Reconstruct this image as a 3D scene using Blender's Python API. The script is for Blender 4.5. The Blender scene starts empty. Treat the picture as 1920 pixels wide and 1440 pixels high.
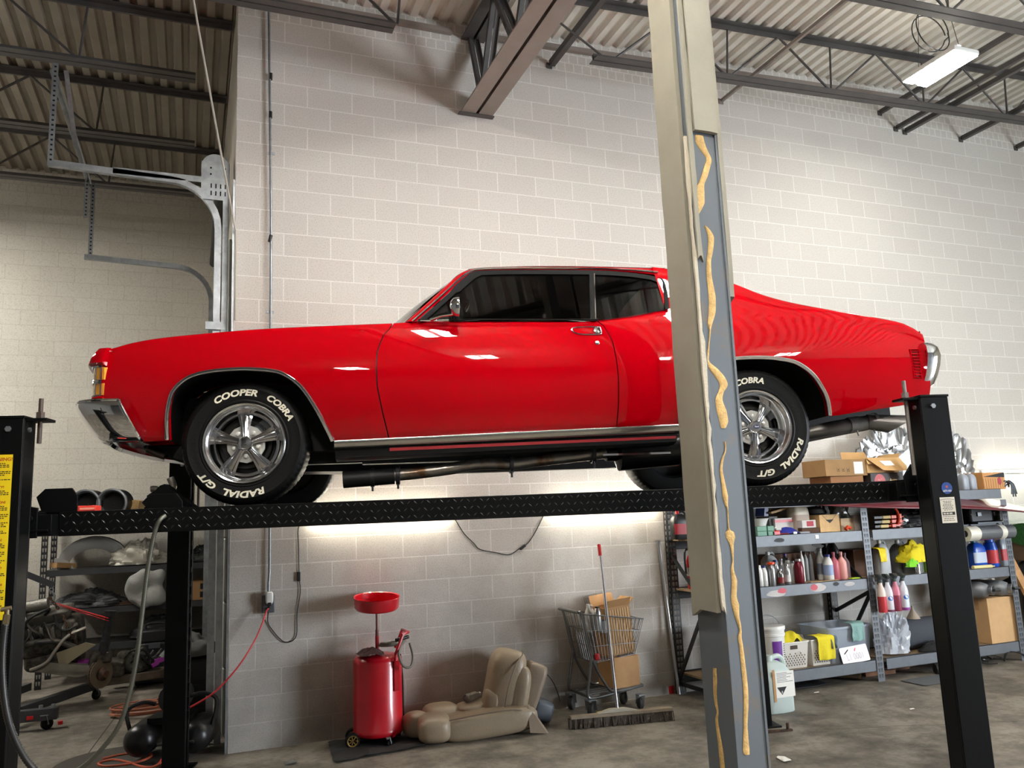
WORLD=8; EXPO=2.08; LAMP0=19; LAMP=82; TUBE=26
import bpy, math, random
from mathutils import Vector, Matrix, noise
from math import sin, cos, pi, radians
V=Vector
random.seed(7)
scn=bpy.context.scene; COL=scn.collection
# ---------------------------------------------------------------- camera (solved from the block courses of the wall)
CR=((0.93172074,-0.3608996,-0.04059485),(0.02094017,0.16497652,-0.98607518),(0.36257134,0.91789663,0.16126934))
CC=V((-0.30551273,-7.10941757,1.72069277)); CF=1533.9447
cd=bpy.data.cameras.new('camera'); cam=bpy.data.objects.new('camera',cd); COL.objects.link(cam)
cd.sensor_width=36; cd.lens=CF/1920*36; cd.clip_end=100
cam.matrix_world=Matrix(((CR[0][0],-CR[1][0],-CR[2][0],CC.x),(CR[0][1],-CR[1][1],-CR[2][1],CC.y),(CR[0][2],-CR[1][2],-CR[2][2],CC.z),(0,0,0,1)))
scn.camera=cam
def ray(x,y):
    d=((x-960)/CF,(y-720)/CF,1)
    return V([sum(CR[k][i]*d[k] for k in range(3)) for i in range(3)])
def atY(x,y,Y): d=ray(x,y); return CC+d*((Y-CC.y)/d.y)
def atX(x,y,X): d=ray(x,y); return CC+d*((X-CC.x)/d.x)
def atZ(x,y,Z=0): d=ray(x,y); return CC+d*((Z-CC.z)/d.z)
# ---------------------------------------------------------------- materials
def lin(c): return tuple(((v/255)/12.92 if v/255<=.04045 else ((v/255+.055)/1.055)**2.4) for v in c)
MC={}
def mat(name,rgb,rough=.5,metal=0.,coat=0.,bump=0.,bs=60.,var=0.,vs=4.,emit=0.,rgb2=None,spec=.5,dist=.01,trans=0.,alpha=1.,detail=4.,rv=0.,thr=None):
    if name in MC: return MC[name]
    m=bpy.data.materials.new(name); m.use_nodes=True; nt=m.node_tree; b=nt.nodes['Principled BSDF']; L=nt.links
    c=(*lin(rgb),1)
    b.inputs['Base Color'].default_value=c; b.inputs['Roughness'].default_value=rough; b.inputs['Metallic'].default_value=metal
    b.inputs['Coat Weight'].default_value=coat; b.inputs['Coat Roughness'].default_value=.02; b.inputs['Specular IOR Level'].default_value=spec
    b.inputs['Transmission Weight'].default_value=trans; b.inputs['Alpha'].default_value=alpha
    if emit: b.inputs['Emission Color'].default_value=c; b.inputs['Emission Strength'].default_value=emit
    if bump or var or rgb2 or rv:
        tc=nt.nodes.new('ShaderNodeTexCoord')
    if var or rgb2 or rv:
        n=nt.nodes.new('ShaderNodeTexNoise'); n.inputs['Scale'].default_value=vs; n.inputs['Detail'].default_value=6; n.inputs['Roughness'].default_value=.65
        L.new(tc.outputs['Object'],n.inputs['Vector'])
        r=nt.nodes.new('ShaderNodeValToRGB'); lo,hi=thr or (.35,.65)
        r.color_ramp.elements[0].position=lo; r.color_ramp.elements[1].position=hi
        c2=lin(rgb2) if rgb2 else tuple(v*(1-var) for v in c[:3])
        r.color_ramp.elements[0].color=c; r.color_ramp.elements[1].color=(*c2,1)
        if var and not rgb2: r.color_ramp.elements[0].color=(*[min(1,v*(1+var*.4)) for v in c[:3]],1)
        L.new(n.outputs['Fac'],r.inputs['Fac'])
        if var or rgb2: L.new(r.outputs['Color'],b.inputs['Base Color'])
        if rv:
            mr=nt.nodes.new('ShaderNodeMapRange'); mr.inputs['To Min'].default_value=max(.02,rough-rv); mr.inputs['To Max'].default_value=min(1,rough+rv)
            mr.inputs['From Min'].default_value=.3; mr.inputs['From Max'].default_value=.7
            L.new(n.outputs['Fac'],mr.inputs['Value']); L.new(mr.outputs['Result'],b.inputs['Roughness'])
    if bump:
        n2=nt.nodes.new('ShaderNodeTexNoise'); n2.inputs['Scale'].default_value=bs; n2.inputs['Detail'].default_value=detail
        L.new(tc.outputs['Object'],n2.inputs['Vector'])
        bn=nt.nodes.new('ShaderNodeBump'); bn.inputs['Strength'].default_value=bump; bn.inputs['Distance'].default_value=dist
        L.new(n2.outputs['Fac'],bn.inputs['Height']); L.new(bn.outputs['Normal'],b.inputs['Normal'])
    MC[name]=m; return m
def glassmat(name,tint,fres=1.45,rough=.0):
    if name in MC: return MC[name]
    m=bpy.data.materials.new(name); m.use_nodes=True; nt=m.node_tree; L=nt.links
    nt.nodes.remove(nt.nodes['Principled BSDF']); o=nt.nodes['Material Output']
    t=nt.nodes.new('ShaderNodeBsdfTransparent'); t.inputs['Color'].default_value=(*tint,1)
    g=nt.nodes.new('ShaderNodeBsdfGlossy'); g.inputs['Roughness'].default_value=rough
    f=nt.nodes.new('ShaderNodeFresnel'); f.inputs['IOR'].default_value=fres
    x=nt.nodes.new('ShaderNodeMixShader'); L.new(f.outputs[0],x.inputs[0]); L.new(t.outputs[0],x.inputs[1]); L.new(g.outputs[0],x.inputs[2]); L.new(x.outputs[0],o.inputs['Surface'])
    MC[name]=m; return m
# ---------------------------------------------------------------- mesh builder
def frame(d,up=V((0,0,1))):
    d=V(d).normalized(); 
    if abs(d.dot(up))>.98: up=V((0,1,0))
    x=up.cross(d).normalized(); y=d.cross(x)
    return x,y,d
class M:
    def __init__(s,off=(0,0,0)): s.v=[]; s.f=[]; s.o=V(off); s.mi=[]; s.m=0; s.X=None
    def pt(s,p):
        p=V(p); 
        if s.X is not None: p=s.X@p
        s.v.append(p-s.o); return len(s.v)-1
    def fc(s,*i): s.f.append(tuple(i)); s.mi.append(s.m)
    def box(s,c,d,R=None,taper=1.):
        c=V(c); k=[]
        for z in(-1,1):
            t=taper if z>0 else 1
            for x,y in((-1,-1),(1,-1),(1,1),(-1,1)):
                q=V((x*d[0]/2*t,y*d[1]/2*t,z*d[2]/2))
                if R is not None: q=R@q
                k.append(s.pt(c+q))
        for a in((3,2,1,0),(4,5,6,7),(0,1,5,4),(1,2,6,5),(2,3,7,6),(3,0,4,7)): s.fc(*[k[i] for i in a])
        return s
    def b2(s,a,b):
        a=V(a);b=V(b); return s.box((a+b)/2,[abs(b[i]-a[i]) for i in range(3)])
    def bar(s,p,q,w,h,up=V((0,0,1))):
        p=V(p);q=V(q); x,y,d=frame(q-p,up); R=Matrix((x,y,d)).transposed()
        return s.box((p+q)/2,(w,h,(q-p).length),R)
    def ang(s,p,q,w,t,sx=1,sy=1,up=V((0,0,1))):
        p=V(p);q=V(q); x,y,d=frame(q-p,up)
        s.bar(p+x*sx*w/2,q+x*sx*w/2,w,t,up); s.bar(p+y*sy*w/2,q+y*sy*w/2,t,w,up); return s
    def rings(s,R,close=True,cap0=True,cap1=True,loop=False):
        idx=[[s.pt(p) for p in r] for r in R]; n=len(idx[0])
        rng=range(n) if close else range(n-1)
        J=range(len(idx)) if loop else range(len(idx)-1)
        for j in J:
            A=idx[j];B=idx[(j+1)%len(idx)]
            for i in rng: s.fc(A[i],A[(i+1)%n],B[(i+1)%n],B[i])
        if not loop:
            if cap0: s.fc(*idx[0][::-1])
            if cap1: s.fc(*idx[-1])
        return s
    def cyl(s,p,q,r,r2=None,n=16,cap=True):
        p=V(p);q=V(q); x,y,d=frame(q-p); r2=r if r2 is None else r2
        return s.rings([[c+(x*cos(2*pi*i/n)+y*sin(2*pi*i/n))*rr for i in range(n)] for c,rr in((p,r),(q,r2))],True,cap,cap)
    def tube(s,P,r,n=8,cap=True,loop=False,flat=1.):
        P=[V(p) for p in P]; K=len(P); up=None; R=[]
        for i in range(K):
            a=P[(i-1)%K] if (i>0 or loop) else P[i]; b=P[(i+1)%K] if (i<K-1 or loop) else P[i]
            d=(b-a); d=d.normalized() if d.length>1e-9 else V((0,0,1))
            if up is None: x,y,_=frame(d); 
            else:
                x=(up-d*up.dot(d)); x=x.normalized() if x.length>1e-6 else frame(d)[0]; y=d.cross(x)
            up=x; rr=r[i] if isinstance(r,(list,tuple)) else r
            R.append([P[i]+(x*cos(2*pi*k/n)+y*sin(2*pi*k/n)*flat)*rr for k in range(n)])
        return s.rings(R,True,cap,cap,loop)
    def lathe(s,c,ax,prof,n=32,cap0=False,cap1=False,rf=None):
        x,y,d=frame(ax); c=V(c)
        return s.rings([[c+d*h+(x*cos(2*pi*i/n)+y*sin(2*pi*i/n))*(r*(rf(i,j) if rf else 1)) for i in range(n)] for j,(r,h) in enumerate(prof)],True,cap0,cap1)
    def sph(s,c,r,n=12,m=8):
        c=V(c); r=V((r,r,r)) if not hasattr(r,'__len__') else V(r); R=[]
        for j in range(1,m):
            t=pi*j/m; R.append([c+V((r.x*sin(t)*cos(2*pi*i/n),r.y*sin(t)*sin(2*pi*i/n),-r.z*cos(t))) for i in range(n)])
        return s.rings(R)
    def grid(s,G,flip=False,solid=None):
        idx=[[s.pt(p) for p in r] for r in G]
        for j in range(len(G)-1):
            for i in range(len(G[0])-1):
                q=(idx[j][i],idx[j][i+1],idx[j+1][i+1],idx[j+1][i]); s.fc(*(q[::-1] if flip else q))
        return s
    def poly(s,P): s.fc(*[s.pt(p) for p in P]); return s
    def prism(s,P,ex):
        ex=V(ex); a=[s.pt(p) for p in P]; b=[s.pt(V(p)+ex) for p in P]; n=len(P)
        s.fc(*a[::-1]); s.fc(*b)
        for i in range(n): s.fc(a[i],a[(i+1)%n],b[(i+1)%n],b[i])
        return s
    def text(s,txt,size,fn,bold=0,shear=0,align='CENTER',depth=0):
        c=bpy.data.curves.new('t','FONT'); c.body=txt; c.size=size; c.align_x=align; c.align_y='CENTER'; c.offset=bold; c.shear=shear; c.resolution_u=3; c.extrude=depth
        o=bpy.data.objects.new('t',c); me=o.to_mesh(); b=len(s.v)
        for v in me.vertices: s.pt(fn(v.co.x,v.co.y,v.co.z))
        for p in me.polygons: s.f.append(tuple(b+i for i in p.vertices)); s.mi.append(s.m)
        o.to_mesh_clear(); bpy.data.objects.remove(o); bpy.data.curves.remove(c); return s
    def build(s,name,mats,parent=None,smooth=38,bevel=0,loc=None,sub=0,solid=0,bseg=2,so=-1,weld=0):
        me=bpy.data.meshes.new(name); me.from_pydata([tuple(v) for v in s.v],[],s.f)
        if not isinstance(mats,(list,tuple)): mats=[mats]
        for m in mats: me.materials.append(m)
        if len(mats)>1: me.polygons.foreach_set('material_index',s.mi)
        import bmesh
        bm=bmesh.new(); bm.from_mesh(me)
        if weld: bmesh.ops.remove_doubles(bm,verts=bm.verts,dist=weld)
        bmesh.ops.recalc_face_normals(bm,faces=bm.faces); bm.to_mesh(me); bm.free()
        if smooth:
            me.polygons.foreach_set('use_smooth',[True]*len(me.polygons)); me.set_sharp_from_angle(angle=radians(smooth))
        me.update()
        o=bpy.data.objects.new(name,me); COL.objects.link(o)
        if parent is not None: o.parent=parent
        if loc is not None: o.location=loc
        if solid: md=o.modifiers.new('s','SOLIDIFY'); md.thickness=solid; md.offset=so
        if bevel: md=o.modifiers.new('b','BEVEL'); md.width=bevel; md.segments=bseg; md.limit_method='ANGLE'; md.angle_limit=radians(40)
        if sub: md=o.modifiers.new('u','SUBSURF'); md.levels=md.render_levels=sub
        return o
def tag(o,label,cat,group=None,kind=None):
    if label: o['label']=label
    if cat: o['category']=cat
    if group: o['group']=group
    if kind: o['kind']=kind
    return o
def thing(name,label,cat,loc=(0,0,0),rz=0,group=None):
    o=bpy.data.objects.new(name,None); COL.objects.link(o); o.location=loc; o.rotation_euler=(0,0,rz); o.empty_display_size=.1
    return tag(o,label,cat,group)
def struct(o): o['kind']='structure'; return o
def dup(r,loc=None,rz=None,label=None,group=None,rot=None):
    c=r.copy(); COL.objects.link(c)
    if loc is not None: c.location=loc
    if rz is not None: c.rotation_euler=(0,0,rz)
    if rot is not None: c.rotation_euler=rot
    if label: c['label']=label
    if group: c['group']=group
    for h in list(r.children):
        k=h.copy(); COL.objects.link(k); k.parent=c
        for g in list(h.children):
            q=g.copy(); COL.objects.link(q); q.parent=k
    return c
def spline(P,n=6,loop=False):
    P=[V(p) for p in P]; K=len(P); out=[]
    for i in range(K if loop else K-1):
        g=lambda j:P[j%K] if loop else P[max(0,min(K-1,j))]
        a,b,c,d=g(i-1),g(i),g(i+1),g(i+2)
        for k in range(n):
            t=k/n; out.append(.5*((2*b)+(c-a)*t+(2*a-5*b+4*c-d)*t*t+(3*b-a-3*c+d)*t**3))
    if not loop: out.append(P[-1])
    return out
def ip(x,T):
    if x<=T[0][0]: return T[0][1]
    for (a,b),(c,d) in zip(T,T[1:]):
        if x<=c: return b+(d-b)*((x-a)/(c-a) if c>a else 0)
    return T[-1][1]
def ips(x,T):
    # smooth (cubic hermite) interpolation
    if x<=T[0][0]: return T[0][1]
    if x>=T[-1][0]: return T[-1][1]
    for i in range(len(T)-1):
        a,b=T[i];c,d=T[i+1]
        if x<=c:
            h=c-a
            m0=(d-T[i-1][1])/(c-T[i-1][0]) if i>0 else (d-b)/h
            m1=(T[i+2][1]-b)/(T[i+2][0]-a) if i+2<len(T) else (d-b)/h
            t=(x-a)/h
            return (2*t**3-3*t*t+1)*b+(t**3-2*t*t+t)*h*m0+(-2*t**3+3*t*t)*d+(t**3-t*t)*h*m1
def smoo(t): t=max(0,min(1,t)); return t*t*(3-2*t)
# shared materials
chrome=mat('chrome',(225,226,228),.06,1.); alu=mat('brushed_aluminium',(190,192,194),.32,1.); galv=mat('galvanised_steel',(160,165,170),.42,.85,var=.25,vs=9)
black=mat('black_powder_coat',(8,9,10),.42,spec=.13,bump=.08,bs=220); blackp=mat('black_plastic',(20,20,21),.45); rubber=mat('black_rubber',(7,7,8),.55,spec=.2,bump=.1,bs=90)
dsteel=mat('dark_steel',(52,52,54),.45,.6,var=.4,vs=12); gsteel=mat('grey_steel',(98,102,108),.45,.35,var=.2,vs=8)
white=mat('white_plastic',(226,226,222),.42); card=mat('cardboard',(182,140,94),.8,var=.14,vs=5); red=mat('red_plastic',(190,20,26),.38)
paper=mat('white_paper',(235,233,226),.8); cord=mat('black_cable',(18,18,18),.5); yellow=mat('yellow_cloth',(222,205,40),.9,bump=.3,bs=90)
grime=mat('greasy_iron',(92,88,80),.42,.6,rgb2=(34,32,30),vs=18); rust=mat('rusty_iron',(96,64,44),.75,.3,rgb2=(45,36,32),vs=25)
silver=mat('crumpled_silver_foil_cloth',(150,150,150),.33,.95); orange=mat('orange_cable',(214,84,40),.5); ink=mat('black_ink',(22,22,24),.7)
# ================================================================ THE BUILDING
def deck(x): return 6.6+.04*max(0,x-2)
def blockwall(name,base,dark,joint,ax=0,x0=.2032,joint_str=.35,dirt=(130,124,115)):
    m=bpy.data.materials.new(name); m.use_nodes=True; nt=m.node_tree; b=nt.nodes['Principled BSDF']; L=nt.links; N=nt.nodes.new
    tc=N('ShaderNodeTexCoord'); sp=N('ShaderNodeSeparateXYZ'); L.new(tc.outputs['Object'],sp.inputs[0])
    ad=N('ShaderNodeMath'); ad.inputs[1].default_value=x0; L.new(sp.outputs[ax],ad.inputs[0])
    cb=N('ShaderNodeCombineXYZ'); L.new(ad.outputs[0],cb.inputs[0]); L.new(sp.outputs[2],cb.inputs[1])
    br=N('ShaderNodeTexBrick'); br.inputs['Scale'].default_value=1; br.inputs['Brick Width'].default_value=.4064; br.inputs['Row Height'].default_value=.2032
    br.inputs['Mortar Size'].default_value=.0055; br.inputs['Mortar Smooth'].default_value=.25; br.inputs['Bias'].default_value=-.1
    br.inputs['Color1'].default_value=(*lin(base),1); br.inputs['Color2'].default_value=(*lin(dark),1); br.inputs['Mortar'].default_value=(*lin(joint),1)
    L.new(cb.outputs[0],br.inputs['Vector'])
    # small closure bricks laid above the last full course
    b9=N('ShaderNodeTexBrick'); b9.inputs['Scale'].default_value=1; b9.inputs['Brick Width'].default_value=.1; b9.inputs['Row Height'].default_value=.1016; b9.inputs['Mortar Size'].default_value=.008; b9.inputs['Mortar Smooth'].default_value=.3
    for k_ in('Color1','Color2','Mortar'): b9.inputs[k_].default_value=br.inputs[k_].default_value
    L.new(cb.outputs[0],b9.inputs['Vector'])
    gt=N('ShaderNodeMath'); gt.operation='GREATER_THAN'; gt.inputs[1].default_value=6.2992; L.new(sp.outputs[2],gt.inputs[0])
    mC=N('ShaderNodeMix'); mC.data_type='RGBA'; L.new(gt.outputs[0],mC.inputs['Factor']); L.new(br.outputs['Color'],mC.inputs['A']); L.new(b9.outputs['Color'],mC.inputs['B'])
    mF=N('ShaderNodeMix'); L.new(gt.outputs[0],mF.inputs['Factor']); L.new(br.outputs['Fac'],mF.inputs['A']); L.new(b9.outputs['Fac'],mF.inputs['B'])
    n=N('ShaderNodeTexNoise'); n.inputs['Scale'].default_value=95; n.inputs['Detail'].default_value=3; L.new(tc.outputs['Object'],n.inputs['Vector'])
    r=N('ShaderNodeValToRGB'); r.color_ramp.elements[0].position=.3; r.color_ramp.elements[1].position=.5; r.color_ramp.elements[0].color=(.70,.69,.67,1); r.color_ramp.elements[1].color=(1,1,1,1); L.new(n.outputs['Fac'],r.inputs['Fac'])
    mx=N('ShaderNodeMix'); mx.data_type='RGBA'; mx.blend_type='MULTIPLY'; mx.inputs['Factor'].default_value=.8; L.new(mC.outputs['Result'],mx.inputs['A']); L.new(r.outputs['Color'],mx.inputs['B'])
    # grime low on the wall: scuffs that sit on the paint, patchy, thicker near the floor
    n3=N('ShaderNodeTexNoise'); n3.inputs['Scale'].default_value=2.2; n3.inputs['Detail'].default_value=8; n3.inputs['Roughness'].default_value=.7; L.new(tc.outputs['Object'],n3.inputs['Vector'])
    mr=N('ShaderNodeMapRange'); mr.inputs['From Min'].default_value=1.9; mr.inputs['From Max'].default_value=.0; mr.inputs['To Min'].default_value=-.62; mr.inputs['To Max'].default_value=.02; L.new(sp.outputs[2],mr.inputs['Value'])
    a2=N('ShaderNodeMath'); a2.use_clamp=True; L.new(n3.outputs['Fac'],a2.inputs[0]); L.new(mr.outputs['Result'],a2.inputs[1])
    m2=N('ShaderNodeMix'); m2.data_type='RGBA'; L.new(a2.outputs[0],m2.inputs['Factor']); L.new(mx.outputs['Result'],m2.inputs['A']); m2.inputs['B'].default_value=(*lin(dirt),1)
    L.new(m2.outputs['Result'],b.inputs['Base Color']); b.inputs['Roughness'].default_value=.62; b.inputs['Specular IOR Level'].default_value=.35
    b1=N('ShaderNodeBump'); b1.inputs['Strength'].default_value=joint_str; b1.inputs['Distance'].default_value=.006; b1.invert=True; L.new(mF.outputs['Result'],b1.inputs['Height'])
    n4=N('ShaderNodeTexNoise'); n4.inputs['Scale'].default_value=130; n4.inputs['Detail'].default_value=3; L.new(tc.outputs['Object'],n4.inputs['Vector'])
    bb=N('ShaderNodeBump'); bb.inputs['Strength'].default_value=.3; bb.inputs['Distance'].default_value=.004; L.new(n4.outputs['Fac'],bb.inputs['Height']); L.new(b1.outputs['Normal'],bb.inputs['Normal']); L.new(bb.outputs['Normal'],b.inputs['Normal'])
    return m
wm=blockwall('painted_block',(203,199,192),(198,193,186),(222,219,213))
wm2=blockwall('painted_block_bay',(212,208,198),(207,202,192),(198,193,183),joint_str=.2)
wm3=blockwall('painted_block_side',(196,190,178),(188,182,170),(205,198,188),ax=1)
def wallbox(name,x0,y0,x1,y1,m,z0=0):
    o=M(); P=[(x0,y0),(x1,y0),(x1,y1),(x0,y1)]
    k=[o.pt((x,y,z0)) for x,y in P]+[o.pt((x,y,deck(x)+.034)) for x,y in P]
    for a in((3,2,1,0),(4,5,6,7),(0,1,5,4),(1,2,6,5),(2,3,7,6),(3,0,4,7)): o.fc(*[k[i] for i in a])
    return struct(o.build(name,m))
wallbox('wall_back',0,0,13.2,.2,wm)
wallbox('wall_bay',-7,4.9,.2,5.1,wm2)
wallbox('wall_return',0,.2,.2,4.9,wm3)
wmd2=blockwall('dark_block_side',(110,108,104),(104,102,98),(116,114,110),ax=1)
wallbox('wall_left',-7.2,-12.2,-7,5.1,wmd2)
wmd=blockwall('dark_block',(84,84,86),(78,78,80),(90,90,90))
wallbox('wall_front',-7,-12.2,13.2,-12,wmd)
# right wall with the open roller door that lets the daylight in
wallbox('wall_right',13.2,-7.2,13.4,.2,wm3); wallbox('wall_right_end',13.2,-12.2,13.4,-11.7,wm3)
wallbox('wall_right_lintel',13.2,-11.7,13.4,-7.2,wm3,z0=4.2)
# garage door leaf in the return wall of the bay
o=M(); 
for k in range(8): o.b2((-.028,.55,.02+k*.545),(-.002,4.2,.02+k*.545+.535))
struct(o.build('door_1',mat('door_skin',(150,152,150),.5),bevel=.01))
# floor
fm=bpy.data.materials.new('concrete_floor'); fm.use_nodes=True
def floor_mat(m):
    nt=m.node_tree; b=nt.nodes['Principled BSDF']; L=nt.links; N=nt.nodes.new; tc=N('ShaderNodeTexCoord')
    def nz(s,d=8,r=.65):
        n=N('ShaderNodeTexNoise'); n.inputs['Scale'].default_value=s; n.inputs['Detail'].default_value=d; n.inputs['Roughness'].default_value=r; L.new(tc.outputs['Object'],n.inputs['Vector']); return n
    def ramp(n,p,c):
        r=N('ShaderNodeValToRGB'); e=r.color_ramp.elements
        while len(e)<len(p): e.new(.5)
        for i,(q,k) in enumerate(zip(p,c)): e[i].position=q; e[i].color=(*lin(k),1)
        L.new(n.outputs['Fac'],r.inputs['Fac']); return r
    a=ramp(nz(.9),(.3,.5,.72),((112,106,98),(132,125,115),(150,143,131)))
    s=ramp(nz(2.4,14,.76),(.36,.48,.58),((52,47,42),(186,183,178),(255,255,255)))
    mx=N('ShaderNodeMix'); mx.data_type='RGBA'; mx.blend_type='MULTIPLY'; mx.inputs['Factor'].default_value=.75; L.new(a.outputs[0],mx.inputs['A']); L.new(s.outputs[0],mx.inputs['B'])
    w=ramp(nz(5.5,12,.78),(.57,.70),((0,0,0),(150,150,150)))
    m2=N('ShaderNodeMix'); m2.data_type='RGBA'; L.new(w.outputs[0],m2.inputs['Factor']); L.new(mx.outputs['Result'],m2.inputs['A']); m2.inputs['B'].default_value=(*lin((168,162,152)),1)
    L.new(m2.outputs['Result'],b.inputs['Base Color'])
    rr=N('ShaderNodeMapRange'); rr.inputs['To Min'].default_value=.38; rr.inputs['To Max'].default_value=.75; L.new(nz(1.3).outputs['Fac'],rr.inputs['Value']); L.new(rr.outputs['Result'],b.inputs['Roughness'])
    bn=N('ShaderNodeBump'); bn.inputs['Strength'].default_value=.25; bn.inputs['Distance'].default_value=.006; L.new(nz(24).outputs['Fac'],bn.inputs['Height']); L.new(bn.outputs['Normal'],b.inputs['Normal'])
floor_mat(fm)
struct(M().b2((-7.2,-12.2,-.1),(13.4,5.1,0)).build('floor',fm))
jm=mat('floor_joint',(48,44,40),.9)
for k,(p,q) in enumerate([((-1.05,.3),(-.75,4.6)),((-7,.12),(0,.12)),((4.3,-1.7),(7.9,-3.1)),((1.0,-.9),(2.2,-3.4))]):
    o=M(); P=[]; n=26
    for i in range(n+1):
        t=i/n; x=p[0]+(q[0]-p[0])*t; y=p[1]+(q[1]-p[1])*t; w=.004 if k<2 else .0025*(1+.6*noise.noise((x*7,y*7,k)))
        j=.0 if k<2 else .03*noise.noise((x*3,y*3,3+k)); d=V((q[1]-p[1],p[0]-q[0],0)).normalized(); c=V((x,y,.0012))+d*j
        P.append([c-d*w,c+d*w])
    o.grid(P); struct(o.build('trim_%d'%(k+1),jm))
# roof deck: trapezoid flutes running along Y
for x0_,x1_,mm in((-7.2,-.02,mat('roof_deck_shaded',(150,142,129),.6,.2,var=.15,vs=2)),(-.02,13.4,mat('roof_deck_paint',(222,219,210),.55,.0,var=.1,vs=2))):  # unlit bay half: its shade is put into the deck colour
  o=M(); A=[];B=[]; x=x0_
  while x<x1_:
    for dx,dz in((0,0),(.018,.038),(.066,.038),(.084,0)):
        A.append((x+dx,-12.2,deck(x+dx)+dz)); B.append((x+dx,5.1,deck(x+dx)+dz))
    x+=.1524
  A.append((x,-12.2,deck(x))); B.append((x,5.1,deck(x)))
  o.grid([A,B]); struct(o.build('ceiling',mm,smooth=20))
# ---------------------------------------------------------------- steel
stl=mat('joist_paint',(84,81,80),.55,.2,var=.2,vs=6); stl2=mat('girder_paint',(138,128,121),.5,.1,var=.1,vs=5)
def joist(y,x0,x1,bx0,bx1,label,g,ph=0.):
    t=thing('steel_joist',label,'roof joist',(x0,y,0),group=g); off=(x0,y,0)
    o=M(off)
    for s in(-1,1): 
        p=V((x0,y+s*.006,deck(x0)-.006));q=V((x1,y+s*.006,deck(x1)-.006)); dz=V((0,0,-.03))
        o.bar(p+dz,q+dz,.01,.06); o.bar(p+V((0,s*.034,-.006)),q+V((0,s*.034,-.006)),.068,.009)
    o.build('top_chord',stl,t,smooth=0)
    o=M(off)
    for s in(-1,1):
        p=V((bx0,y+s*.012,deck(bx0)-.60));q=V((bx1,y+s*.012,deck(bx1)-.60))
        o.bar(p,q,.01,.06); o.bar(p+V((0,s*.034,-.026)),q+V((0,s*.034,-.026)),.068,.009)
    o.build('bottom_chord',stl,t,smooth=0)
    o=M(off); x=bx0+.12+ph; st=1.36
    if bx0-x0>.3: o.cyl((x0+.1,y,deck(x0)-.06),(bx0+.12,y,deck(bx0)-.58),.011,n=6)
    while x+st<=bx1+.3:
        a=min(x+.02,bx1); m=min(x+st/2,x1); c=min(x+st-.06,bx1)
        o.cyl((a,y,deck(a)-.58),(m,y,deck(m)-.05),.013,n=6); o.cyl((m,y,deck(m)-.05),(c,y,deck(c)-.58),.013,n=6); o.cyl((c+.03,y,deck(c)-.58),(c+.08,y,deck(c)-.05),.011,n=6)
        x+=st
    o.build('web',stl,t); return t
G1='joists bearing on the girder'
nm=['nearest the block wall','second out from the block wall','third out from the block wall','fourth out from the block wall','fifth out from the block wall']
for k,y in enumerate((-.7,-2.2,-3.7)):
    joist(y,2.42,13.1,3.2,13.1,'dark bar joist by the lit lamp, '+nm[k],G1,.1)
    joist(y,-7,2.04,-7,1.26,'dark bar joist above the red hood, '+nm[k],G1,.05)
for k,y in enumerate((.67,2.15,3.6)):
    joist(y,-7,-.02,-7,-.35,'dark bar joist in the dim bay, '+['above the overhead door track','second one into the bay','by the far bay wall'][k],'joists of the dim bay',.13)
# girder
t=thing('roof_girder','brown double channel steel girder with lattice web running out from the block wall','girder',(2.23,0,0)); off=(2.23,0,0)
o=M(off)
for s in(-1,1):
    o.b2((2.23+s*.014,-11.9,5.645),(2.23+s*.165,.0,5.66)); o.b2((2.23+s*.014,-11.9,5.645),(2.23+s*.03,.0,5.81))
    for y in range(1,12): o.b2((2.23-.014,-y-.05,5.66),(2.23+.014,-y,5.74))
o.build('bottom_chord',stl2,t,bevel=.003)
o=M(off)
for s in(-1,1): o.b2((2.23+s*.014,-11.9,deck(2.2)-.16),(2.23+s*.12,.0,deck(2.2)-.145)); o.b2((2.23+s*.014,-11.9,deck(2.2)-.145),(2.23+s*.03,.0,deck(2.2)-.01))
o.build('top_chord',stl,t)
zt=deck(2.2)-.12
for p,q in [((-.02,zt),(-.28,5.7))]+[((-.28-.9*k,5.7),(-.73-.9*k,zt)) for k in range(12)]+[((-.73-.9*k,zt),(-1.18-.9*k,5.7)) for k in range(12)]:
    o=M(off)
    for s in(-1,1): o.bar((2.23+s*.05,p[0],p[1]),(2.23+s*.05,q[0],q[1]),.05,.008,V((1,0,0))); o.bar((2.23+s*.03,p[0],p[1]),(2.23+s*.03,q[0],q[1]),.008,.05,V((1,0,0)))
    o.build('lattice_bar',stl,t)
o=M(off).b2((2.05,-.06,5.634),(2.41,-.002,5.645)); o.build('bearing_plate',stl,t)
# horizontal bridging angles anchored to the wall
for k,(px,py,L,w) in enumerate([(1030,123,4.5,.06),(1352,190,3.2,.03),(1650,212,2.6,.045),(1680,242,2.8,.045),(1697,248,3.4,.05),(1802,262,3.4,.05),(1905,278,3.2,.05)]):
    p=atY(px,py,-.01); o=M(p); o.ang(p,p+V((0,-L,0)),w,.006,1,1); o.b2(p+V((-.03,-.004,-.03)),p+V((.03,.008,.03)))
    lab=['dark bridging bar meeting the block wall beside the girder','thin brown bridging rod behind the painted column','bridging bar under the near end of the lit lamp','bridging bar just below the lit lamp, second of the close pair','dark bridging bar next past the lit lamp','dark bridging bar between the lamp and the far ceiling','dark bridging bar farthest along the wall from the girder'][k]
    tag(o.build('bridging_bar',stl if k!=1 else stl2,loc=p),lab,'bridging bar','bridging bars anchored to the wall')
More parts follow.
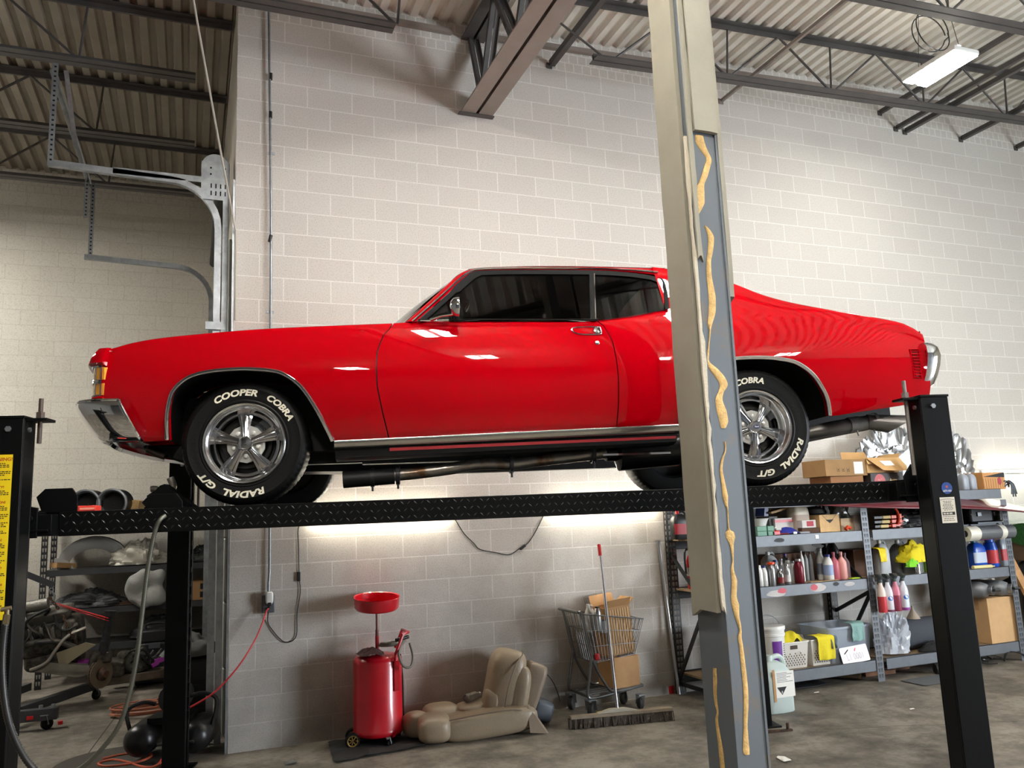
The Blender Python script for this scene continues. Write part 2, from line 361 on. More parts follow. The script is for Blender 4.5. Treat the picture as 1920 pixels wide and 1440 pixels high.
# deck bearing ledger along the wall
o=M((0,-.03,0))
for a,b in((.02,2.0),(2.46,11.4)): o.bar((a,-.03,deck(a)-.11),(b,-.03,deck(b)-.11),.05,.05)
tag(o.build('ledger_angle',stl2,loc=(0,-.03,0)),'long brown ledger angle under the roof deck along the block wall','ledger')
# conduits up under the deck
for k,(y,dx) in enumerate(((-1.55,.0),(-2.35,.0))):
    o=M((2.6,y,0)); o.tube([(x,y,deck(x)-.08-.012*(k==0)) for x in (2.6,4,6,8,10,11.4)],.011,8)
    tag(o.build('ceiling_conduit',galv,loc=(2.6,y,0)),'thin shiny conduit under the roof deck '+('crossing above the lit lamp' if k==0 else 'farther out from the wall than the lamp'),'conduit','conduits under the deck')
# lamps
def lamp(loc,label,strength=60):
    t=thing('high_bay_lamp',label,'ceiling lamp',loc,group='high bay lamps')
    o=M(); o.b2((-.17,-.32,0),(.17,.32,.05)); o.box((0,0,.08),(.12,.3,.06)); o.build('housing',white,t,bevel=.012)
    for s in(-1,1):
        q=M(); q.b2((s*.034,-.305,-.010),(s*.158,.305,-.001)); d=q.build('diffuser',mat('led_diffuser_%d'%strength,(255,250,240),.4,emit=strength),t)
    q=M(); q.b2((-.02,-.25,.1101),(.02,.25,.112)); q.build('added_uplight_strip',mat('added_uplight_%d'%strength,(255,250,240),.4,emit=strength*.55),t)  # glowing strip added on the housing to brighten the roof deck
    o=M()
    for y in(-.25,.25): o.tube([(0,y,.05),(0,y*.6,deck(loc[0])-loc[2]-.02)],.003,6)
    o.build('hanger_wire',dsteel,t); return t
L0=lamp((6.62,-1.63,6.0),'lit two strip white high bay lamp above the tail of the red car',LAMP0)
L1=lamp((3.3,-3.9,deck(3.3)-.7),'lit white high bay lamp above the red roof beside the girder',LAMP)  # unseen lamp, added to even out the light on the wall
for k,(x,y) in enumerate([(4.6,-9.0),(2.8,-9.0),(.7,-4.3),(-1.6,-9.2),(-4.3,1.5),(-4.6,3.2),(.6,-7.4)]):  # unseen; those over the car and behind the viewer added for brightness
    dup(L1,(x,y,deck(x)-.7),label='lit white high bay lamp '+['between the lift and the roller door','in the back row at mid shop','added unseen above the middle of the red car','in the back row at the dim end','over the middle of the dim bay','over the back of the dim bay','added unseen behind the viewer as front light'][k])
# cable loops above the lamp
p=atZ(1745,60,6.45); o=M(p)
o.tube([p+V((.20*cos(a)*(1+.25*(a>6)),.05*sin(a*.5),.2*sin(a)*(1+.1*(a>6)))) for a in [i*.25 for i in range(52)]],.006,6)
tag(o.build('cable_coil',cord,loc=p),'black cable loops hanging above the lit lamp','cable')
# daylight
w=bpy.data.worlds.new('World'); scn.world=w; w.use_nodes=True; bg=w.node_tree.nodes['Background']; bg.inputs[0].default_value=(.86,.93,1,1); bg.inputs[1].default_value=WORLD
ld=bpy.data.lights.new('door_daylight','AREA'); ld.shape='RECTANGLE'; ld.size=4.5; ld.size_y=4.2; ld.cycles.is_portal=True
lo=bpy.data.objects.new('door_daylight',ld); COL.objects.link(lo); lo.location=(13.45,-9.45,2.1); lo.rotation_euler=(0,radians(90),0)
scn.view_settings.view_transform='Standard'; scn.view_settings.look='None'; scn.view_settings.gamma=1; scn.view_settings.use_curve_mapping=False; scn.view_settings.exposure=EXPO
scn.cycles.use_denoising=True; scn.cycles.max_bounces=8; scn.cycles.diffuse_bounces=4; scn.cycles.glossy_bounces=5; scn.cycles.transparent_max_bounces=16; scn.cycles.caustics_reflective=False; scn.cycles.caustics_refractive=False; scn.cycles.sample_clamp_indirect=6
# ================================================================ THE LIFT
TH=radians(-14); AX=V((cos(TH),sin(TH),0)); BX=V((-sin(TH),cos(TH),0)); LO=V((.1687,-1.6997,0)); RT=1.84
LM=Matrix.Translation(LO)@Matrix.Rotation(TH,4,'Z')
def lw(x,y,z): return LM@V((x,y,z))           # lift/car frame -> world (z from the floor)
def lpx(px,py,yl):                             # pixel -> lift frame on the plane y=yl
    d=ray(px,py); n=BX; o=LO+BX*yl; p=CC+d*((o-CC).dot(n)/d.dot(n)); r=p-LO
    return r.dot(AX),r.z
lift=thing('four_post_lift','black four post car lift carrying the red coupe','car lift',LO,TH)
ZB=1.727
def runway(y0,y1,lugs):
    o=M(); o.b2((-.86,y0,ZB),(3.53,y0+.012,RT)); o.b2((-.86,y1-.012,ZB),(3.53,y1,RT)); o.b2((-.86,y0+.012,RT-.012),(3.53,y1-.012,RT))
    for x in(-.7,.2,1.1,2.,2.9,3.4): o.b2((x,y0+.012,ZB+.02),(x+.04,y1-.012,RT-.012))
    for ya,yb in((y0,y0+.035),(y1-.035,y1)): o.b2((-.86,ya,ZB-.006),(3.53,yb,ZB+.004))
    R=o.build('runway',black,lift,bevel=.003)
    if lugs:
        q=M(); n=0
        for i in range(126):
            for j in range(3):
                x=-.84+i*.0346+(j%2)*.0173; z=ZB+.02+j*.037; s=1 if (i+j)%2 else -1
                u=V((cos(.75*s),0,sin(.75*s)))*.0125; w=V((-sin(.75*s),0,cos(.75*s)))*.0036; c=V((x,y0-.0002,z)); h=V((0,-.0022,0))
                k=[q.pt(c-u),q.pt(c-w),q.pt(c+u),q.pt(c+w),q.pt(c+h-u*.4),q.pt(c+h+u*.4)]
                q.fc(k[0],k[1],k[4]);q.fc(k[1],k[2],k[5]);q.fc(k[2],k[3],k[5]);q.fc(k[3],k[0],k[4]);q.fc(k[1],k[5],k[4]);q.fc(k[3],k[4],k[5])
        q.build('tread_plate_pattern',mat('lug_paint',(17,18,19),.45,bump=.05,bs=200),R,smooth=60)
runway(-1.02,-.52,True); runway(.52,1.02,False)
PH=2.275
def post(x,y,side,near,rod=1.86):
    # side: direction (in x) of the runway
    o=M(); w,d=.16,.13; t=.012; f=-1 if near else 1
    o.b2((x-w/2,y-d/2,0),(x+w/2,y-d/2+t,PH)); o.b2((x-w/2,y+d/2-t,0),(x+w/2,y+d/2,PH))
    xs=x-side*w/2; o.b2((xs,y-d/2+t,0),(xs+side*t,y+d/2-t,PH)); xs=x+side*w/2
    for a,b in((y-d/2+t,y-d/2+.045),(y+d/2-.045,y+d/2-t)) if not near else ((y-d/2+t,y+d/2-t),): o.b2((xs,a,0),(xs-side*t,b,PH))
    o.b2((x-.13,y-.13,0),(x+.13,y+.13,.014))
    P=o.build('post',black,lift,bevel=.004)
    o=M(); o.b2((x-w/2-.004,y-d/2-.004,PH),(x+w/2+.004,y+d/2+.004,PH+.012)); o.b2((x+side*.05,y-.05,PH-.012),(x+side*.175,y+.05,PH+.001)); o.build('top_plate',black,P,bevel=.002)
    o=M(); o.cyl((x+side*.125,y,rod),(x+side*.125,y,PH+.1),.0105,n=10); o.cyl((x+side*.125,y,PH+.002),(x+side*.125,y,PH+.034),.02,n=6); o.build('threaded_rod',mat('rod_rust' if rod>2 else 'rod_steel',(80,68,62) if rod>2 else (120,114,110),.5,.5),P)
    o=M(); yf=y-d/2
    o.cyl((x+side*.015,yf-.009,PH-.05),(x+side*.015,yf,PH-.05),.014,n=6); o.cyl((x+side*(w/2),y-.01,PH-.05),(x+side*(w/2+.01),y-.01,PH-.05),.012,n=6); o.build('bolt',galv,P)
    # slotted ladder for the safety locks
    if near: return P
    o=M(); xs=x+side*(w/2-.02)
    z=.35
    while z<PH-.1: o.b2((xs,y-.012,z),(xs+side*.03,y+.012,z+.06)); z+=.1
    o.b2((xs-.004,y-.014,.3),(xs+.004,y+.014,PH-.06)); o.build('lock_ladder',black,P)
    return P
PL=post(-1.005,-1.235,1,True,2.16); PR=post(3.69,-1.235,-1,True); QL=post(-.875,1.27,1,False); QR=post(3.62,1.27,-1,False)
for xa,xb,s,nm in((-1.0,-.88,1,0),(3.69,3.62,-1,1)):
    o=M(); P=[(xa-.055,-1.16),(xa+.055,-1.16),(xb+.055,1.2),(xb-.055,1.2)]
    o.prism([(p[0],p[1],ZB-.003) for p in P],(0,0,.12)); B=o.build('cross_beam',black,lift,bevel=.004)
    for y in(-1.09,1.12):
        # lock carriage plate: pointed plate beside the post
        x=xa if y<0 else xb; x0=x; L=.125 if nm else .09
        o=M(); yy=y-.05 if y<0 else y
        o.prism([(x0,yy,ZB-.01),(x0+s*L,yy,ZB-.01),(x0+s*L,yy,RT+.02),(x0+s*(L-.05),yy,RT+.085 if nm else RT+.03),(x0,yy,RT+.085 if nm else RT+.035)],(0,.012,0))
        o.cyl((x0+s*.06,yy-.012,RT-.03),(x0+s*.06,yy,RT-.03),.013,n=10); o.b2((x0,yy+.012,ZB),(x0+s*(.17 if nm else .15),yy+.09,RT-.012)); o.b2((x0+s*.02,yy-.004,ZB+.02),(x0+s*(.16 if nm else .14),yy+.012,ZB+.03)); o.build('lock_carriage',black,B,bevel=.002)
for x0,x1,y in((-.985,-.79,-.985),(-.50,-.30,-.93)):
    o=M(); h=.118 if x0<-.9 else .075; c=.04; o.prism([(x0+.03,y,RT),(x1,y,RT),(x1,y,RT+h-c),(x1-c*.7,y,RT+h),(x0+c,y,RT+h),(x0,y,RT+h-c)],(0,.012,0)); o.b2((x0+.01,y+.012,RT),(x1-.01,y+.3,RT+.012))
    o.build('wheel_stop',black,lift,bevel=.002)
# the yellow warning decal on the near post
yf=-1.3005
o=M(); o.b2((-1.083,yf-.001,1.36),(-.963,yf,2.105)); D=o.build('warning_decal',mat('decal_yellow',(232,202,22),.45),PL)
o=M(); o.X=Matrix.Translation((-1.023,yf-.0016,0))
T=lambda cx,cz,s=1:(lambda x,y,z: (cx+x*s,0,cz+y))
o2=M(); o2.X=o.X
for z,tx,sz in((2.083,'WARNING!',.021),(1.955,'SAFETY!',.015),(1.885,'CAUTION!',.015),(1.715,'¡ALERTA!',.015),(1.59,'SEGURIDAD',.013),(1.515,'¡PRECAUCIÓN!',.012)): o2.text(tx,sz,T(0,z,1.12),bold=.0006)
rr=random.Random(3)
for a,b in((2.062,1.98),(1.935,1.905),(1.865,1.74),(1.695,1.61),(1.57,1.535),(1.495,1.385)):
    z=a; k=0
    while z>b:
        L=.108 if k%3 else .09; 
        if k%4==3: L*=rr.uniform(.35,.8)
        x=-.054
        while x<-.054+L-.006:
            w=rr.uniform(.006,.016); w=min(w,-.054+L-x); o.poly([(x,0,z),(x+w,0,z),(x+w,0,z+.0042),(x,0,z+.0042)]); x+=w+.0028
        z-=.0082 if k%4!=3 else .013; k+=1
o.build('small_print',ink,D,smooth=0); o2.build('warning_headings',mat('decal_red',(176,60,20),.6),D,smooth=0)
# control head on the near post at the photo's edge
o=M(); o.b2((-1.17,-1.40,1.20),(-.995,-1.305,1.345)); U=o.build('control_box',black,PL,bevel=.006)
o=M(); 
for x in(-1.01,-1.083): o.b2((x,-1.413,1.20),(x+.008,-1.40,1.345))
o.build('bright_rail',galv,U)
o=M()
for z in(1.225,1.27,1.315): o.b2((-1.07,-1.41,z-.014),(-1.02,-1.40,z+.014))
o.build('switch',blackp,U,bevel=.004)
o=M(); o.b2((-1.20,-1.38,.35),(-1.03,-1.31,1.12)); o.build('wooden_backing',mat('plywood',(176,158,120),.7),PL)
# labels on the other near post
o=M(); o.b2((3.648,yf-.001,1.60),(3.733,yf,1.735)); D2=o.build('data_label',mat('label_paper',(196,190,178),.5),PR)
o=M(); o.X=Matrix.Translation((3.69,yf-.0015,0))
rr=random.Random(6)
for k in range(9):
    a=.035*(k/4-1); o.poly([(a-.0036,0,1.724-.0000-.004*(k/4-1)**2),(a+.0036,0,1.724-.004*(k/4-1)**2),(a+.0036,0,1.7265-.004*(k/4-1)**2),(a-.0036,0,1.7265-.004*(k/4-1)**2)])
for z,W_ in((1.712,.052),(1.7045,.04),(1.697,.055),(1.6895,.06),(1.682,.05),(1.6745,.064),(1.667,.05),(1.632,.07),(1.622,.06),(1.612,.066)):
    x=-W_/2
    while x<W_/2-.004: w=min(rr.uniform(.006,.014),W_/2-x); o.poly([(x,0,z),(x+w,0,z),(x+w,0,z+.0028),(x,0,z+.0028)]); x+=w+.0024
o.poly([(-.036,0,1.641),(.036,0,1.641),(.036,0,1.658),(-.036,0,1.658)]); q=o.build('label_text',ink,D2,smooth=0)
o=M(); o.X=Matrix.Translation((3.69,yf-.002,0)); [o.poly([(-.031+.0046*k+.003*(k>2)+.003*(k>5),0,1.6445),(-.0278+.0046*k+.003*(k>2)+.003*(k>5),0,1.6445),(-.0278+.0046*k+.003*(k>2)+.003*(k>5),0,1.6545),(-.031+.0046*k+.003*(k>2)+.003*(k>5),0,1.6545)]) for k in range(10)]; o.build('number_marks',mat('label_paper',(196,190,178)),D2,smooth=0)
o=M(); o.lathe((3.697,yf,1.783),(0,-1,0),[(.031,0),(.031,.001)],28,False,True); D3=o.build('round_sticker',mat('sticker_blue',(28,62,128),.4),PR)
o=M(); o.X=Matrix.Translation((3.697,yf-.0015,0)); o.text("LETS GO",.0125,T(0,1.768),bold=.0003); o.build('sticker_text',white,D3,smooth=0)
o=M(); P=[]
for k in range(12): 
    r=.0105 if k%2==0 else .0045; P.append((3.697+r*sin(k*pi/6),yf-.0015,1.790+r*cos(k*pi/6)))
o.poly(P); o.build('sticker_star',mat('decal_red2',(176,70,50),.6),D3,smooth=0)
# ================================================================ THE CAR (x: back from the front axle, y: across, near side negative, z: up from the runway)
car=thing('coupe_car','glossy red two door vintage coupe with chrome wheels raised on the lift','car',LO+V((0,0,RT)),TH)
paint=mat('red_paint',(160,0,11),.5,coat=.7,spec=.0); seal=mat('black_weatherstrip',(9,9,10),.7,spec=.12); under=mat('underbody_black',(12,12,13),.6)
glass=glassmat('tinted_glass',(.42,.44,.43)); clearg=glassmat('windshield_glass',(.72,.82,.76))
# shoulder (top of fender, belt line, quarter shoulder)
TS=[(-.74,.845),(-.70,.856),(-.616,.879),(-.48,.902),(-.187,.929),(.103,.951),(.496,.969),(.739,.980),(.85,.986),(.95,.986),(1.4,.982),(1.926,.977),(2.06,.99),(2.17,1.008),(2.394,1.052),(2.6,1.047),(2.8,1.03),(3.1,.995),(3.4,.955),(3.7,.912),(3.9,.858),(4.05,.79)]
def W(x,z):
    w=.957-.105*max(0,(z-.60)/.38)**2.2-.055*max(0,(.60-z)/.3)**2
    w-=.006*max(0,1-abs(z-.60)/.06)**2*0
    if x<.1: w-=.055*((.1-x)/.85)**2
    if x>3.1: w-=.05*((x-3.1)/.95)**2
    return w
def side(s,x,z,d=0): return V((x,s*(W(x,z)+d),z))
FA=[(-.389,.356),(-.388,.42),(-.386,.48),(-.378,.535),(-.366,.587),(-.349,.618),(-.327,.643),(-.279,.679),(-.21,.702),(-.12,.714),(-.04,.718),(.02,.718),(.11,.711),(.16,.703),(.196,.692),(.26,.652),(.317,.592),(.383,.485),(.439,.368),(.458,.325)]
RA=[(2.385,.372),(2.395,.44),(2.415,.50),(2.44,.55),(2.50,.64),(2.56,.685),(2.63,.715),(2.74,.731),(2.85,.735),(2.93,.732),(3.0,.724),(3.08,.707),(3.13,.68),(3.175,.643),(3.21,.60),(3.24,.547),(3.262,.50),(3.274,.455),(3.283,.39)]
def rock(x): return .326+.0195*(x-.47)          # top of the rocker moulding
def zb(x):
    if x<FA[0][0]: return .354
    if x<=FA[-1][0]: return ip(x,FA)
    if x<RA[0][0]: return rock(x)
    if x<=RA[-1][0]: return ip(x,RA)
    return ip(x,[(3.283,.386),(3.5,.412),(3.81,.447),(3.94,.49),(4.1,.52)])
def lines(*a): 
    out=[]
    for p in a: out+=p
    return sorted(set(round(v,4) for v in out))
def rng(a,b,n): return [a+(b-a)*i/n for i in range(n+1)]
GF=[(.33,.757),(.475,.725),(.61,.70),(.71,.696),(.81,.702),(.905,.737),(.95,.772),(1.0,.80)]   # front door gap (z,x)
GR=[(.36,2.017),(.47,2.028),(.62,2.036),(.73,2.034),(.85,2.026),(.95,1.992),(.99,1.955)]
# upper quarter (sail) and roof silhouettes: x, z, half width
SIL=[(2.40,1.378,.615),(2.49,1.365,.62),(2.70,1.322,.635),(2.885,1.26,.66),(3.04,1.172,.715),(3.19,1.112,.755),(3.395,1.056,.795),(3.6,1.010,.825),(3.81,.961,.85),(3.877,.938,.86),(3.93,.905,.868),(3.975,.868,.872),(4.03,.838,.875)]
sz=lambda x: ips(x,[(p[0],p[1]) for p in SIL]); sy=lambda x: ips(x,[(p[0],p[2]) for p in SIL])
NZ=18
def panel(name,s,xs,xl,xr,mats,parent,lip=None,top=None,nz=NZ,sail=False):
    # xs: stations; xl/xr: functions z -> x of the end edges
    x0,x1=xs[0],xs[-1]; G=[]; S=[]
    for x in xs:
        t=(x-x0)/(x1-x0); b=zb(x); h=(top or (lambda q:ips(q,TS)))(x); col=[]
        for k in range(nz+1):
            z=b+(h-b)*k/nz
            xx=x
            if xl: xx+=(xl(z)-x0)*max(0,1-t*3)**2
            if xr: xx+=(xr(z)-x1)*max(0,t*3-2)**2
            col.append(side(s,xx,z))
        lo=col[0]; col=[V((lo.x,lo.y-s*.045,lo.z+.006)),V((lo.x,lo.y-s*.004,lo.z-.003))]+col
        hi=col[-1]
        if sail and x>=2.3999:
            b=sz(hi.x); wb=sy(hi.x); wa=abs(hi.y); c2=[]
            for k in range(9):
                u=k/8; c2.append(V((hi.x,s*(wa+(wb-wa)*u+.035*u*(1-u)*min(1,(b-hi.z)/.2)),hi.z+(b-hi.z)*u)))
            e=c2[-1]; S.append(c2+[V((e.x,e.y-s*.02,e.z+.012)),V((e.x,e.y-s*.05,e.z+.018))])
        if not sail or x<2.3999: col+=[V((hi.x,hi.y-s*.012,hi.z+.007)),V((hi.x,hi.y-s*.035,hi.z+.009))]
        else: col+=[hi.copy(),hi.copy()]
        G.append(col)
    # returns at both ends so that the shut lines read as real gaps
    for e in(0,-1):
        r=[V((p.x+(.0 if e==0 else 0),p.y-s*.03,p.z)) for p in G[e]]
        G=[r]+G if e==0 else G+[r]
    o=M(); o.grid(G)
    if S: o.grid(S)
    return o.build(name,mats,parent,smooth=50,weld=1e-5)
gap=.0035
nosex=lambda z: ip(z,[(.35,-.60),(.42,-.625),(.50,-.665),(.555,-.70),(.60,-.725),(.75,-.728),(.80,-.72),(.86,-.70)])
for s in(-1,1):
    xs=lines(rng(-.72,-.389,12),[p[0] for p in FA],rng(-.21,.196,14),rng(.458,.70,9),[-.3885,-.387,-.382,-.372,-.358,-.338,-.30,-.24,.23,.29,.35,.41])
    F=panel('front_fender',s,xs,nosex,lambda z:ip(z,GF)-gap,paint,car)
    D=panel('door',s,rng(.70,2.03,26),lambda z:ip(z,GF)+gap,lambda z:ip(z,GR)-gap,paint,car)
    xs=lines(rng(2.03,2.385,8),[p[0] for p in RA],rng(2.6,3.1,12),rng(3.283,3.98,14),[2.3855,2.388,2.4,2.405,2.42,2.47,3.25,3.268,3.279])
    Q=panel('quarter_panel',s,xs,lambda z:ip(z,GR)+gap,lambda z:ip(z,[(.48,3.93),(.55,3.945),(.72,3.955),(.82,3.965)]),paint,car,sail=True)
    if s<0: FEN,DOOR,QTR=F,D,Q
    for nm,A,p in(('wheel_arch_trim',FA,F),('wheel_arch_trim',RA,Q)):
        P=[side(s,x,z,.004) for x,z in A]; P=spline(P,3)
        M().tube(P,.0115,8,flat=.75).build(nm,chrome,p)
    # door shut-line shadow boards (inner structure behind the gaps)
    o=M(); 
    for G_ in(GF,GR): o.grid([[side(s,ip(z,G_)+dx,z,-.022) for z in rng(.36,.95,14)] for dx in(-.03,.03)])
    o.build('door_jamb',under,car)
    # rocker moulding, rocker and pinch weld
    o=M(); xs=rng(.468,2.383,22)
    def rk(x): r=rock(x); w=W(x,r); return [V((x,s*(w-.02),r+.003)),V((x,s*(w+.006),r)),V((x,s*(w+.009),r-.012)),V((x,s*(w+.002),r-.030)),V((x,s*(w-.012),r-.046)),V((x,s*(w-.04),r-.052))]
    o.rings([rk(x) for x in xs]); o.build('rocker_moulding',mat('satin_trim',(176,174,168),.24,1.),car,smooth=60)
    o=M(); o.rings([[V((x,s*(W(x,.3)-.03),rock(x)-.04)),V((x,s*(W(x,.3)-.05),rock(x)-.09)),V((x,s*(W(x,.3)-.12),rock(x)-.105)),V((x,s*(W(x,.3)-.2),rock(x)-.08)),V((x,s*(W(x,.3)-.2),rock(x)-.03))] for x in xs]); o.build('rocker_panel',under,car)
    o=M(); o.prism([(.76,s*.912,.262),(2.36,s*.908,.285),(2.36,s*.908,.300),(.76,s*.912,.279)],(0,s*.004,0)); o.build('pinch_weld',mat('red_primer',(120,14,22),.4),car)
def crown(xs,yf,zf,n,cr,name,m,xo=lambda x,t:0):
    G=[]
    for x in xs:
        w=yf(x); G.append([V((x+xo(x,t),t*w,zf(x)+cr*(1-t*t))) for t in [ -1+2*i/n for i in range(n+1)]])
    o=M(); o.grid(G); return o.build(name,m,car,smooth=50)
RZ=[(1.20,1.352),(1.26,1.378),(1.5,1.390),(1.75,1.392),(2.05,1.388),(2.40,1.378)]
roofz=lambda x: ips(x,RZ+[(p[0],p[1]) for p in SIL[1:]])
roofy=lambda x: ips(x,[(1.2,.575),(1.5,.58),(2.0,.585),(2.4,.59)]+[(p[0],p[2]) for p in SIL[1:]])
roof=crown(rng(1.20,2.47,26),lambda x:roofy(x)-.0,lambda x:roofz(x)+.008,16,.045,'roof',paint,lambda x,t:-.06*(1-t*t)*max(0,1-(x-1.2)/.4))
crown(rng(1.22,2.45,12),lambda x:roofy(x)-.03,lambda x:roofz(x)-.035,10,.045,'headliner',mat('black_headliner',(34,34,35),.55),lambda x,t:-.05*(1-t*t)*max(0,1-(x-1.2)/.4))
crown(rng(2.47,3.26,12),lambda x:sy(x)-.05,lambda x:sz(x)+.018,12,.04,'rear_window',glassmat('dark_glass',(.2,.2,.2)))
crown(rng(3.26,3.99,14),lambda x:sy(x)-.045,lambda x:sz(x)+.019,14,.03,'trunk_lid',paint)
hz=lambda x: ips(x,TS)+.009
crown(rng(-.74,.74,24),lambda x:W(x,ips(x,TS))-.034,hz,18,.055,'hood',paint,lambda x,t:-(1-t*t)*(.16*max(0,(.1-x)/.84)-.06*max(0,(x-.4)/.34)))
crown(rng(.745,.86,3),lambda x:.82,lambda x:hz(x)-.02,12,.05,'cowl',under)
# windshield and its pillars
wb=lambda t: V((.835-.17*(1-t*t),t*.80,.985+.045*(1-t*t))); wt=lambda t: V((1.215-.07*(1-t*t),t*.592,1.352+.05*(1-t*t)))
o=M(); o.grid([[wb(t)+(wt(t)-wb(t))*k/8+V((-.012,0,.008))*sin(pi*k/8) for t in rng(-1,1,16)] for k in range(9)]); o.build('windshield',clearg,car)
gy=lambda z: .862-.63*(z-.98)
# side window opening (x,z), clockwise from the lower front corner
WO=[(.945,.988),(1.03,1.075),(1.14,1.19),(1.235,1.29),(1.285,1.330),(1.34,1.341),(1.6,1.346),(1.98,1.342),(2.16,1.332),(2.30,1.312),(2.40,1.285),(2.425,1.25),(2.418,1.16),(2.398,1.062)]
WB=[(2.30,1.038),(2.17,1.012),(2.06,.995),(1.95,.983),(1.4,.985)]
for s in(-1,1):
    g3=lambda p,d=0: V((p[0],s*(gy(p[1])+d),p[1]))
    # A pillar + roof rail, red
    out=[(.86,.992),(.95,1.085),(1.07,1.215),(1.17,1.322),(1.235,1.366),(1.34,1.386),(1.6,1.394),(1.98,1.392),(2.16,1.388),(2.30,1.383),(2.41,1.378)]
    inn=[(.915,.988),(1.005,1.08),(1.115,1.195),(1.21,1.298),(1.27,1.346),(1.335,1.358),(1.6,1.364),(1.98,1.360),(2.16,1.352),(2.30,1.338),(2.41,1.322)]
    G=[]
    for a,b in zip(spline([(p[0],0,p[1]) for p in out],4),spline([(p[0],0,p[1]) for p in inn],4)):
        A=V((a.x,s*(gy(a.z)-.012),a.z)); B=V((b.x,s*(gy(b.z)+.004),b.z)); A0=V((a.x,s*(gy(a.z)-.05),a.z+.005)); 
        G.append([A0,A,(A+B)/2+V((0,s*.007,0)),B,B-V((0,s*.04,0))])
    M().grid(G).build('roof_rail',paint,car,smooth=60)
    # drip moulding, chrome
    P=spline([V((a[0]*.35+b[0]*.65,s*(gy(a[1]*.35+b[1]*.65)+.012),a[1]*.35+b[1]*.65)) for a,b in zip(out,inn)],4)
    M().tube(P,.0055,6).build('drip_moulding',chrome,car)
    # black gasket round the glass
    C=spline([(p[0],0,p[1]) for p in WO],4); C2=[]
    Cc=V((1.7,0,1.16))
    G=[]
    for p in C:
        d=(p-Cc); q=p+V((-.022 if p.x<1.3 else (0.01 if p.x>2.38 else 0),0,.016 if p.z>1.2 else 0)); r=p-V((-.014 if p.x<1.3 else (.014 if p.x>2.38 else 0),0,.016 if p.z>1.2 else 0))
        G.append([V((q.x,s*(gy(q.z)+.001),q.z)),V((q.x,s*(gy(q.z)+.006),q.z)),V((r.x,s*(gy(r.z)+.004),r.z)),V((r.x,s*(gy(r.z)-.02),r.z))])
    M().grid(G).build('window_gasket',seal,car)
    o=M(); o.prism([V((1.918,s*(gy(.985)+.003),.985)),V((1.946,s*(gy(.985)+.003),.985)),V((2.008,s*(gy(1.342)+.003),1.342)),V((1.98,s*(gy(1.342)+.003),1.342))],(0,-s*.02,0)); B=o.build('window_divider',seal,car)
    o=M(); o.prism([V((1.946,s*(gy(.99)+.005),.99)),V((1.952,s*(gy(.99)+.005),.99)),V((2.013,s*(gy(1.335)+.005),1.335)),V((2.007,s*(gy(1.335)+.005),1.335))],(0,-s*.01,0)); o.build('divider_trim',chrome,B)
    # glass panes
    up=[p for p in WO if p[0]<1.97]+[(1.97,1.342)]
    def pane(loop,nm): 
        o=M(); o.poly([V((x,s*(gy(z)-.006),z)) for x,z in loop]); return o.build(nm,glass,car,smooth=0)
    pane(up+[(1.97,.982),(1.4,.985)],'door_window'); pane([(1.97,1.342)]+[p for p in WO if p[0]>1.985]+WB[:-1],'quarter_window')
    # belt moulding
    M().tube([V((x,s*(gy(ips(x,TS))+.008),ips(x,TS)+.012)) for x in rng(.93,1.96,14)],.004,6).build('belt_moulding',seal,car)
    # inner door card
    o=M(); o.grid([[V((x,s*(gy(.98)-.06),z)) for x in rng(.9,2.4,4)] for z in(.3,.965)]); o.build('door_card',mat('black_vinyl',(20,20,21),.4),car)
# door hardware (near side, then far side)
def hw(s):
    D=next(c for c in car.children if c.name.startswith('door') and not c.name.startswith('door_') and (c.data.vertices[40].co.y>0)==(s>0))
    sp=lambda x,z,d=0: side(s,x,z,d)
    P=[(1.797,.928),(1.83,.943),(1.95,.944),(1.968,.938),(1.968,.90),(1.93,.893),(1.83,.90)]
    M().tube(spline([sp(x,z,.003) for x,z in P],3,True),.0035,6,loop=True).build('door_handle',chrome,D)
    o=M(); c=sp(1.945,.918); nrm=V((0,s,.25)).normalized(); o.lathe(c,nrm,[(.024,-.006),(.024,.004),(.018,.012),(.006,.014)],18,False,True); o.build('handle_button',chrome,D)
    o=M(); c=sp(1.935,.84); o.lathe(c,nrm,[(.013,-.004),(.013,.004),(.009,.007)],16,False,True); o.build('door_lock',chrome,D)
    # mirror
    c=V((1.135,s*.93,1.055)); o=M(); o.lathe(c,V((1,0,-.05)),[(.004,-.03),(.022,-.025),(.036,-.012),(.042,.010),(.042,.022),(.036,.025),(.001,.021)],20); 
    for v in o.v: v.z=c.z+(v.z-c.z)*1.32
    m=o.build('side_mirror',chrome,D); o=M(); o.tube([c+V((0,-s*.01,-.04)),V((1.06,s*.90,1.01)),V((1.0,s*.875,.995))],[.012,.011,.016],10,flat=.7)
    o.tube([V((.94,s*.872,.990)),V((1.10,s*.868,.992))],[.006,.013],8,flat=.6); o.build('mirror_arm',chrome,D)
hw(-1); hw(1)
# louvred side marker on the quarter
for s in(-1,1):
    o=M(); a=[(3.845,.775),(3.905,.775),(3.885,.60),(3.84,.60)]
    o.tube([side(s,x,z,.003) for x,z in a],.006,6,loop=True)
    for k in range(9):
        z=.765-k*.0185; x0=3.85-.0*k; o.bar(side(s,x0-.003,z,.002),side(s,3.90-.0022*k*1.0,z,.002),.011,.006)
    o.build('quarter_louver',paint,QTR if s<0 else car)
    o=M(); o.grid([[side(s,x,z,.0012) for x in(3.852,3.897)] for z in(.77,.61)]); o.build('louver_recess',mat('dark_red_recess',(60,4,10),.4),car)
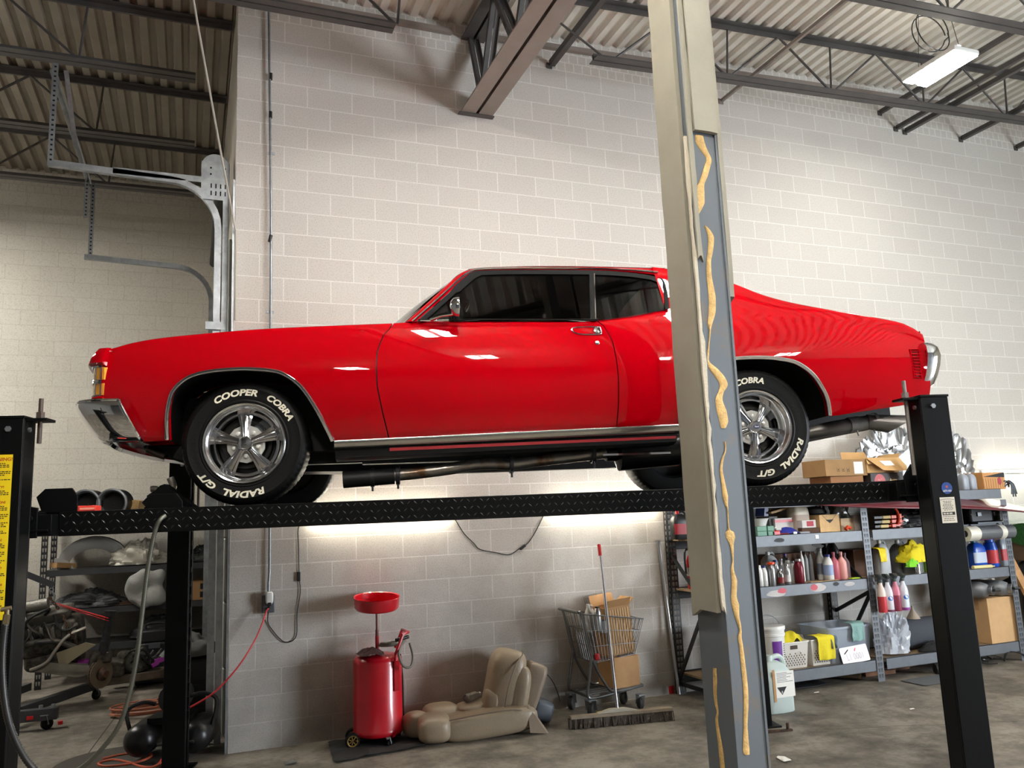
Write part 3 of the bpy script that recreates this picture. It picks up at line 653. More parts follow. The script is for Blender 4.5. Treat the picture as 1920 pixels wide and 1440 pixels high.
# bumpers
def mirror(P): return P+[V((p.x,-p.y,p.z)) for p in P[::-1][1:]]
def sweep(path,prof,shear,z0):
    path=[V(p) for p in path]; R=[]
    for i,p in enumerate(path):
        a=path[max(0,i-1)];b=path[min(len(path)-1,i+1)]; t=(b-a).normalized(); n=V((-t.y,t.x,0)); 
        if n.dot(p-V((1.6,0,0)))<0: n=-n
        R.append([V((p.x,p.y,0))+n*d+V(((z0-z)*shear,0,z)) for d,z in prof])
    return R
fp=mirror(spline([(-.615,-.935,0),(-.70,-.935,0),(-.765,-.915,0),(-.815,-.86,0),(-.87,-.7,0),(-.925,-.4,0),(-.945,0,0)],4))
o=M(); o.rings(sweep(fp,[(-.03,.555),(-.005,.567),(.022,.57),(.04,.563),(.05,.548),(.054,.53),(.052,.50),(.044,.46),(.03,.41),(.014,.375),(-.004,.357),(-.025,.352),(-.045,.37),(-.03,.45)],.5,.56)); FB=o.build('front_bumper',chrome,car,smooth=50)
SW=sweep(fp,[(-.005,.567),(.022,.57),(.04,.563),(.05,.548),(.054,.53),(.052,.50),(.044,.46),(.03,.41),(.014,.375),(-.004,.357),(-.02,.353)],.5,.56)
for e in(0,-1): M().tube(spline(SW[e],2),.009,8).build('bumper_rolled_edge',chrome,FB)
M().tube([r[2] for r in SW],.008,8).build('bumper_rolled_edge',chrome,FB)
rp=mirror(spline([(3.925,-.905,0),(3.965,-.90,0),(4.01,-.87,0),(4.05,-.78,0),(4.10,-.5,0),(4.12,0,0)],4))
o=M(); o.rings(sweep(rp,[(-.05,.80),(-.02,.818),(.01,.815),(.035,.79),(.05,.74),(.045,.68),(.03,.62),(.01,.57),(-.015,.555),(-.04,.57),(-.045,.7)],-.12,.74)); o.build('rear_bumper',chrome,car,smooth=50)
# nose: header panel, lower filler, lamps, grille
hp=mirror(spline([(-.71,-.905,0),(-.745,-.895,0),(-.775,-.85,0),(-.83,-.65,0),(-.88,-.35,0),(-.90,0,0)],4))
o=M(); o.rings(sweep(hp,[(-.05,.862),(-.005,.853),(.015,.825),(.032,.795),(.038,.768),(.02,.758),(-.06,.758)],0,.8)); o.build('header_panel',paint,car,smooth=50)
o=M(); o.rings(sweep(hp,[(-.06,.59),(.018,.59),(.022,.582),(.006,.57),(-.01,.545),(-.02,.5),(-.05,.45),(-.09,.45)],.15,.59)); o.build('valance_filler',paint,car,smooth=50)
for k,(z0,z1) in enumerate(((.682,.748),(.60,.662))):
    for s in(-1,1):
        P=[V((p.x,p.y*-s,0)) for p in hp[:9]]
        o=M(); o.rings([[p+n*.0 for n in()] or [V((p.x-.012*(1 if i>2 else .3),p.y*1.004,z)) for z in(z0,z1)]+[V((p.x+.05,p.y*.93,z)) for z in(z1,z0)] for i,p in enumerate(P)]); o.build('marker_lamp',mat('amber_lens',(214,148,40),.12,coat=1.),car)
for s in(-1,1):
    o=M()
    for z,r in((.754,.008),(.676,.006),(.666,.006),(.595,.007)): o.tube([V((p.x-.012,p.y*-s*1.008,z)) for p in hp[:10]],r,6)
    for p in(hp[1],hp[4]): o.tube([V((p.x-.012,p.y*-s*1.008,.595)),V((p.x-.012,p.y*-s*1.008,.754))],.005,6)
    o.build('lamp_bezel',chrome,car)
    c=V((-.80,s*.62,.675)); o=M(); o.lathe(c,(-1,0,0),[(.095,-.03),(.095,.02),(.085,.03)],28); o.build('headlamp_ring',chrome,car)
    o=M(); o.lathe(c,(-1,0,0),[(.085,.01),(.06,.028),(0.001,.034)],28); o.build('headlamp',white,car)
o=M(); 
for z in(.62,.65,.68,.71,.74): o.b2((-.80,-.5,z-.004),(-.775,.5,z+.004))
o.b2((-.77,-.86,.57),(-.74,.86,.77)); o.build('grille',blackp,car)
o=M(); o.grid([[V((3.96,y,z)) for y in(-.86,.86)] for z in(.50,.90)]); o.grid([[V((3.96,y,.85)) for y in(-.80,.80)],[V((3.99,y,.85)) for y in(-.80,.80)]]); o.build('tail_panel',paint,car)
# ---------------- wheels
def wheel(x,s,R,w,rot,name,cap):
    yo=s*.905; ax=V((0,s,0)); zc=R; nb=64
    o=M(); h=w
    tread=lambda i,j: 1.0
    prof=[(.196,-h+.02),(.215,-h+.004),(R-.06,-h+.0),(R-.02,-h+.012),(R-.004,-h+.035),(R,-h+.06),(R,-.055),(R-.003,-.030),(R-.013,-.012),(R-.024,-.0035),(R-.034,.001),(R-.038,.003),(R-.042,.0015),(R-.075,.0045),(.232,.001),(.226,.004),(.219,.003),(.212,-.006),(.200,-.018)]
    def rf(i,j):
        if 4<=j<=8: return 1-(.011 if (i+(j>6))%4<1 else 0)
        if j==9: return 1-(.004 if i%4<1 else 0)
        return 1
    o.lathe((x,yo,zc),ax,prof,nb*4,rf=rf); T=o.build(name,rubber,car,smooth=30)
    # white raised letters
    o=M()
    def arc(txt,a0,a1,r,size):
        c=bpy.data.curves.new('t','FONT'); c.body=txt; c.size=size; q=bpy.data.objects.new('t',c); me=q.to_mesh(); xs=[v.co.x for v in me.vertices]; x0,x1=min(xs),max(xs); q.to_mesh_clear(); bpy.data.objects.remove(q)
        def fn(u,v,_):
            t=radians(a0+(a1-a0)*(u-x0)/(x1-x0)); rr=r+(v-size*.33+size*.05)*1.0
            return V((x+(-s)*-1*0+ (rr*cos(t) if s<0 else -rr*cos(t)),yo+s*.0062,zc+rr*sin(t)))
        o=M(); o.text(txt,size,lambda u,v,_:fn(u,v+size*.33,_),bold=size*.04,shear=.18,align='LEFT'); o.build('raised_lettering',mat('letter_white',(222,218,200),.7),T,smooth=0)
    for tx,a0,a1 in(('COOPER',125,76),('COBRA',64,26),('RADIAL',-67,-112),('G/T',-122,-143)): arc(tx,a0+rot,a1+rot,.266,.046)
    # rim: lip, barrel, five tapered spokes
    o=M(); o.lathe((x,yo,zc),ax,[(.200,-.02),(.214,-.004),(.2145,.003),(.210,.008),(.203,.006),(.198,-.006),(.190,-.012),(.180,-.030),(.172,-.052),(.166,-.060),(.158,-.060),(.156,-.075),(.156,-.16)],72); RM=o.build('rim',mat('rim_chrome',(236,236,238),.13,1.),T,smooth=35)
    for k in range(5):
        t=radians(90+rot*.0+(0 if rot==0 else 18-18)+72*k+(2 if rot==0 else -36)); u=V((cos(t),0,sin(t))); v=V((-sin(t),0,cos(t))); c=V((x,yo,zc))
        o=M(); Rr=[]
        for r,wd,d,th in((.028,.020,-.030,.02),(.05,.018,-.034,.02),(.08,.022,-.040,.02),(.115,.030,-.047,.02),(.145,.037,-.054,.018),(.161,.042,-.060,.014)):
            p=c+u*r+ax*d
            Rr.append([p-v*wd-ax*.014,p-v*wd,p-v*wd*.62+ax*.004,p-v*wd*.45-ax*.001,p-v*wd*.2+ax*.003,p+v*wd*.2+ax*.003,p+v*wd*.45-ax*.001,p+v*wd*.62+ax*.004,p+v*wd,p+v*wd-ax*.014,p-ax*(th+.01)])
        o.rings(Rr); o.build('spoke',chrome,RM,smooth=45) if False else o.build('spoke',mat('spoke_chrome',(170,171,174),.12,1.),T,smooth=45)
        # lug pad between spokes
        t2=t+radians(36); u2=V((cos(t2),0,sin(t2))); v2=V((-sin(t2),0,cos(t2)))
        o=M(); P=[c+u2*.040-v2*.020+ax*-.052,c+u2*.040+v2*.020+ax*-.052,c+u2*.092+v2*.040+ax*-.055,c+u2*.102+ax*-.055,c+u2*.092-v2*.040+ax*-.055]
        o.prism(P,ax*-.012); o.lathe(c+u2*.066+ax*-.053,ax,[(.014,-.004),(.014,.004),(.011,.006),(.010,.012),(.004,.014)],12,False,True); o.build('lug_plate',mat('polished_alloy',(206,206,202),.3,.35),T)
    o=M(); o.lathe((x,yo,zc),ax,[(.040,-.05),(.040,-.022),(.034,-.012),(.030,-.006),(.012,-.003),(.0008,-.003)],24); CP=o.build('center_cap',chrome,T)
    o=M(); P=[]
    for k in range(28): a=2*pi*k/28; P.append(V((x+.0175*cos(a)*(1 if s<0 else -1),yo+s*-.0022,zc+.011*sin(a))))
    em=mat('emblem_dark' if cap else 'emblem_blue',(40,34,34) if cap else (36,52,92),.3)
    if cap:
        o=M(); f=lambda u,v:V((x+(u if s<0 else -u),yo+s*-.002,zc+v)); o.tube(spline([f(-.010,.004),f(-.002,.012),f(.008,.009),f(.006,.002),f(-.004,-.002)],4),.0016,5); o.tube(spline([f(-.008,-.008),f(-.004,-.002),f(.004,-.009),f(.010,-.006)],4),.0014,5); o.build('cap_emblem',em,T)
        return_early=1
    else:
        o.poly(P); o.build('cap_emblem',em,T,smooth=0)
        o=M(); o.text('Ford',.0125,lambda u,v,_:V((x+(u if s<0 else -u),yo+s*-.0012,zc+v)),shear=.3,bold=.0003); o.build('emblem_script',white,T,smooth=0)
    o=M(); o.lathe((x,yo,zc),ax,[(.03,-.11),(.150,-.11),(.150,-.125),(.03,-.125)],36); o.lathe((x,yo,zc),ax,[(.11,-.085),(.13,-.085),(.135,-.11)],36); o.build('brake_disc',mat('brake_iron',(46,45,43),.4,.7),T)
    o=M(); o.lathe((x,yo,zc),ax,[(.002,-.165),(.20,-.165),(.20,-.18),(.002,-.18)],32); o.build('wheel_well_disc',under,T)
    o=M(); t=radians(40); c=V((x,yo,zc))+V((cos(t)*.12,0,sin(t)*.12)); o.box(c+ax*-.1,(.07,.03,.10),Matrix.Rotation(-t,3,'Y')); o.build('brake_caliper',gsteel,T)
for s in(-1,1):
    wheel(0,s,.328,.235,0,'front_tire',True); wheel(2.845,s,.340,.275,50,'rear_tire',False)
# ---------------- wheel wells, floor pan, running gear
for xc,A in((0,FA),(2.84,RA)):
    for s in(-1,1):
        o=M(); G=[]
        for x,z in A: G.append([V((xc+(x-xc)*1.02,s*y,.30+(z-.30)*1.015)) for y in(.93,.86,.6,.5)])
        o.grid(G); P=[V((x,s*.5,z)) for x,z in A]; o.poly(P); o.build('wheel_well',under,car)
o=M()
o.b2((-.40,-.60,.30),(.50,.60,.62)); o.b2((.45,-.80,.30),(2.42,.80,.36)); o.b2((2.40,-.55,.36),(3.90,.55,.60)); o.b2((3.3,-.78,.50),(3.9,.78,.6))
for s in(-1,1): o.b2((-.10,s*.42,.235),(.70,s*.50,.34)); o.b2((.6,s*.56,.215),(2.4,s*.66,.31))
o.prism([(.0,-.16,.22),(.8,-.16,.20),(1.5,-.12,.26),(1.5,-.12,.36),(0,-.16,.36)],(0,.32,0)); o.build('floor_pan',under,car)
o=M(); o.prism([(-.60,-.62,.335),(-.40,-.62,.26),(-.30,-.62,.255),(-.12,-.62,.22),(.05,-.62,.23),(.1,-.62,.36),(-.6,-.62,.36)],(0,1.24,0)); o.build('front_crossmember',under,car,bevel=.02)
o=M(); o.lathe((-.50,-.70,.31),(1,0,-.45),[(.01,-.06),(.022,-.05),(.026,0),(.022,.05),(.01,.06)],16); o.build('tow_hook',mat('dull_chrome',(90,88,84),.3,.9),car)
o=M(); o.tube([V((.50,-.74,.125)),V((.78,-.74,.138))],.047,14); o.build('exhaust_sleeve',mat('exhaust_black',(24,24,25),.5,.4),car)
o=M(); o.tube(spline([(.74,-.74,.138),(.95,-.74,.152),(1.1,-.73,.168),(1.22,-.72,.186),(1.34,-.72,.188),(1.45,-.72,.182),(1.6,-.71,.198),(1.85,-.70,.218),(2.0,-.70,.232)],5),.034,14); EX=o.build('exhaust_pipe',mat('exhaust_steel',(150,144,134),.3,.9,rgb2=(116,84,58),vs=5,thr=(.48,.62)),car)
for x in(.66,.80,1.44,1.92): 
    z=ip(x,[(.66,.132),(.8,.14),(1.44,.182),(1.92,.222)]); o=M(); o.lathe((x,-.735+.02*(x>1),z),(1,0,0),[(.047,-.012),(.052,-.01),(.052,.01),(.047,.012)],16); o.cyl((x,-.74,z-.075),(x,-.74,z-.04),.006,n=8); o.build('exhaust_clamp',dsteel,EX)
o=M(); o.tube([V((2.0,-.69,.232)),V((2.06,-.68,.235)),V((2.08,-.66,.24)),V((2.44,-.66,.26)),V((2.46,-.66,.262))],[.036,.04,.085,.085,.04],20,flat=1.35); o.build('muffler',mat('muffler_black',(20,21,22),.25,.3),car,smooth=60)
o=M(); o.b2((1.96,-.80,.208),(2.36,-.79,.219)); o.build('heat_shield',chrome,car)
o=M(); o.tube(spline([(3.1,-.62,.30),(3.24,-.70,.31),(3.40,-.76,.335),(3.60,-.78,.36)],5),.042,16); o.lathe((3.5,-.77,.348),(1,0,.1),[(.042,-.02),(.047,-.018),(.047,.05),(.042,.055)],16); o.lathe((3.64,-.785,.366),(1,-.02,.06),[(.05,-.008),(.05,.012)],16); o.cyl((3.63,-.80,.29),(3.62,-.80,.33),.005); o.cyl((3.53,-.79,.28),(3.52,-.79,.32),.005)
# angled tail tip
x,y,d=frame(V((1,-.25,-.02))); c0=V((3.60,-.78,.362)); P=[];Q=[]
for k in range(20):
    a=2*pi*k/20; r=x*cos(a)*.046+y*sin(a)*.046; P.append(c0+r); Q.append(c0+d*(.20+.09*sin(a))+r*1.06+V((0,-.0,-.02)))
o.rings([P,Q],True,True,False); o.build('tailpipe',mat('tail_steel',(118,116,113),.4,.6),car)
o=M(); o.tube([V((2.845,-.72,.34)),V((2.845,.72,.34))],.045,12); o.sph((2.845,0,.34),(.15,.14,.14)); o.tube([V((1.4,0,.30)),V((2.75,0,.34))],.035,10); o.build('rear_axle',under,car)
# ---------------- cabin
vin=mat('black_vinyl',(20,20,21),.4)
def seat(x,y,w,nm):
    o=M(); o.rings([[V((x+a,y+t*w,z)) for t in(-1,-.6,0,.6,1)]+[V((x+a+.14,y+t*w,z-.02)) for t in(1,.6,0,-.6,-1)] for a,z in((-.02,.45),(-.01,.62),(.05,.82),(.11,.98),(.13,1.02))]); o.b2((x-.5,y-w,.40),(x+.02,y+w,.56)); o.build(nm,vin,car,bevel=.02)
seat(1.72,-.36,.28,'front_seat'); seat(1.72,.36,.28,'front_seat'); seat(2.34,0,.58,'rear_seat')
o=M(); o.b2((.92,-.72,.70),(1.05,.72,.99)); o.build('dashboard',vin,car,bevel=.03)
o=M(); x,y,d=frame(V((.9,0,.45))); c=V((1.24,-.36,.98)); o.tube([c+(x*cos(a)+y*sin(a))*.19 for a in [2*pi*k/32 for k in range(32)]],.012,8,loop=True); o.cyl(c,c-V((.2,0,.1)),.02); o.build('steering_wheel',vin,car)
o=M(); o.b2((1.26,-.09,1.285),(1.285,.09,1.33)); o.build('rear_view_mirror',chrome,car,bevel=.01)
# ================================================================ COLUMN AND THINGS ON THE WALL
def pill(o,c,d,R=None,e=.5,n=28,m=16,dn=0,ds=4):
    c=V(c); f=lambda v,p: math.copysign(abs(v)**p,v); Q=[]
    for j in range(1,m):
        t=pi*j/m-pi/2; r=[]
        for i in range(n):
            a=2*pi*i/n; q=V((d[0]/2*f(cos(t),e)*f(cos(a),e),d[1]/2*f(cos(t),e)*f(sin(a),e),d[2]/2*f(sin(t),e)))
            if dn: q+=q.normalized()*dn*noise.noise(V((q.x,q.y,q.z))*ds+c)
            r.append(c+(R@q if R is not None else q))
        Q.append(r)
    return o.rings(Q)
def RX(a): return Matrix.Rotation(radians(a),3,'X')
def RY(a): return Matrix.Rotation(radians(a),3,'Y')
def RZ_(a): return Matrix.Rotation(radians(a),3,'Z')
gcol=mat('column_steel',(92,98,104),.5,.3,rgb2=(112,98,84),vs=6,thr=(.56,.75)); clad=mat('column_cladding',(140,135,121),.75,bump=.25,bs=9,var=.1,vs=3); clade=mat('cladding_core',(186,178,160),.9,bump=.5,bs=60); glue=mat('tan_glue',(202,166,104),.7,bump=.5,bs=120,var=.25,vs=30)
t=thing('steel_column','grey steel column with torn beige cladding and tan glue streaks in front of the car','column',(2.09,-3.715,0)); off=(2.09,-3.715,0)
o=M(off); o.b2((2.004,-3.824,0),(2.176,-3.606,5.645)); 
for a,b in((2.0,2.014),(2.166,2.18)): o.b2((a,-3.83,0),(b,-3.6,5.645))
o.b2((1.93,-3.9,0),(2.25,-3.53,.018)); o.build('steel_shaft',gcol,t,bevel=.002)
rr=random.Random(5)
def board(name,P0,P1,up,w0,w1,th,m,jag=.03):
    pass
def ragged(name,a,b,ax,depth,z0,z1,jag,m,jb=1.):
    # board in a vertical plane from corner a to b (xy), thickness vector ax*depth, ragged lower edge and slightly chipped sides
    o=M(off); n=44; R=[]
    for i in range(n+1):
        t_=i/n; z=z0+(z1-z0)*t_; e0=noise.noise((z*3.1,a[0]*7,1))*.006*jb+noise.noise((z*14,2,3))*.003*jb; e1=noise.noise((z*2.7,b[0]*5,9))*.008*jb+noise.noise((z*16,5,3))*.004*jb
        if i==0: zA,zB=z+jag*.4,z-jag*.2
        else: zA=zB=z
        A=V((a[0],a[1],zA)); B=V((b[0],b[1],zB)); d=(B-A); d.z=0; d.normalize(); A-=d*e0; B+=d*e1; D=V((ax[0],ax[1],0))*depth
        k=[A,A+(B-A)*.3+V((0,0,(rr.uniform(-jag,jag) if i==0 else 0))),A+(B-A)*.65+V((0,0,(rr.uniform(-jag,jag) if i==0 else 0))),B]
        R.append(k+[q+D for q in k[::-1]])
    o.rings(R); return o.build(name,m,t,smooth=30)
zq=atX(1322,1152,2.0).z
ragged('cladding_board',(1.998,-3.80),(1.998,-3.598),(-1,0),.024,zq,5.64,.05,clad)
ragged('cladding_strip',(2.0,-3.831),(2.028,-3.831),(0,-1),.012,atY(1297,480,-3.84).z-.02,5.64,.03,clad)
zf=atY(1318,250,-3.83).z
ragged('cladding_board',(2.033,-3.831),(2.172,-3.831),(0,-1),.022,zf,5.64,.004,clad,.5)
zr=atX(1374,608,2.2).z
ragged('cladding_board',(2.181,-3.83),(2.181,-3.60),(1,0),.026,zr+.12,5.64,.04,clad)
ragged('cladding_edge',(1.984,-3.818),(2.0,-3.818),(0,-1),.013,zq+.02,atX(1283,260,2.0).z,.03,clade,2.)
def streak(P,to,n,name):
    C=spline([to(x,y) for x,y,w in P],4); Wd=[]
    for i in range(len(P)-1):
        for k in range(4): Wd.append(P[i][2]+(P[i+1][2]-P[i][2])*k/4)
    Wd.append(P[-1][2]); o=M(off); G=[]
    n=V(n); sx=V((0,0,1)).cross(n).normalized()
    for c,w in zip(C,Wd):
        w=w/383; G.append([c-sx*w,c-sx*w*.8+n*.0035,c+n*(.0045+.002*noise.noise(c*40)),c+sx*w*.8+n*.0035,c+sx*w])
    o.grid(G); return o.build(name,glue,t,smooth=60)
toF=lambda x,y: atY(x,y,-3.8245); toF2=lambda x,y: atY(x,y,-3.8245); toL=lambda x,y: atX(x,y,1.9995)
for P in ([(1311,254,9),(1313,268,11),(1320,282,9),(1329,298,6),(1326,312,7),(1321,330,7),(1315,345,7),(1312,360,11),(1312,380,11),(1309,398,4),(1308,402,1)],
 [(1322,424,2),(1328,432,5),(1333,445,7),(1332,470,6),(1329,490,5),(1330,520,6),(1335,555,8),(1335,585,8),(1331,608,5),(1331,620,1.5),(1329,645,1),(1327,664,3),(1326,678,5),(1338,692,10),(1350,707,11),(1357,722,9),(1352,735,6),(1348,750,8),(1353,770,11),(1357,790,10),(1356,803,5)],
 [(1359,828,1),(1360,845,1),(1355,860,2),(1352,880,3),(1356,905,4),(1360,930,6),(1362,947,3),(1364,955,1),(1366,990,1),(1368,998,9),(1370,1008,10),(1372,1022,4),(1374,1050,1),(1373,1068,3),(1377,1090,6),(1376,1118,6),(1379,1135,8),(1382,1155,5),(1388,1180,2),(1387,1195,4),(1390,1215,4),(1395,1260,5),(1398,1290,5),(1399,1320,5),(1398,1360,4),(1399,1405,7),(1401,1415,5)]):
    streak(P,toF,(0,-1,0),'glue_streak')
streak([(1340,1252,5),(1341,1275,6),(1341,1300,5),(1343,1320,4),(1346,1335,2),(1344,1350,4),(1348,1380,5),(1352,1410,7),(1355,1440,7),(1357,1470,6)],toL,(-1,0,0),'glue_streak')
# ---- conduit, outlet, cords
t=thing('wall_conduit','thin vertical metal conduit strapped to the block wall above the outlet','conduit',(.3,-.03,1.2)); off=(.3,-.03,1.2)
o=M(off); o.tube([(.262,-.034,6.35),(.295,-.034,4.4),(.30,-.034,2.6),(.302,-.034,1.36),(.296,-.03,1.28),(.296,-.03,1.19)],.0105,10); o.build('pipe',galv,t)
for z in(5.72,4.2,5.35): o=M(off); o.cyl((.283+.0*z,-.034,z-.03),(.283+.0*z+.012*(z<4.5),-.034,z+.03),.015,n=12); o.build('coupling',dsteel,t)
o=M(off)
for z in(5.0,3.55,2.2): o.b2((.262,-.006,z-.012),(.325,0,z+.012))
o.build('strap',galv,t)
t=thing('wall_outlet','grey outlet box on the block wall with a white plug-in unit','outlet',(.292,0,1.1)); off=(.292,0,1.1)
o=M(off); o.b2((.245,-.052,1.045),(.342,0,1.185)); o.build('box',gsteel,t,bevel=.006)
o=M(off); pill(o,(.298,-.075,1.165),(.062,.05,.10),None,.55); o.build('plug_in_unit',white,t)
o=M(off); o.b2((.283,-.10,1.10),(.312,-.06,1.13)); o.b2((.272,-.075,1.062),(.292,-.05,1.09)); o.build('plug',blackp,t,bevel=.004)
def cable(name,P,r,m,label,cat='cable',loc=None,n=5,group=None,sw=None):
    P=[V(p) for p in P]; l=loc or P[0]; o=M(l); o.tube(spline(P,n),r,7); c=o.build(name,m,loc=l); tag(c,label,cat,group)
    if sw: q=M(l); q.bar(V(sw[0]),V(sw[1]),.028,.022); q.build('inline_switch',blackp,c,bevel=.005)
    return c
wp=lambda x,y,d=-.012: atY(x,y,d)
cable('lamp_cord',[(.66,-.03,1.775)]+[wp(*p) for p in((561,985),(560,1030),(561,1080),(563,1110),(557,1150),(556,1190),(545,1203),(530,1202),(512,1183),(502,1165))]+[(.30,-.06,1.10)],.0042,cord,'thin black cord looping down the wall to the outlet',sw=(wp(560,1072),wp(560,1090)))
cable('lamp_cord',[(1.86,-.03,1.78)]+[wp(*p) for p in((853,973),(870,1000),(888,1018),(900,1030),(930,1036),(955,1040),(975,1028),(990,1018),(1005,995),(1019,967))]+[(2.80,-.03,1.78)],.0042,cord,'black cord sagging on the wall between the two lit tubes',sw=(wp(975,1030),wp(985,1022)))
cable('power_cable',[(.292,-.085,1.08),wp(500,1145,-.10),wp(492,1168,-.13),wp(478,1200,-.16),wp(455,1238,-.2),wp(428,1272,-.2),wp(398,1301,-.16),wp(362,1323,-.1),wp(335,1337,-.05),wp(310,1352,.0),(-.42,.05,.22),(-.46,-.02,.06),(-.5,-.1,.012)],.0065,mat('red_cable',(206,42,46),.5),'red extension cord sagging from the wall outlet to the compressor')
def tube_lamp(x0,x1,z,label):
    t=thing('tube_lamp',label,'wall lamp',(x0,0,z),group='lit tubes on the block wall')
    o=M((x0,0,z)); o.b2((x0,-.025,z-.02),(x1,0,z+.02)); o.build('housing',white,t,bevel=.004)
    o=M((x0,0,z)); o.tube([(x0+.02,-.034,z),(x1-.02,-.034,z)],.012,10); o.build('tube',mat('tube_glow',(255,247,225),.4,emit=TUBE),t)
tube_lamp(.60,1.87,1.78,'lit white tube lamp on the wall behind the front wheels of the car'); tube_lamp(2.79,4.0,1.78,'lit white tube lamp on the wall behind the column'); tube_lamp(8.45,9.65,2.03,'lit white tube lamp on the wall past the far rack')
# ---- overhead door track of the bay
t=thing('overhead_door_track','galvanised overhead door track with hanging perforated angles in the dim bay','door track',(-.1,.4,0)); off=(-.1,.4,0)
def track(y,name):
    P=[V((-.13,y,.02)),V((-.13,y,4.40))]; 
    for k in range(1,9): a=radians(90*k/8); P.append(V((-.13-.42*(1-cos(a)),y,4.40+.42*sin(a))))
    P.append(V((-1.5,y,4.86))); o=M(off)
    R=[]
    for i,p in enumerate(P):
        a=P[max(0,i-1)];b=P[min(len(P)-1,i+1)]; d=(b-a).normalized(); n=V((-d.z,0,d.x)); s=V((0,1,0))
        R.append([p+n*u+s*v for u,v in((-.028,-.025),(-.028,.025),(-.020,.025),(-.024,-.019),(.024,-.019),(.020,.025),(.028,.025),(.028,-.025))])
    o.rings(R); return o.build(name,galv,t,smooth=30)
track(.4,'track'); track(3.0,'track')
def perf(p,q,w,name='perforated_angle',holes=True,up=V((0,1,0))):
    p=V(p);q=V(q); o=M(off); o.ang(p,q,w,.004,1,1,up); h=o; h.m=1
    if holes:
        x,y,d=frame(q-p,up); L=(q-p).length; k=.04
        while k<L-.03:
            c=p+d*k+x*w*.5-y*.0025; h.poly([c-x*.009-d*.008,c+x*.009-d*.008,c+x*.009+d*.008,c-x*.009+d*.008]); k+=.045
    o.build(name,[galv,mat('hole_dark',(16,16,17),.9)],t,smooth=0)
perf((-1.5,.37,4.84),(-1.5,.37,5.77),.045); perf((-1.46,2.97,4.86),(-1.46,2.97,5.75),.045); perf((-1.52,2.93,5.30),(-1.52,2.93,5.80),.045)
perf((-1.5,.40,5.74),(-1.48,3.02,5.76),.04,'cross_angle',False); perf((-1.38,.9,5.25),(-1.42,.42,5.74),.035,'brace_angle',False)
perf((-.09,.36,.0),(-.09,.36,4.75),.05,'jamb_angle',False); perf((-.09,3.0,.0),(-.09,3.0,4.75),.05,'jamb_angle',False)
o=M(off); o.b2((-.13,.375,4.82),(-1.0,.385,4.875)); o.b2((-.28,.36,4.66),(-.04,.366,5.02)); 
o.m=1
for x,z in [(-.20,4.96),(-.2,4.90),(-.08,4.96),(-.08,4.9)]: o.cyl((x,.354,z),(x,.36,z),.008,n=8)
for k in range(4): 
    for z in(4.70,4.77): o.b2((-.2+k*.04,.355,z),(-.19+k*.04,.36,z+.04))
o.build('end_bearing_plate',[galv,mat('hole_dark',(16,16,17),.9)],t)
o=M(off); o.lathe((-.16,.42,4.98),(0,-1,0),[(.02,-.06),(.12,-.06),(.125,-.02),(.11,-.01),(.11,.01),(.125,.02),(.12,.05),(.02,.05)],28); o.build('cable_drum',galv,t)
o=M(off); o.tube([(-.11,.5,4.86),(-.11,2.9,4.86)],.05,16); o.build('torsion_spring',mat('spring_black',(24,24,25),.5,.4,bump=.8,bs=60),t)
o=M(off); o.b2((-.22,.355,3.46),(-.04,.37,3.53)); o.build('track_bracket',galv,t); o=M(off); o.b2((-.11,.42,3.5),(-.085,.44,4.2)); o.build('spacer_strip',white,t)
cable('pull_rope',[atY(360,-40,-1.0),atY(363,0,-.9),atY(395,180,-.55),atY(415,290,-.35),atY(430,370,-.2),atY(440,425,-.06),atY(442,450,-.02),atY(441,600,-.02)],.0085,mat('rope_white',(176,172,160),.7),'pale rope running down from the roof to the corner of the block wall','rope')
o=M((-.012,.0,0)); o.b2((-.022,.0,0),(-.004,.02,4.72)); tag(o.build('corner_flashing',galv,loc=(-.012,0,0)),'thin metal flashing on the corner of the block wall','flashing')
# ================================================================ ON THE FLOOR BY THE WALL
dred=mat('drain_red',(200,16,36),.32,coat=.4,var=.12,vs=3)
cx,cy=1.13,-.255
t=thing('oil_drain','red rolling oil drain tank with a raised catch pan by the wall','oil drain',(cx,cy,0)); off=(cx,cy,0)
zt=atY(705,1226,cy).z; zp=atY(706,1126,cy).z
o=M(off); o.lathe((cx,cy,0),(0,0,1),[(.17,.065),(.190,.07),(.198,.085),(.198,.115),(.194,.12),(.194,zt-.06),(.19,zt-.03),(.165,zt-.008),(.10,zt),(.001,zt+.002)],48,cap0=True); o.build('tank',dred,t,smooth=50)
o=M(off); o.tube([(cx,cy,zt),(cx,cy,zt+.14)],.016,12); o.build('mast_sleeve',dred,t)
o=M(off); o.tube([(cx,cy,zt+.1),(cx,cy,zp-.02)],.010,10); o.cyl((cx,cy,zt+.13),(cx,cy,zt+.19),.014,n=10); o.build('mast',mat('mast_steel',(120,82,78),.4,.6),t)
o=M(off); o.lathe((cx,cy,zp-.085),(0,-.13,1),[(.03,.0),(.10,.005),(.165,.017),(.180,.035),(.185,.115),(.189,.117),(.187,.121),(.178,.115),(.173,.045),(.1,.025),(.001,.02)],48,cap0=True); o.build('catch_pan',dred,t,smooth=50)
hx=cx+.115; o=M(off); o.tube([(hx,cy-.155,zt-.20),(hx,cy-.16,zt+.01),(hx+.06,cy-.16,zt+.155),(hx+.11,cy-.13,zt+.165),(hx+.11,cy+.06,zt+.165),(hx+.055,cy+.09,zt+.02)],.0125,8); o.b2((hx-.02,cy-.182,zt-.27),(hx+.02,cy-.16,zt-.04)); o.build('push_handle',dred,t)
o=M(off); o.tube([(hx+.01,cy-.13,zt+.11),(hx+.12,cy-.10,zt+.125)],.015,10); o.build('handle_grip',blackp,t)
o=M(off); c=V((hx-.005,cy-.02,zt+.01))
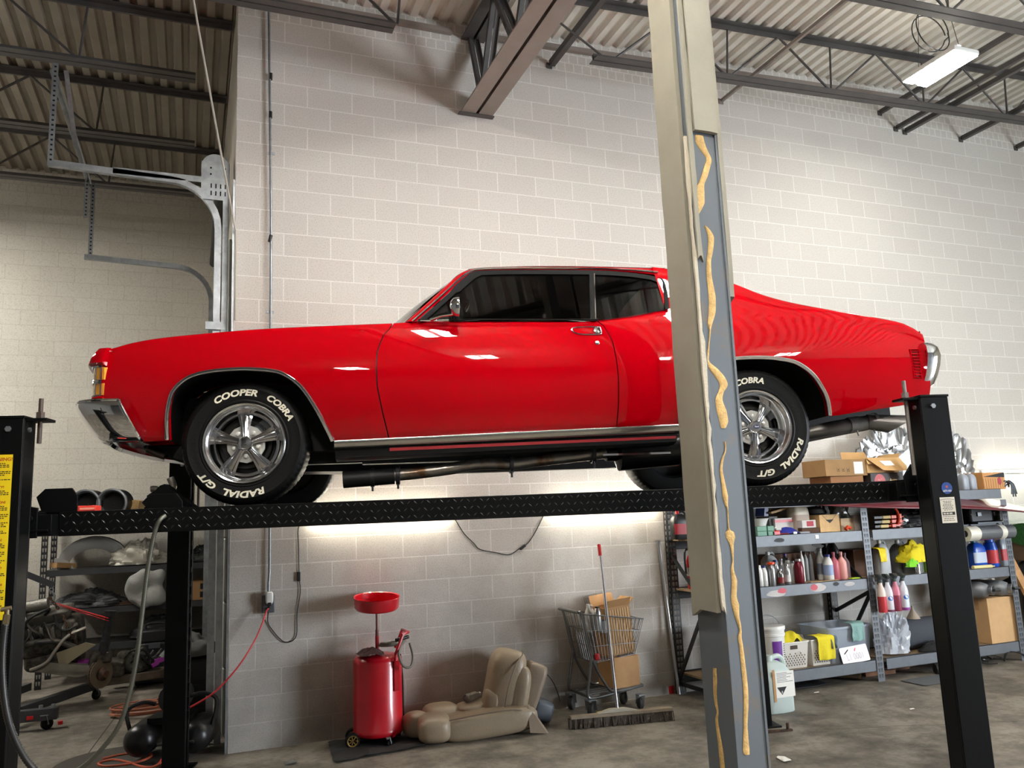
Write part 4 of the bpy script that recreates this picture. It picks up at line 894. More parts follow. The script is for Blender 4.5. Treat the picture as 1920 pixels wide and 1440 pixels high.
P=[c+V((.095*cos(a)+.012*(i//12),.075*sin(a),.05+.004*i/4)) for i,a in enumerate([i*2*pi/12 for i in range(25)])]+[c+V((.06,-.10,.06)),c+V((.02,-.18,-.01)),c+V((.05,-.21,-.09)),c+V((.11,-.20,-.10)),c+V((.14,-.16,-.03)),c+V((.125,-.12,.07))]
o.tube(spline(P,3),.010,8); o.build('hose',mat('hose_grey',(120,116,106),.4),t)
o=M(off); o.tube([(cx+.19,cy+.0,zt-.02),(cx+.205,cy+.0,zt-.2),(cx+.208,cy+.0,.20),(cx+.21,cy+.0,.12)],.007,7); o.build('sight_tube',blackp,t)
o=M(off); o.cyl((cx+.21,cy+.0,.10),(cx+.21,cy+.0,.16),.012,n=10); o.b2((cx+.17,cy-.02,.085),(cx+.23,cy+.02,.11)); o.build('valve',mat('valve_green',(40,70,56),.5,.4),t)
for s in(-1,1):
    c=V((cx-.225,cy-.10+.16*(s>0),.058)); c.x+=.03*(s>0)
    o=M(off); o.lathe(c,(0,-1,0),[(.03,-.018),(.052,-.018),(.058,-.012),(.058,.012),(.052,.018),(.042,.018)],28); w=o.build('wheel',rubber,t)
    o=M(off); o.lathe(c,(0,-1,0),[(.043,.012),(.042,.018),(.036,.016),(.034,.008)],24)
    for k in range(7): a=2*pi*k/7; o.bar(c+V((0,-.013,0)),c+V((.038*cos(a),-.013,.038*sin(a))),.009,.006)
    o.cyl(c+V((0,-.02,0)),c+V((0,-.005,0)),.010,n=10); o.build('wheel_hub',mat('hub_brass',(140,112,50),.5,.4),w)
o=M(off); o.tube([(cx-.21,cy-.13,.058),(cx-.21,cy+.08,.058)],.008,8); o.b2((cx-.16,cy-.1,.05),(cx+.16,cy+.1,.07)); o.build('axle_frame',black,t)
def caster(off,t,c,r,m=None,rz=0,name='caster'):
    c=V(c); o=M(off); ax=V((sin(rz),-cos(rz),0)); w=r*.42
    o.lathe(c,ax,[(r*.3,-w),(r*.85,-w),(r,-w*.6),(r,w*.6),(r*.85,w),(r*.3,w)],20,True,True); k=o.build(name,m or rubber,t)
    o=M(off); x,y,d=frame(ax); f=V((d.y,-d.x,0))
    for s in(-1,1): o.bar(c+ax*s*(w+.004),c+ax*s*(w+.004)+V((f.x*r*.4,f.y*r*.4,r*1.45)),.005,r*.7,ax)
    o.box(c+V((f.x*r*.4,f.y*r*.4,r*1.5)),(w*3,w*3,.008)); o.cyl(c-ax*(w+.01),c+ax*(w+.01),r*.16,n=8); o.build('caster_fork',galv,k); return k
caster(off,t,(cx+.045,cy-.195,.028),.028,rz=.5); caster(off,t,(cx+.12,cy+.12,.028),.028)
o=M(off)
for s in(-1,1): o.prism([(cx+.045+s*.05,cy-.19,.072),(cx+.045+s*.02,cy-.2,.066),(cx+.045+s*.055,cy-.195,.10)],(0,.01,0))
o.build('caster_mount',dred,t)
def cloth(name,loc,G,m,label,cat='cloth',thick=.004,group=None,sub=1,parent=None):
    o=M(loc); o.grid(G); c=o.build(name,m,parent,smooth=70,loc=loc if parent is None else None,solid=thick,so=0,sub=sub)
    if parent is None: tag(c,label,cat,group)
    return c
# dark rag heaped on the tank, black mat under it
c=V((cx-.075,cy-.06,zt+.012)); G=[]
for j in range(13):
    G.append([c+V((-.10+.2*i/12,-.11+.2*j/12,.0))+V((0,0,.045*max(0,1-((i-6)/6.5)**2-((j-6)/6.5)**2)+.03*abs(noise.noise((i*.45,j*.45,2)))+.016*noise.noise((i*.9,j*.9,5)))) for i in range(13)])
cloth('shop_rag',c,G,mat('brown_rag',(66,38,36),.85,bump=.3,bs=60),'dark brown rag heaped on top of the red drain tank')
G=[]; c=V((1.02,-.42,.006))
for j in range(17):
    G.append([V((.70+.72*i/18+.06*(j/16),-.70+.62*j/16+.10*(i/18)*(1-j/16),.008))+V((.02*noise.noise((i*.5,j*.6,1)),.03*noise.noise((i*.4,j*.5,7)),.012*(noise.noise((i*.6,j*.6,3))+.55)+(.05*max(0,noise.noise((i*.35,j*.5,8))) if j<6 and i>5 else 0))) for i in range(19)])
for r in G:
    for p in r: p.z=max(.006,min(p.z,.03 if p.y>-.52 else .06))
cloth('floor_mat',V((1.02,-.42,0)),G,mat('black_tarp',(34,34,35),.7,bump=.3,bs=40),'crumpled black tarp under the red oil drain','tarp',.004)
# ---- beige car seat lying on the floor
lea=mat('beige_leather',(150,134,112),.42,bump=.18,bs=50,var=.1,vs=6); lea2=mat('beige_leather_back',(134,118,100),.5,bump=.15,bs=40)
t=thing('seat_assembly','beige leather car seat lying against the block wall','car seat',(1.95,-.4,0)); off=(1.95,-.4,0)
o=M(off); pill(o,(1.94,-.34,.105),(.78,.50,.19),RY(-4),.42,dn=.015); o.build('seat_cushion',lea,t)
o=M(off); pill(o,(1.97,-.56,.10),(.80,.20,.20),RY(-3)@RZ_(-4),.55); o.build('side_bolster',lea,t)
o=M(off); pill(o,(1.53,-.47,.105),(.27,.36,.205),RZ_(-12),.6); pill(o,(1.66,-.24,.13),(.3,.3,.2),None,.6); o.build('thigh_pad',lea,t)
o=M(off); pill(o,(1.42,-.34,.115),(.22,.22,.20),RZ_(15),.75); o.build('seat_roll',lea,t)
o=M(off); pill(o,(2.0,-.32,.19),(.46,.26,.09),RY(-4),.5); o.build('seat_insert',lea,t)
# backrest: leans back to the wall side, seen from its face and its edge
B=Matrix.Rotation(radians(14),3,'Y')@RZ_(-18)
o=M(off); pill(o,(2.20,-.30,.35),(.33,.45,.56),B,.55,dn=.015); o.build('backrest',lea,t)
o=M(off); pill(o,(2.23,-.47,.29),(.24,.15,.46),B@RZ_(-14),.65); o.build('backrest_bolster',lea,t)
o=M(off); pill(o,(2.07,-.33,.23),(.16,.34,.22),B,.6); o.build('lumbar_pad',lea,t)
o=M(off); pill(o,(2.42,-.32,.29),(.20,.38,.42),Matrix.Rotation(radians(24),3,'Y')@RZ_(-18),.35); o.build('back_shell',lea2,t)
o=M(off); pill(o,(2.48,-.32,.11),(.20,.34,.18),RY(20),.4); o.build('plastic_base',mat('grey_plastic',(74,80,88),.5),t)
o=M(off); o.tube(spline([(2.10,-.545,.12),(2.13,-.56,.32),(2.22,-.54,.52),(2.31,-.47,.585),(2.36,-.34,.60)],5),.006,6); o.tube(spline([(1.62,-.60,.17),(1.9,-.655,.20),(2.15,-.66,.20),(2.32,-.63,.15)],5),.006,6); o.build('welt_seam',mat('seam_dark',(112,98,82),.6),t)
o=M(off); o.prism([(2.26,-.70,.02),(2.40,-.72,.0),(2.27,-.64,.22)],(.02,.02,.0)); o.build('loose_trim_flap',lea2,t)
o=M(off); o.tube(spline([(2.50,-.44,.44),(2.57,-.45,.36),(2.62,-.45,.26),(2.64,-.46,.17)],4),.012,6,flat=.3); o.build('strap',blackp,t)
def bottle(name,loc,r,h,label,m,capm,neck=.4,cat='bottle',rot=None,group=None,shoulder=.72,labm=None,lab=(.2,.55)):
    t=thing(name,label,cat,loc,group=group)
    if rot is not None: t.rotation_euler=rot
    o=M(); o.lathe((0,0,0),(0,0,1),[(r*.9,0),(r,h*.03),(r,h*shoulder*.85),(r*.93,h*shoulder*.95),(r*neck*1.3,h*(shoulder+.12)),(r*neck,h*(shoulder+.15)),(r*neck,h*.93)],18,True,True); o.build('body',m,t)
    o=M(); o.cyl((0,0,h*.91),(0,0,h),r*neck*1.15,n=14); o.build('cap',capm,t)
    if labm: o=M(); o.lathe((0,0,0),(0,0,1),[(r*1.012,h*lab[0]),(r*1.012,h*lab[1])],18); o.build('label_band',labm,t)
    return t
bottle('water_bottle',(1.845,-.33,.262),.033,.20,'clear crushed plastic bottle lying on the beige car seat',mat('clear_plastic',(225,232,232),.1,trans=.9),mat('clear_cap',(230,232,232),.3),.42,rot=(radians(90),0,radians(125)))
# ---- shopping cart
wire=mat('cart_chrome',(120,122,124),.3,.9)
t=thing('shopping_cart','small grey wire shopping cart parked by the block wall','shopping cart',(3.2,-.23,0)); off=(3.2,-.23,0)
yn,yf=-.43,-.05
q=lambda px,py,Y: atY(px,py,Y)
TL,TR,BR,BL=q(1095,1152,yn),q(1206,1160,yn+.05),q(1190,1226,yn+.05),q(1116,1243,yn)
far=lambda p,s=1: V((p.x,yf-(.04 if p in(TR,BR) else 0),p.z))
TLf,TRf,BRf,BLf=[V((p.x,y,p.z)) for p,y in((TL,yf),(TR,yf-.05),(BR,yf-.05),(BL,yf))]
def wall_wires(o,A,B,C,D,nv,nh,r=.0022):
    for i in range(nv+1): s=i/nv; o.tube([A+(B-A)*s,D+(C-D)*s],r,5)
    for j in range(nh+1): s=j/nh; o.tube([A+(D-A)*s,B+(C-B)*s],r*1.25,5)
for nm,a in(('side_wires',(TL,TR,BR,BL,15,3)),('side_wires',(TLf,TRf,BRf,BLf,15,3)),('front_wires',(TR,TRf,BRf,BR,10,3)),('rear_gate',(TL,TLf,BLf,BL,9,3)),('floor_wires',(BL,BLf,BRf,BR,9,3))):
    o=M(off); wall_wires(o,*a); o.build(nm,wire,t)
o=M(off); o.tube([TL,TR,TRf,TLf],.006,8); o.build('top_rim',wire,t)
hn,hf=q(1088,1150,yn),q(1037,1132,yf); hn=V((TL.x-.06,yn-.01,TL.z+.02)); hf=V((TL.x-.06,yf+.01,TL.z+.02))
o=M(off); o.tube([hf,hn],.014,12); o.build('handle',mat('handle_grey',(96,96,94),.5),t)
for y,s in((yn,0),(yf,.0)):
    h=hn if y==yn else hf; o=M(off); dx=V((0,0,0))
    P=[h,V((h.x+.04,y,h.z-.04)),V((BL.x-.02,y,BL.z+.02)),V((BL.x+.10,y,.24)),V((BL.x+.16,y,.19)),V((BL.x+.25,y,.19)),V((BR.x+.06,y+(.05 if y==yn else -.05),.20))]
    o.tube(spline(P,4),.0125,8)
    P=[V((BL.x-.03,y,BL.z+.06)),V((BL.x-.07,y,.30)),V((BL.x-.09,y,.19)),V((BL.x-.05,y,.155)),V((BL.x+.1,y,.165)),V((BR.x+.06,y+(.05 if y==yn else -.05),.20))]
    o.tube(spline(P,4),.0125,8); o.build('frame_tube',wire,t)
o=M(off)
for k in range(5): y=yn+.05+(yf-yn-.1)*k/4; o.tube([(BL.x-.02,y,.175),(BR.x+.05,y,.195)],.004,6)
o.tube([(BR.x+.06,yn+.05,.20),(BR.x+.06,yf-.05,.20)],.0125,8); o.tube([(BL.x-.06,yn,.16),(BL.x-.06,yf,.16)],.0125,8); o.build('lower_rack',wire,t)
for c,rz in (((BL.x-.06,yn,.06),.9),((BL.x-.08,yf-.02,.06),.9),((BR.x+.03,yn+.06,.05),1.4),((BR.x+.0,yf-.07,.05),.6)): caster(off,t,c,c[2],mat('caster_grey',(60,60,60),.6),rz)
o=M(off); a=V((TL.x+.18,yf-.02,TL.z)); wall_wires(o,a+V((0,0,.10)),a+V((.14,0,.08)),a+V((.15,-.02,-.02)),a+V((.02,-.02,0)),7,1); o.build('child_seat_gate',wire,t)
o=M(off); pill(o,(BL.x+.02,yn-.005,BL.z+.05),(.05,.02,.06),None,.6); o.build('red_clip',red,t)
def carton(loc,d,label,rz=0,m=None,open_=False,tape=True,cat='box',group=None,name='cardboard_box',rot=None):
    t=thing(name,label,cat,loc,rz,group)
    if rot is not None: t.rotation_euler=rot
    m=m or card; x,y,z=d[0]/2,d[1]/2,d[2]; o=M()
    if not open_: o.b2((-x,-y,0),(x,y,z)); o.build('carton',m,t,bevel=.003)
    else:
        w=.004
        for a,b in(((-x,-y,0),(x,y,w)),((-x,-y,0),(-x+w,y,z)),((x-w,-y,0),(x,y,z)),((-x,-y,0),(x,-y+w,z)),((-x,y-w,0),(x,y,z))): o.b2(a,b)
        o.build('carton',m,t); o=M()
        o.prism([(-x,-y,z),(x,-y,z),(x,-y-.02,z-.06) if open_==2 else (x*.96,-y-.05,z+.07),(-x,-y-.02,z-.06) if open_==2 else (-x*.96,-y-.05,z+.07)],(0,.003,.002)); o.prism([(-x,y,z),(x,y,z),(x*.95,y+.03,z+.09),(-x*.95,y+.03,z+.09)],(0,.003,.002))
        o.prism([(x,-y,z),(x,y,z),(x+.06,y*.9,z+.05),(x+.06,-y*.9,z+.05)],(.003,0,.002)); o.build('flap',m,t)
    if tape and not open_: o=M(); o.b2((-x-.001,-.025,z*.72),(x+.001,.025,z+.0008)); o.b2((-.03,-y-.0008,z*.0),(.03,-y,z*.3)) if 0 else None; o.build('tape',mat('packing_tape',(176,134,88),.3),t)
    return t
bx=BR.x-.10; c=carton((BL.x+.32,(yn+yf)/2+.02,BL.z+.03),(.26,.24,.42),'tall ridged cardboard box standing in the shopping cart',.08,open_=1,rot=(0,radians(-5),.08))
o=M(); 
for k in range(9): o.b2((-.115+k*.0265,-.1235,.02),(-.10+k*.0265,-.1205,.40))
o.build('ridges',mat('card_light',(206,168,122),.8),c)
carton((q(1165,1290,-.30).x,-.27,.203),(.27,.26,.26),'plain taped cardboard box on the lower rack of the shopping cart',.12)
for k,(dx,dy,h,lb) in enumerate(((.10,.12,.24,'white trigger spray bottle in the cart, nearest its handle'),(.17,.2,.22,'white spray bottle in the cart leaning by the wire gate'))):
    bottle('spray_bottle',(TL.x+dx,yn+dy,TL.z-.17+.0*k),.034,h,lb,white,white,.4,group='white bottles in the cart')
bottle('aerosol_can',(TL.x+.16,yn+.06,TL.z-.16),.034,.21,'silver aerosol can with dark cap in the shopping cart',alu,blackp,.5,'can',shoulder=.8)
t=thing('cable_reel','clear round tub of small parts in the shopping cart','tub',(TL.x+.22,yn+.1,TL.z-.18)); o=M(); o.lathe((0,0,0),(0,0,1),[(.05,0),(.06,.09),(.063,.09),(.063,.10),(.001,.101)],18,True); o.build('tub_body',mat('cloudy_plastic',(200,204,200),.3,trans=.5),t); o=M(); o.tube([V((.04*cos(a),.04*sin(a),.10+.0*a)) for a in [k*.5 for k in range(13)]],.006,6); o.build('wire_loop',dsteel,t)
# ---- broom
a,b=V((2.60,-.66,0)),V((3.53,-.83,0)); c=(a+b)/2; d=(b-a).normalized(); n=V((-d.y,d.x,0))
t=thing('push_broom','wide push broom with aluminium pole and red grip by the cart','broom',c); off=c
o=M(off); o.rings([[p+n*(-.035)+V((0,0,.072)),p+n*.035+V((0,0,.072)),p+n*.03+V((0,0,.097)),p-n*.03+V((0,0,.097))] for p in(a+d*.03,b-d*.03)]); o.build('head_block',mat('broom_wood',(150,136,116),.7,var=.2,vs=10),t,bevel=.004)
o=M(off); rr=random.Random(2)
for k in range(330):
    s=rr.random(); p=a+d*(.03+(.9)*s*.98)+n*rr.uniform(-.03,.03); e=p+V((rr.uniform(-.012,.012)-.01,rr.uniform(-.02,.02)-.025,.002))
    o.bar(p+V((0,0,.075)),e,.007,.007)
o.rings([[p+n*(-.024)+V((-.01,-.02,.004)),p+n*.024+V((-.01,-.02,.004)),p+n*.028+V((0,0,.074)),p-n*.028+V((0,0,.074))] for p in(a+d*.02,b-d*.04)]); o.build('bristles',mat('bristle',(74,66,58),.9,rgb2=(150,140,122),vs=30,thr=(.55,.8)),t,smooth=0)['kind']='stuff'
m_=a+d*.44; top=atY(1123,1021,-.30); base=m_+V((0,0,.12))
o=M(off); o.prism([m_-d*.17+n*-.02+V((0,0,.098)),m_+d*.17+n*-.02+V((0,0,.098)),m_+d*.06+n*-.02+V((0,0,.125)),m_-d*.06+n*-.02+V((0,0,.125))],n*.05); o.build('handle_bracket',mat('broom_white',(190,184,168),.6),t)
g=base+(top-base)*.925
o=M(off); o.tube([m_+V((0,0,.10)),g],.0125,12); o.build('pole',alu,t)
o=M(off); o.tube([g,top],[.0155,.0155],12); 
for k in range(6): o.tube([g+(top-g)*(k/6+.03),g+(top-g)*(k/6+.07)],.017,12)
o.build('grip',red,t)
# ---- pole on the wall, small floor litter
p=V((4.03,-.10,.0)); e=atY(1234,1013,-.025); o=M(p); o.tube([p+V((0,0,.012)),e],.015,12); tag(o.build('aluminium_pole',alu,loc=p),'bare aluminium pole leaning on the wall beside the rack','pole')
def smallbox(name,c,d,m,label,cat,R=None,bev=.004):
    c=V(c); o=M(c); o.box(c,d,R); return tag(o.build(name,m,loc=c,bevel=bev),label,cat)
p=atZ(1256,1300,0); o=M(p); o.lathe(p,(0,0,1),[(.03,0),(.042,.004),(.045,.075),(.041,.075),(.038,.01),(.001,.01)],20,True); tag(o.build('red_cup',red,loc=p),'small red plastic cup on the floor beside the rack','cup')
p=atZ(1128,1336,.015); o=M(p); o.tube([p+V((-.045,0,0)),p+V((.03,-.004,0)),p+V((.032,-.004,0)),p+V((.06,-.006,0))],[.014,.014,.010,.008],10); tag(o.build('screwdriver',[mat('tool_yellow',(216,188,50),.4)],loc=p),'short yellow handled tool on the floor behind the broom','tool')
rr=random.Random(9)
def scrap(px,py,w,h,label):
    p=atZ(px,py,.004); G=[]
    for j in range(5): G.append([p+V((w*(i/4-.5)+.3*w*(j/4-.5),h*(j/4-.5),.004+.03*h/.1*max(0,noise.noise((i*.7+px,j*.8,2))))) for i in range(5)])
    cloth('paper_scrap',p,G,paper,label,'paper',.001,'paper scraps on the floor',1)
scrap(1470,1424,.07,.11,'crumpled white paper scrap on the floor in front of the column'); scrap(1531,1299,.06,.03,'tiny white scrap on the floor below the rack'); scrap(1710,1330,.05,.03,'tiny white scrap on the floor beside the lift post')
p=atZ(545,1432,.003); G=[[p+V((.09*(i/5-.5),.07*(j/4-.5),.003+.035*abs(noise.noise((i*.9,j*.9,4))))) for i in range(6)] for j in range(5)]
cloth('plastic_wrap',p,G,mat('clear_plastic',(225,232,232),.1,trans=.9),'scrap of clear crumpled plastic on the floor near the oil drain','plastic wrap',.001)
p=atZ(1462,1370,.01); o=M(p); o.bar(p+V((-.12,.03,.0)),p+V((.10,-.02,0)),.03,.012); o.cyl(p+V((.07,-.01,0)),p+V((.07,-.01,.05)),.012,n=8); tag(o.build('anchor_bar',rust,loc=p),'rusty anchor bar with a bolt at the foot of the rear lift post','bar')
# ================================================================ THE RACKS BY THE WALL
rackm=mat('rack_paint',(84,88,94),.42,.2,var=.12,vs=14); rackb=mat('rack_paint_black',(20,21,23),.5)
YF=-.60; Z1,Z2,Z3,Z4=.205,.985,1.455,1.82
def rack(name,x0,x1,label,front_left,levels,mb):
    t=thing(name,label,'storage rack',((x0+x1)/2,-.33,0)); off=((x0+x1)/2,-.33,0)
    def upright(x,y,m,h,w=.085,side=1):
        o=M(off); o.b2((x,y-.004,0),(x+w,y,h)); o.b2((x if side>0 else x+w-.004,y,0),(x+.004 if side>0 else x+w,y+.055,h)); o.m=1
        # teardrop slots in two columns
        q=o; z=.05
        while z<h-.04:
            for dx,s in((.022,1),(.055,1)):
                for e in(0,.013): 
                    c=V((x+dx+e-.004,y-.0046,z)); q.poly([c+V((-.0045,0,.018)),c+V((-.002,0,-.018)),c+V((.0018,0,-.018)),c+V((.0035,0,.018))])
            if side>0 and y>-.2:
                c=V((x-.0006,y+.028,z)); q.poly([c+V((0,-.008,.016)),c+V((0,-.004,-.016)),c+V((0,.004,-.016)),c+V((0,.008,.016))])
            z+=.054
        o.build('upright',[m,mat('slot_dark',(10,10,11),.9) if y<-.2 else mat('slot_light',(150,146,138),.9)],t,smooth=0)
    if front_left: upright(x0,YF,mb,Z4+.0,side=1); upright(x0,-.062,rackb,Z4,side=1)
    upright(x1-.085,YF,rackm,1.70,side=-1); upright(x1-.085,-.062,rackb,1.75,side=1)
    for z in levels:
        for y,f in((YF+.004,1),(-.05,0)):
            o=M(off); o.b2((x0+.05,y,z-.105),(x1-.05,y+.004,z)); o.b2((x0+.05,y,z-.004),(x1-.05,y+.04,z)); o.b2((x0+.05,y,z-.105),(x1-.05,y+.025,z-.10)); o.build('beam',rackm if f else rackb,t,smooth=0)
        o=M(off); o.b2((x0+.05,YF+.012,z-.022),(x1-.05,-.04,z-.006)); o.build('shelf_deck',mat('chipboard',(140,116,88),.8,var=.3,vs=20),t)
    for x in((x0+.02,x1-.03) if front_left else (x1-.03,)):
        for (ya,za),(yb,zb_) in(((-.05,1.32),(YF+.02,.86)),((YF+.02,.86),(-.05,.12)),((-.05,.62),(YF+.02,.86)) if x>x0+.5 else ((-.05,.10),(YF+.02,.10))):
            o=M(off); o.bar((x,ya,za),(x,yb,zb_),.035,.018,V((1,0,0))); o.build('brace',rackb,t,smooth=0)
    return t
R1=rack('storage_rack',4.05,6.06,'grey steel rack holding spray cans, baskets and bottles, next to the column',True,(Z1,Z2,Z3,Z4),rackb)
R2=rack('storage_rack',6.06,8.04,'grey steel rack with hanging spray bottles beside the rear lift post',False,(Z1,Z2,Z3,Z4),rackm)
off=V((5.055,-.33,0)); o=M(off)
for x,w,m in(): pass
o=M(off); P=lambda x,z,rx,rz:[V((x+rx*cos(a)*(1+.25*noise.noise((x,a,1))),YF+.0032,z+rz*sin(a)*(1+.2*noise.noise((x,a,3))))) for a in rng(0,2*pi,17)[:-1]]
o.poly(P(4.93,Z2-.05,.05,.025)); o.poly(P(5.31,Z2-.045,.04,.03)); o.build('paint_stain',mat('overspray_pink',(196,92,104),.7),R1,smooth=0)
o=M(off); o.poly([p+V((0,.0004,0)) for p in P(5.36,Z2-.05,.085,.04)]); o.poly([p+V((0,.0004,0)) for p in P(5.75,Z2-.04,.06,.02)]); o.poly([p+V((0,.0004,0)) for p in P(4.86,Z2-.07,.11,.03)]); o.build('paint_stain',mat('overspray_white',(190,186,184),.7),R1,smooth=0)
o=M(off); o.poly(P(5.58,Z2-.03,.035,.02)); o.poly(P(4.95,Z3-.05,.06,.02)); o.build('paint_stain',mat('overspray_dark',(52,54,58),.7),R1,smooth=0)
o=M(off); o.b2((5.385,YF+.001,Z3-.055),(5.425,YF+.004,Z3-.02)); o.build('price_tag',white,R1)
X=lambda px,y,z: None
def xat(px,y,z):
    # world x on the line (y,z) seen at image column px
    lo,hi=2.,12.
    for _ in range(40):
        m=(lo+hi)/2; v=V((m,y,z))-CC; u=sum(CR[0][i]*v[i] for i in range(3))/sum(CR[2][i]*v[i] for i in range(3))*CF+960
        if u<px: lo=m
        else: hi=m
    return lo
def hat(x,y,py):
    # height z at (x,y) seen at image row py
    lo,hi=0.,8.
    for _ in range(40):
        m=(lo+hi)/2; v=V((x,y,m))-CC; u=sum(CR[1][i]*v[i] for i in range(3))/sum(CR[2][i]*v[i] for i in range(3))*CF+720
        if u>py: lo=m
        else: hi=m
    return lo
S2=Z2-.005; S3=Z3-.005; S1=Z1-.005; S4=Z4-.005
canw=mat('can_white',(214,216,214),.35,.3); cans=mat('can_silver',(168,170,172),.3,.8); canc=mat('can_chrome',(120,118,116),.25,.8); capb=mat('cap_blue',(34,48,120),.4); capo=mat('cap_orange',(226,74,30),.4); capp=mat('cap_purple',(64,40,110),.4); capw=white; maroon=mat('can_maroon',(104,20,36),.3,.2)
def can(px,pyt,y,r,label,m,cm,z=S2,lm=None,group='spray cans on the middle shelf'):
    x=xat(px,y,z+.1); h=hat(x,y,pyt)-z
    return bottle('spray_can',(x,y,z),r,h,label,m,cm,.5,'spray can',group=group,shoulder=.76,labm=lm,lab=(.15,.5))
can(1424,1060,-.52,.033,'white spray can nearest the black lift post on the middle shelf',canw,canw)
can(1433,1061,-.53,.031,'slim white spray can with dark blue cap on the middle shelf',canw,capb)
c=can(1447,1054,-.53,.036,'silver spray can with bright orange cap on the middle shelf',cans,capo); c.children[1].scale=(1.75,1.75,1.0); c.children[1].location=(0,0,0)
can(1463,1067,-.54,.034,'short chrome spray can with red band beside the orange cap',canc,cans,lm=mat('band_dark_red',(120,28,30),.4))
can(1476,1058,-.53,.032,'silver spray can with red print beside the maroon can',cans,cans,lm=mat('band_white',(206,204,202),.4))
can(1455,1050,-.42,.033,'spray can with blue top behind the orange capped can',cans,capb)
can(1466,1048,-.40,.033,'spray can with tall silver nozzle in the back of the can row',cans,cans)
can(1474,1038,-.33,.034,'spray can with purple cap in the back of the can row',canc,capp)
can(1478,1046,-.42,.034,'black topped spray can behind the silver one with red print',canw,blackp)
can(1487,1052,-.45,.034,'pale grey spray can half hidden by the maroon can',canw,cans)
can(1498,1048,-.52,.047,'large maroon spray can with silver top on the middle shelf',maroon,cans)
def pix(px,y,z): return xat(px,y,z)
t=bottle('caulk_tube',(pix(1505,-.40,S2+.1),-.40,S2),.022,.30,'white caulk tube at the front of the three on the middle shelf',white,white,.3,'tube',group='caulk tubes on the middle shelf',shoulder=.78)
for px,lb in((1512,'grey caulk tube in the middle of the three on the shelf'),(1521,'grey caulk tube farthest from the maroon can')): bottle('caulk_tube',(pix(px,-.32,S2+.1),-.32,S2),.025,.28,lb,mat('tube_grey',(150,152,154),.4),blackp,.3,'tube',group='caulk tubes on the middle shelf',shoulder=.78)
def jug(name,loc,d,label,m,cm,handle=True,labm=None,group=None,cat='jug',rz=0):
    t=thing(name,label,cat,loc,rz,group); x,y,h=d; o=M(); R=[]
    for z,s in((0,.94),(.02,1),(.60,1),(.72,.93),(.84,.66),(.90,.34)):
        R.append([V((math.copysign(abs(cos(a))**.45,cos(a))*x/2*s,math.copysign(abs(sin(a))**.45,sin(a))*y/2*s,z*h)) for a in rng(0,2*pi,24)[:-1]])
    o.rings(R); o.build('jug_body',m,t,smooth=50)
    r=min(x,y)*.16; o=M(); o.cyl((-x*.08,0,h*.88),(-x*.08,0,h),r,n=14); o.build('cap',cm,t)
    if handle: o=M(); o.tube(spline([(-x*.05,0,h*.93),(x*.25,0,h*.97),(x*.42,0,h*.88),(x*.45,0,h*.70)],4),min(x,y)*.09,8); o.build('handle',m,t)
    if labm:
        o=M(); G=[[V((math.copysign(abs(cos(a))**.45,cos(a))*x/2*1.012,math.copysign(abs(sin(a))**.45,sin(a))*y/2*1.012,z*h)) for a in rng(-pi+.5,-.5,14)] for z in(.18,.55)]; o.grid(G); o.build('label_band',labm,t)
    return t
jug('gallon_jug',(pix(1444,-.25,S2+.1),-.25,S2),(.15,.13,.30),'empty white plastic gallon jug behind the spray cans',mat('cloudy_white',(214,216,214),.35,trans=.3),white,True)
def spray(name,loc,r,h,label,m,tm,rz=0,liq=None,group=None,oval=None,cat='spray bottle',lm=None):
    t=thing(name,label,cat,loc,rz,group); o=M(); o.lathe((0,0,0),(0,0,1),[(r*.92,0),(r,.01),(r,h*.5),(r*.85,h*.6),(r*.45,h*.72),(r*.42,h*.80)],20,True,True); o.build('bottle_body',m,t)
    o=M(); o.cyl((0,0,h*.78),(0,0,h*.86),r*.5,n=12); o.prism([(-r*.5,-r*.3,h*.86),(r*1.5,-r*.3,h*.93),(r*1.5,-r*.3,h*.99),(r*.2,-r*.3,h),(-r*1.1,-r*.3,h*.93)],(0,r*.6,0)); o.prism([(r*.55,-r*.15,h*.88),(r*1.25,-r*.15,h*.74),(r*1.05,-r*.15,h*.72),(r*.4,-r*.15,h*.84)],(0,r*.3,0)); o.build('trigger_head',tm,t)
    if liq: o=M(); o.lathe((0,0,0),(0,0,1),[(r*.93,.001),(r*1.008,.01),(r*1.008,h*liq[1])],20,True); o.build('liquid',liq[0],t)
    if oval: o=M(); o.grid([[V((r*1.02*sin(b),-r*1.02*cos(b),h*.36+h*.06*s*math.sqrt(max(0,1-(b/.62)**2)))) for b in rng(-.62,.62,10)] for s in(-1,1)]); o.build('oval_label',oval,t)
    if lm: o=M(); o.lathe((0,0,0),(0,0,1),[(r*1.012,h*.15),(r*1.012,h*.45)],20); o.build('label_band',lm,t)
    return t
spray('spray_bottle',(pix(1540,-.35,S2+.1),-.35,S2),.043,.36,'white spray bottle with grey trigger head on the middle shelf',white,mat('trigger_grey',(150,152,152),.4),rz=radians(150),lm=mat('label_grey',(150,156,170),.5))
bottle('squeeze_bottle',(pix(1553,-.44,S2+.1),-.44,S2),.05,.25,'white round bottle with blue cap on the middle shelf',white,capb,.5,labm=mat('label_lightblue',(150,170,206),.5),lab=(.2,.6))
for px,y,r,h,lb,m in((1565,-.45,.047,.27,'dusty pink squeeze bottle nearest the white bottles',mat('pink_dark',(186,94,108),.4)),(1579,-.47,.047,.27,'pale pink squeeze bottle at the front of the pair',mat('pink_pale',(224,160,152),.4)),(1586,-.38,.04,.25,'mauve squeeze bottle behind the pale pink one',mat('mauve',(176,150,160),.4))):
    bottle('squeeze_bottle',(pix(px,y,S2+.1),y,S2),r,h,lb,m,m,.28,group='pink bottles on the middle shelf',shoulder=.68)
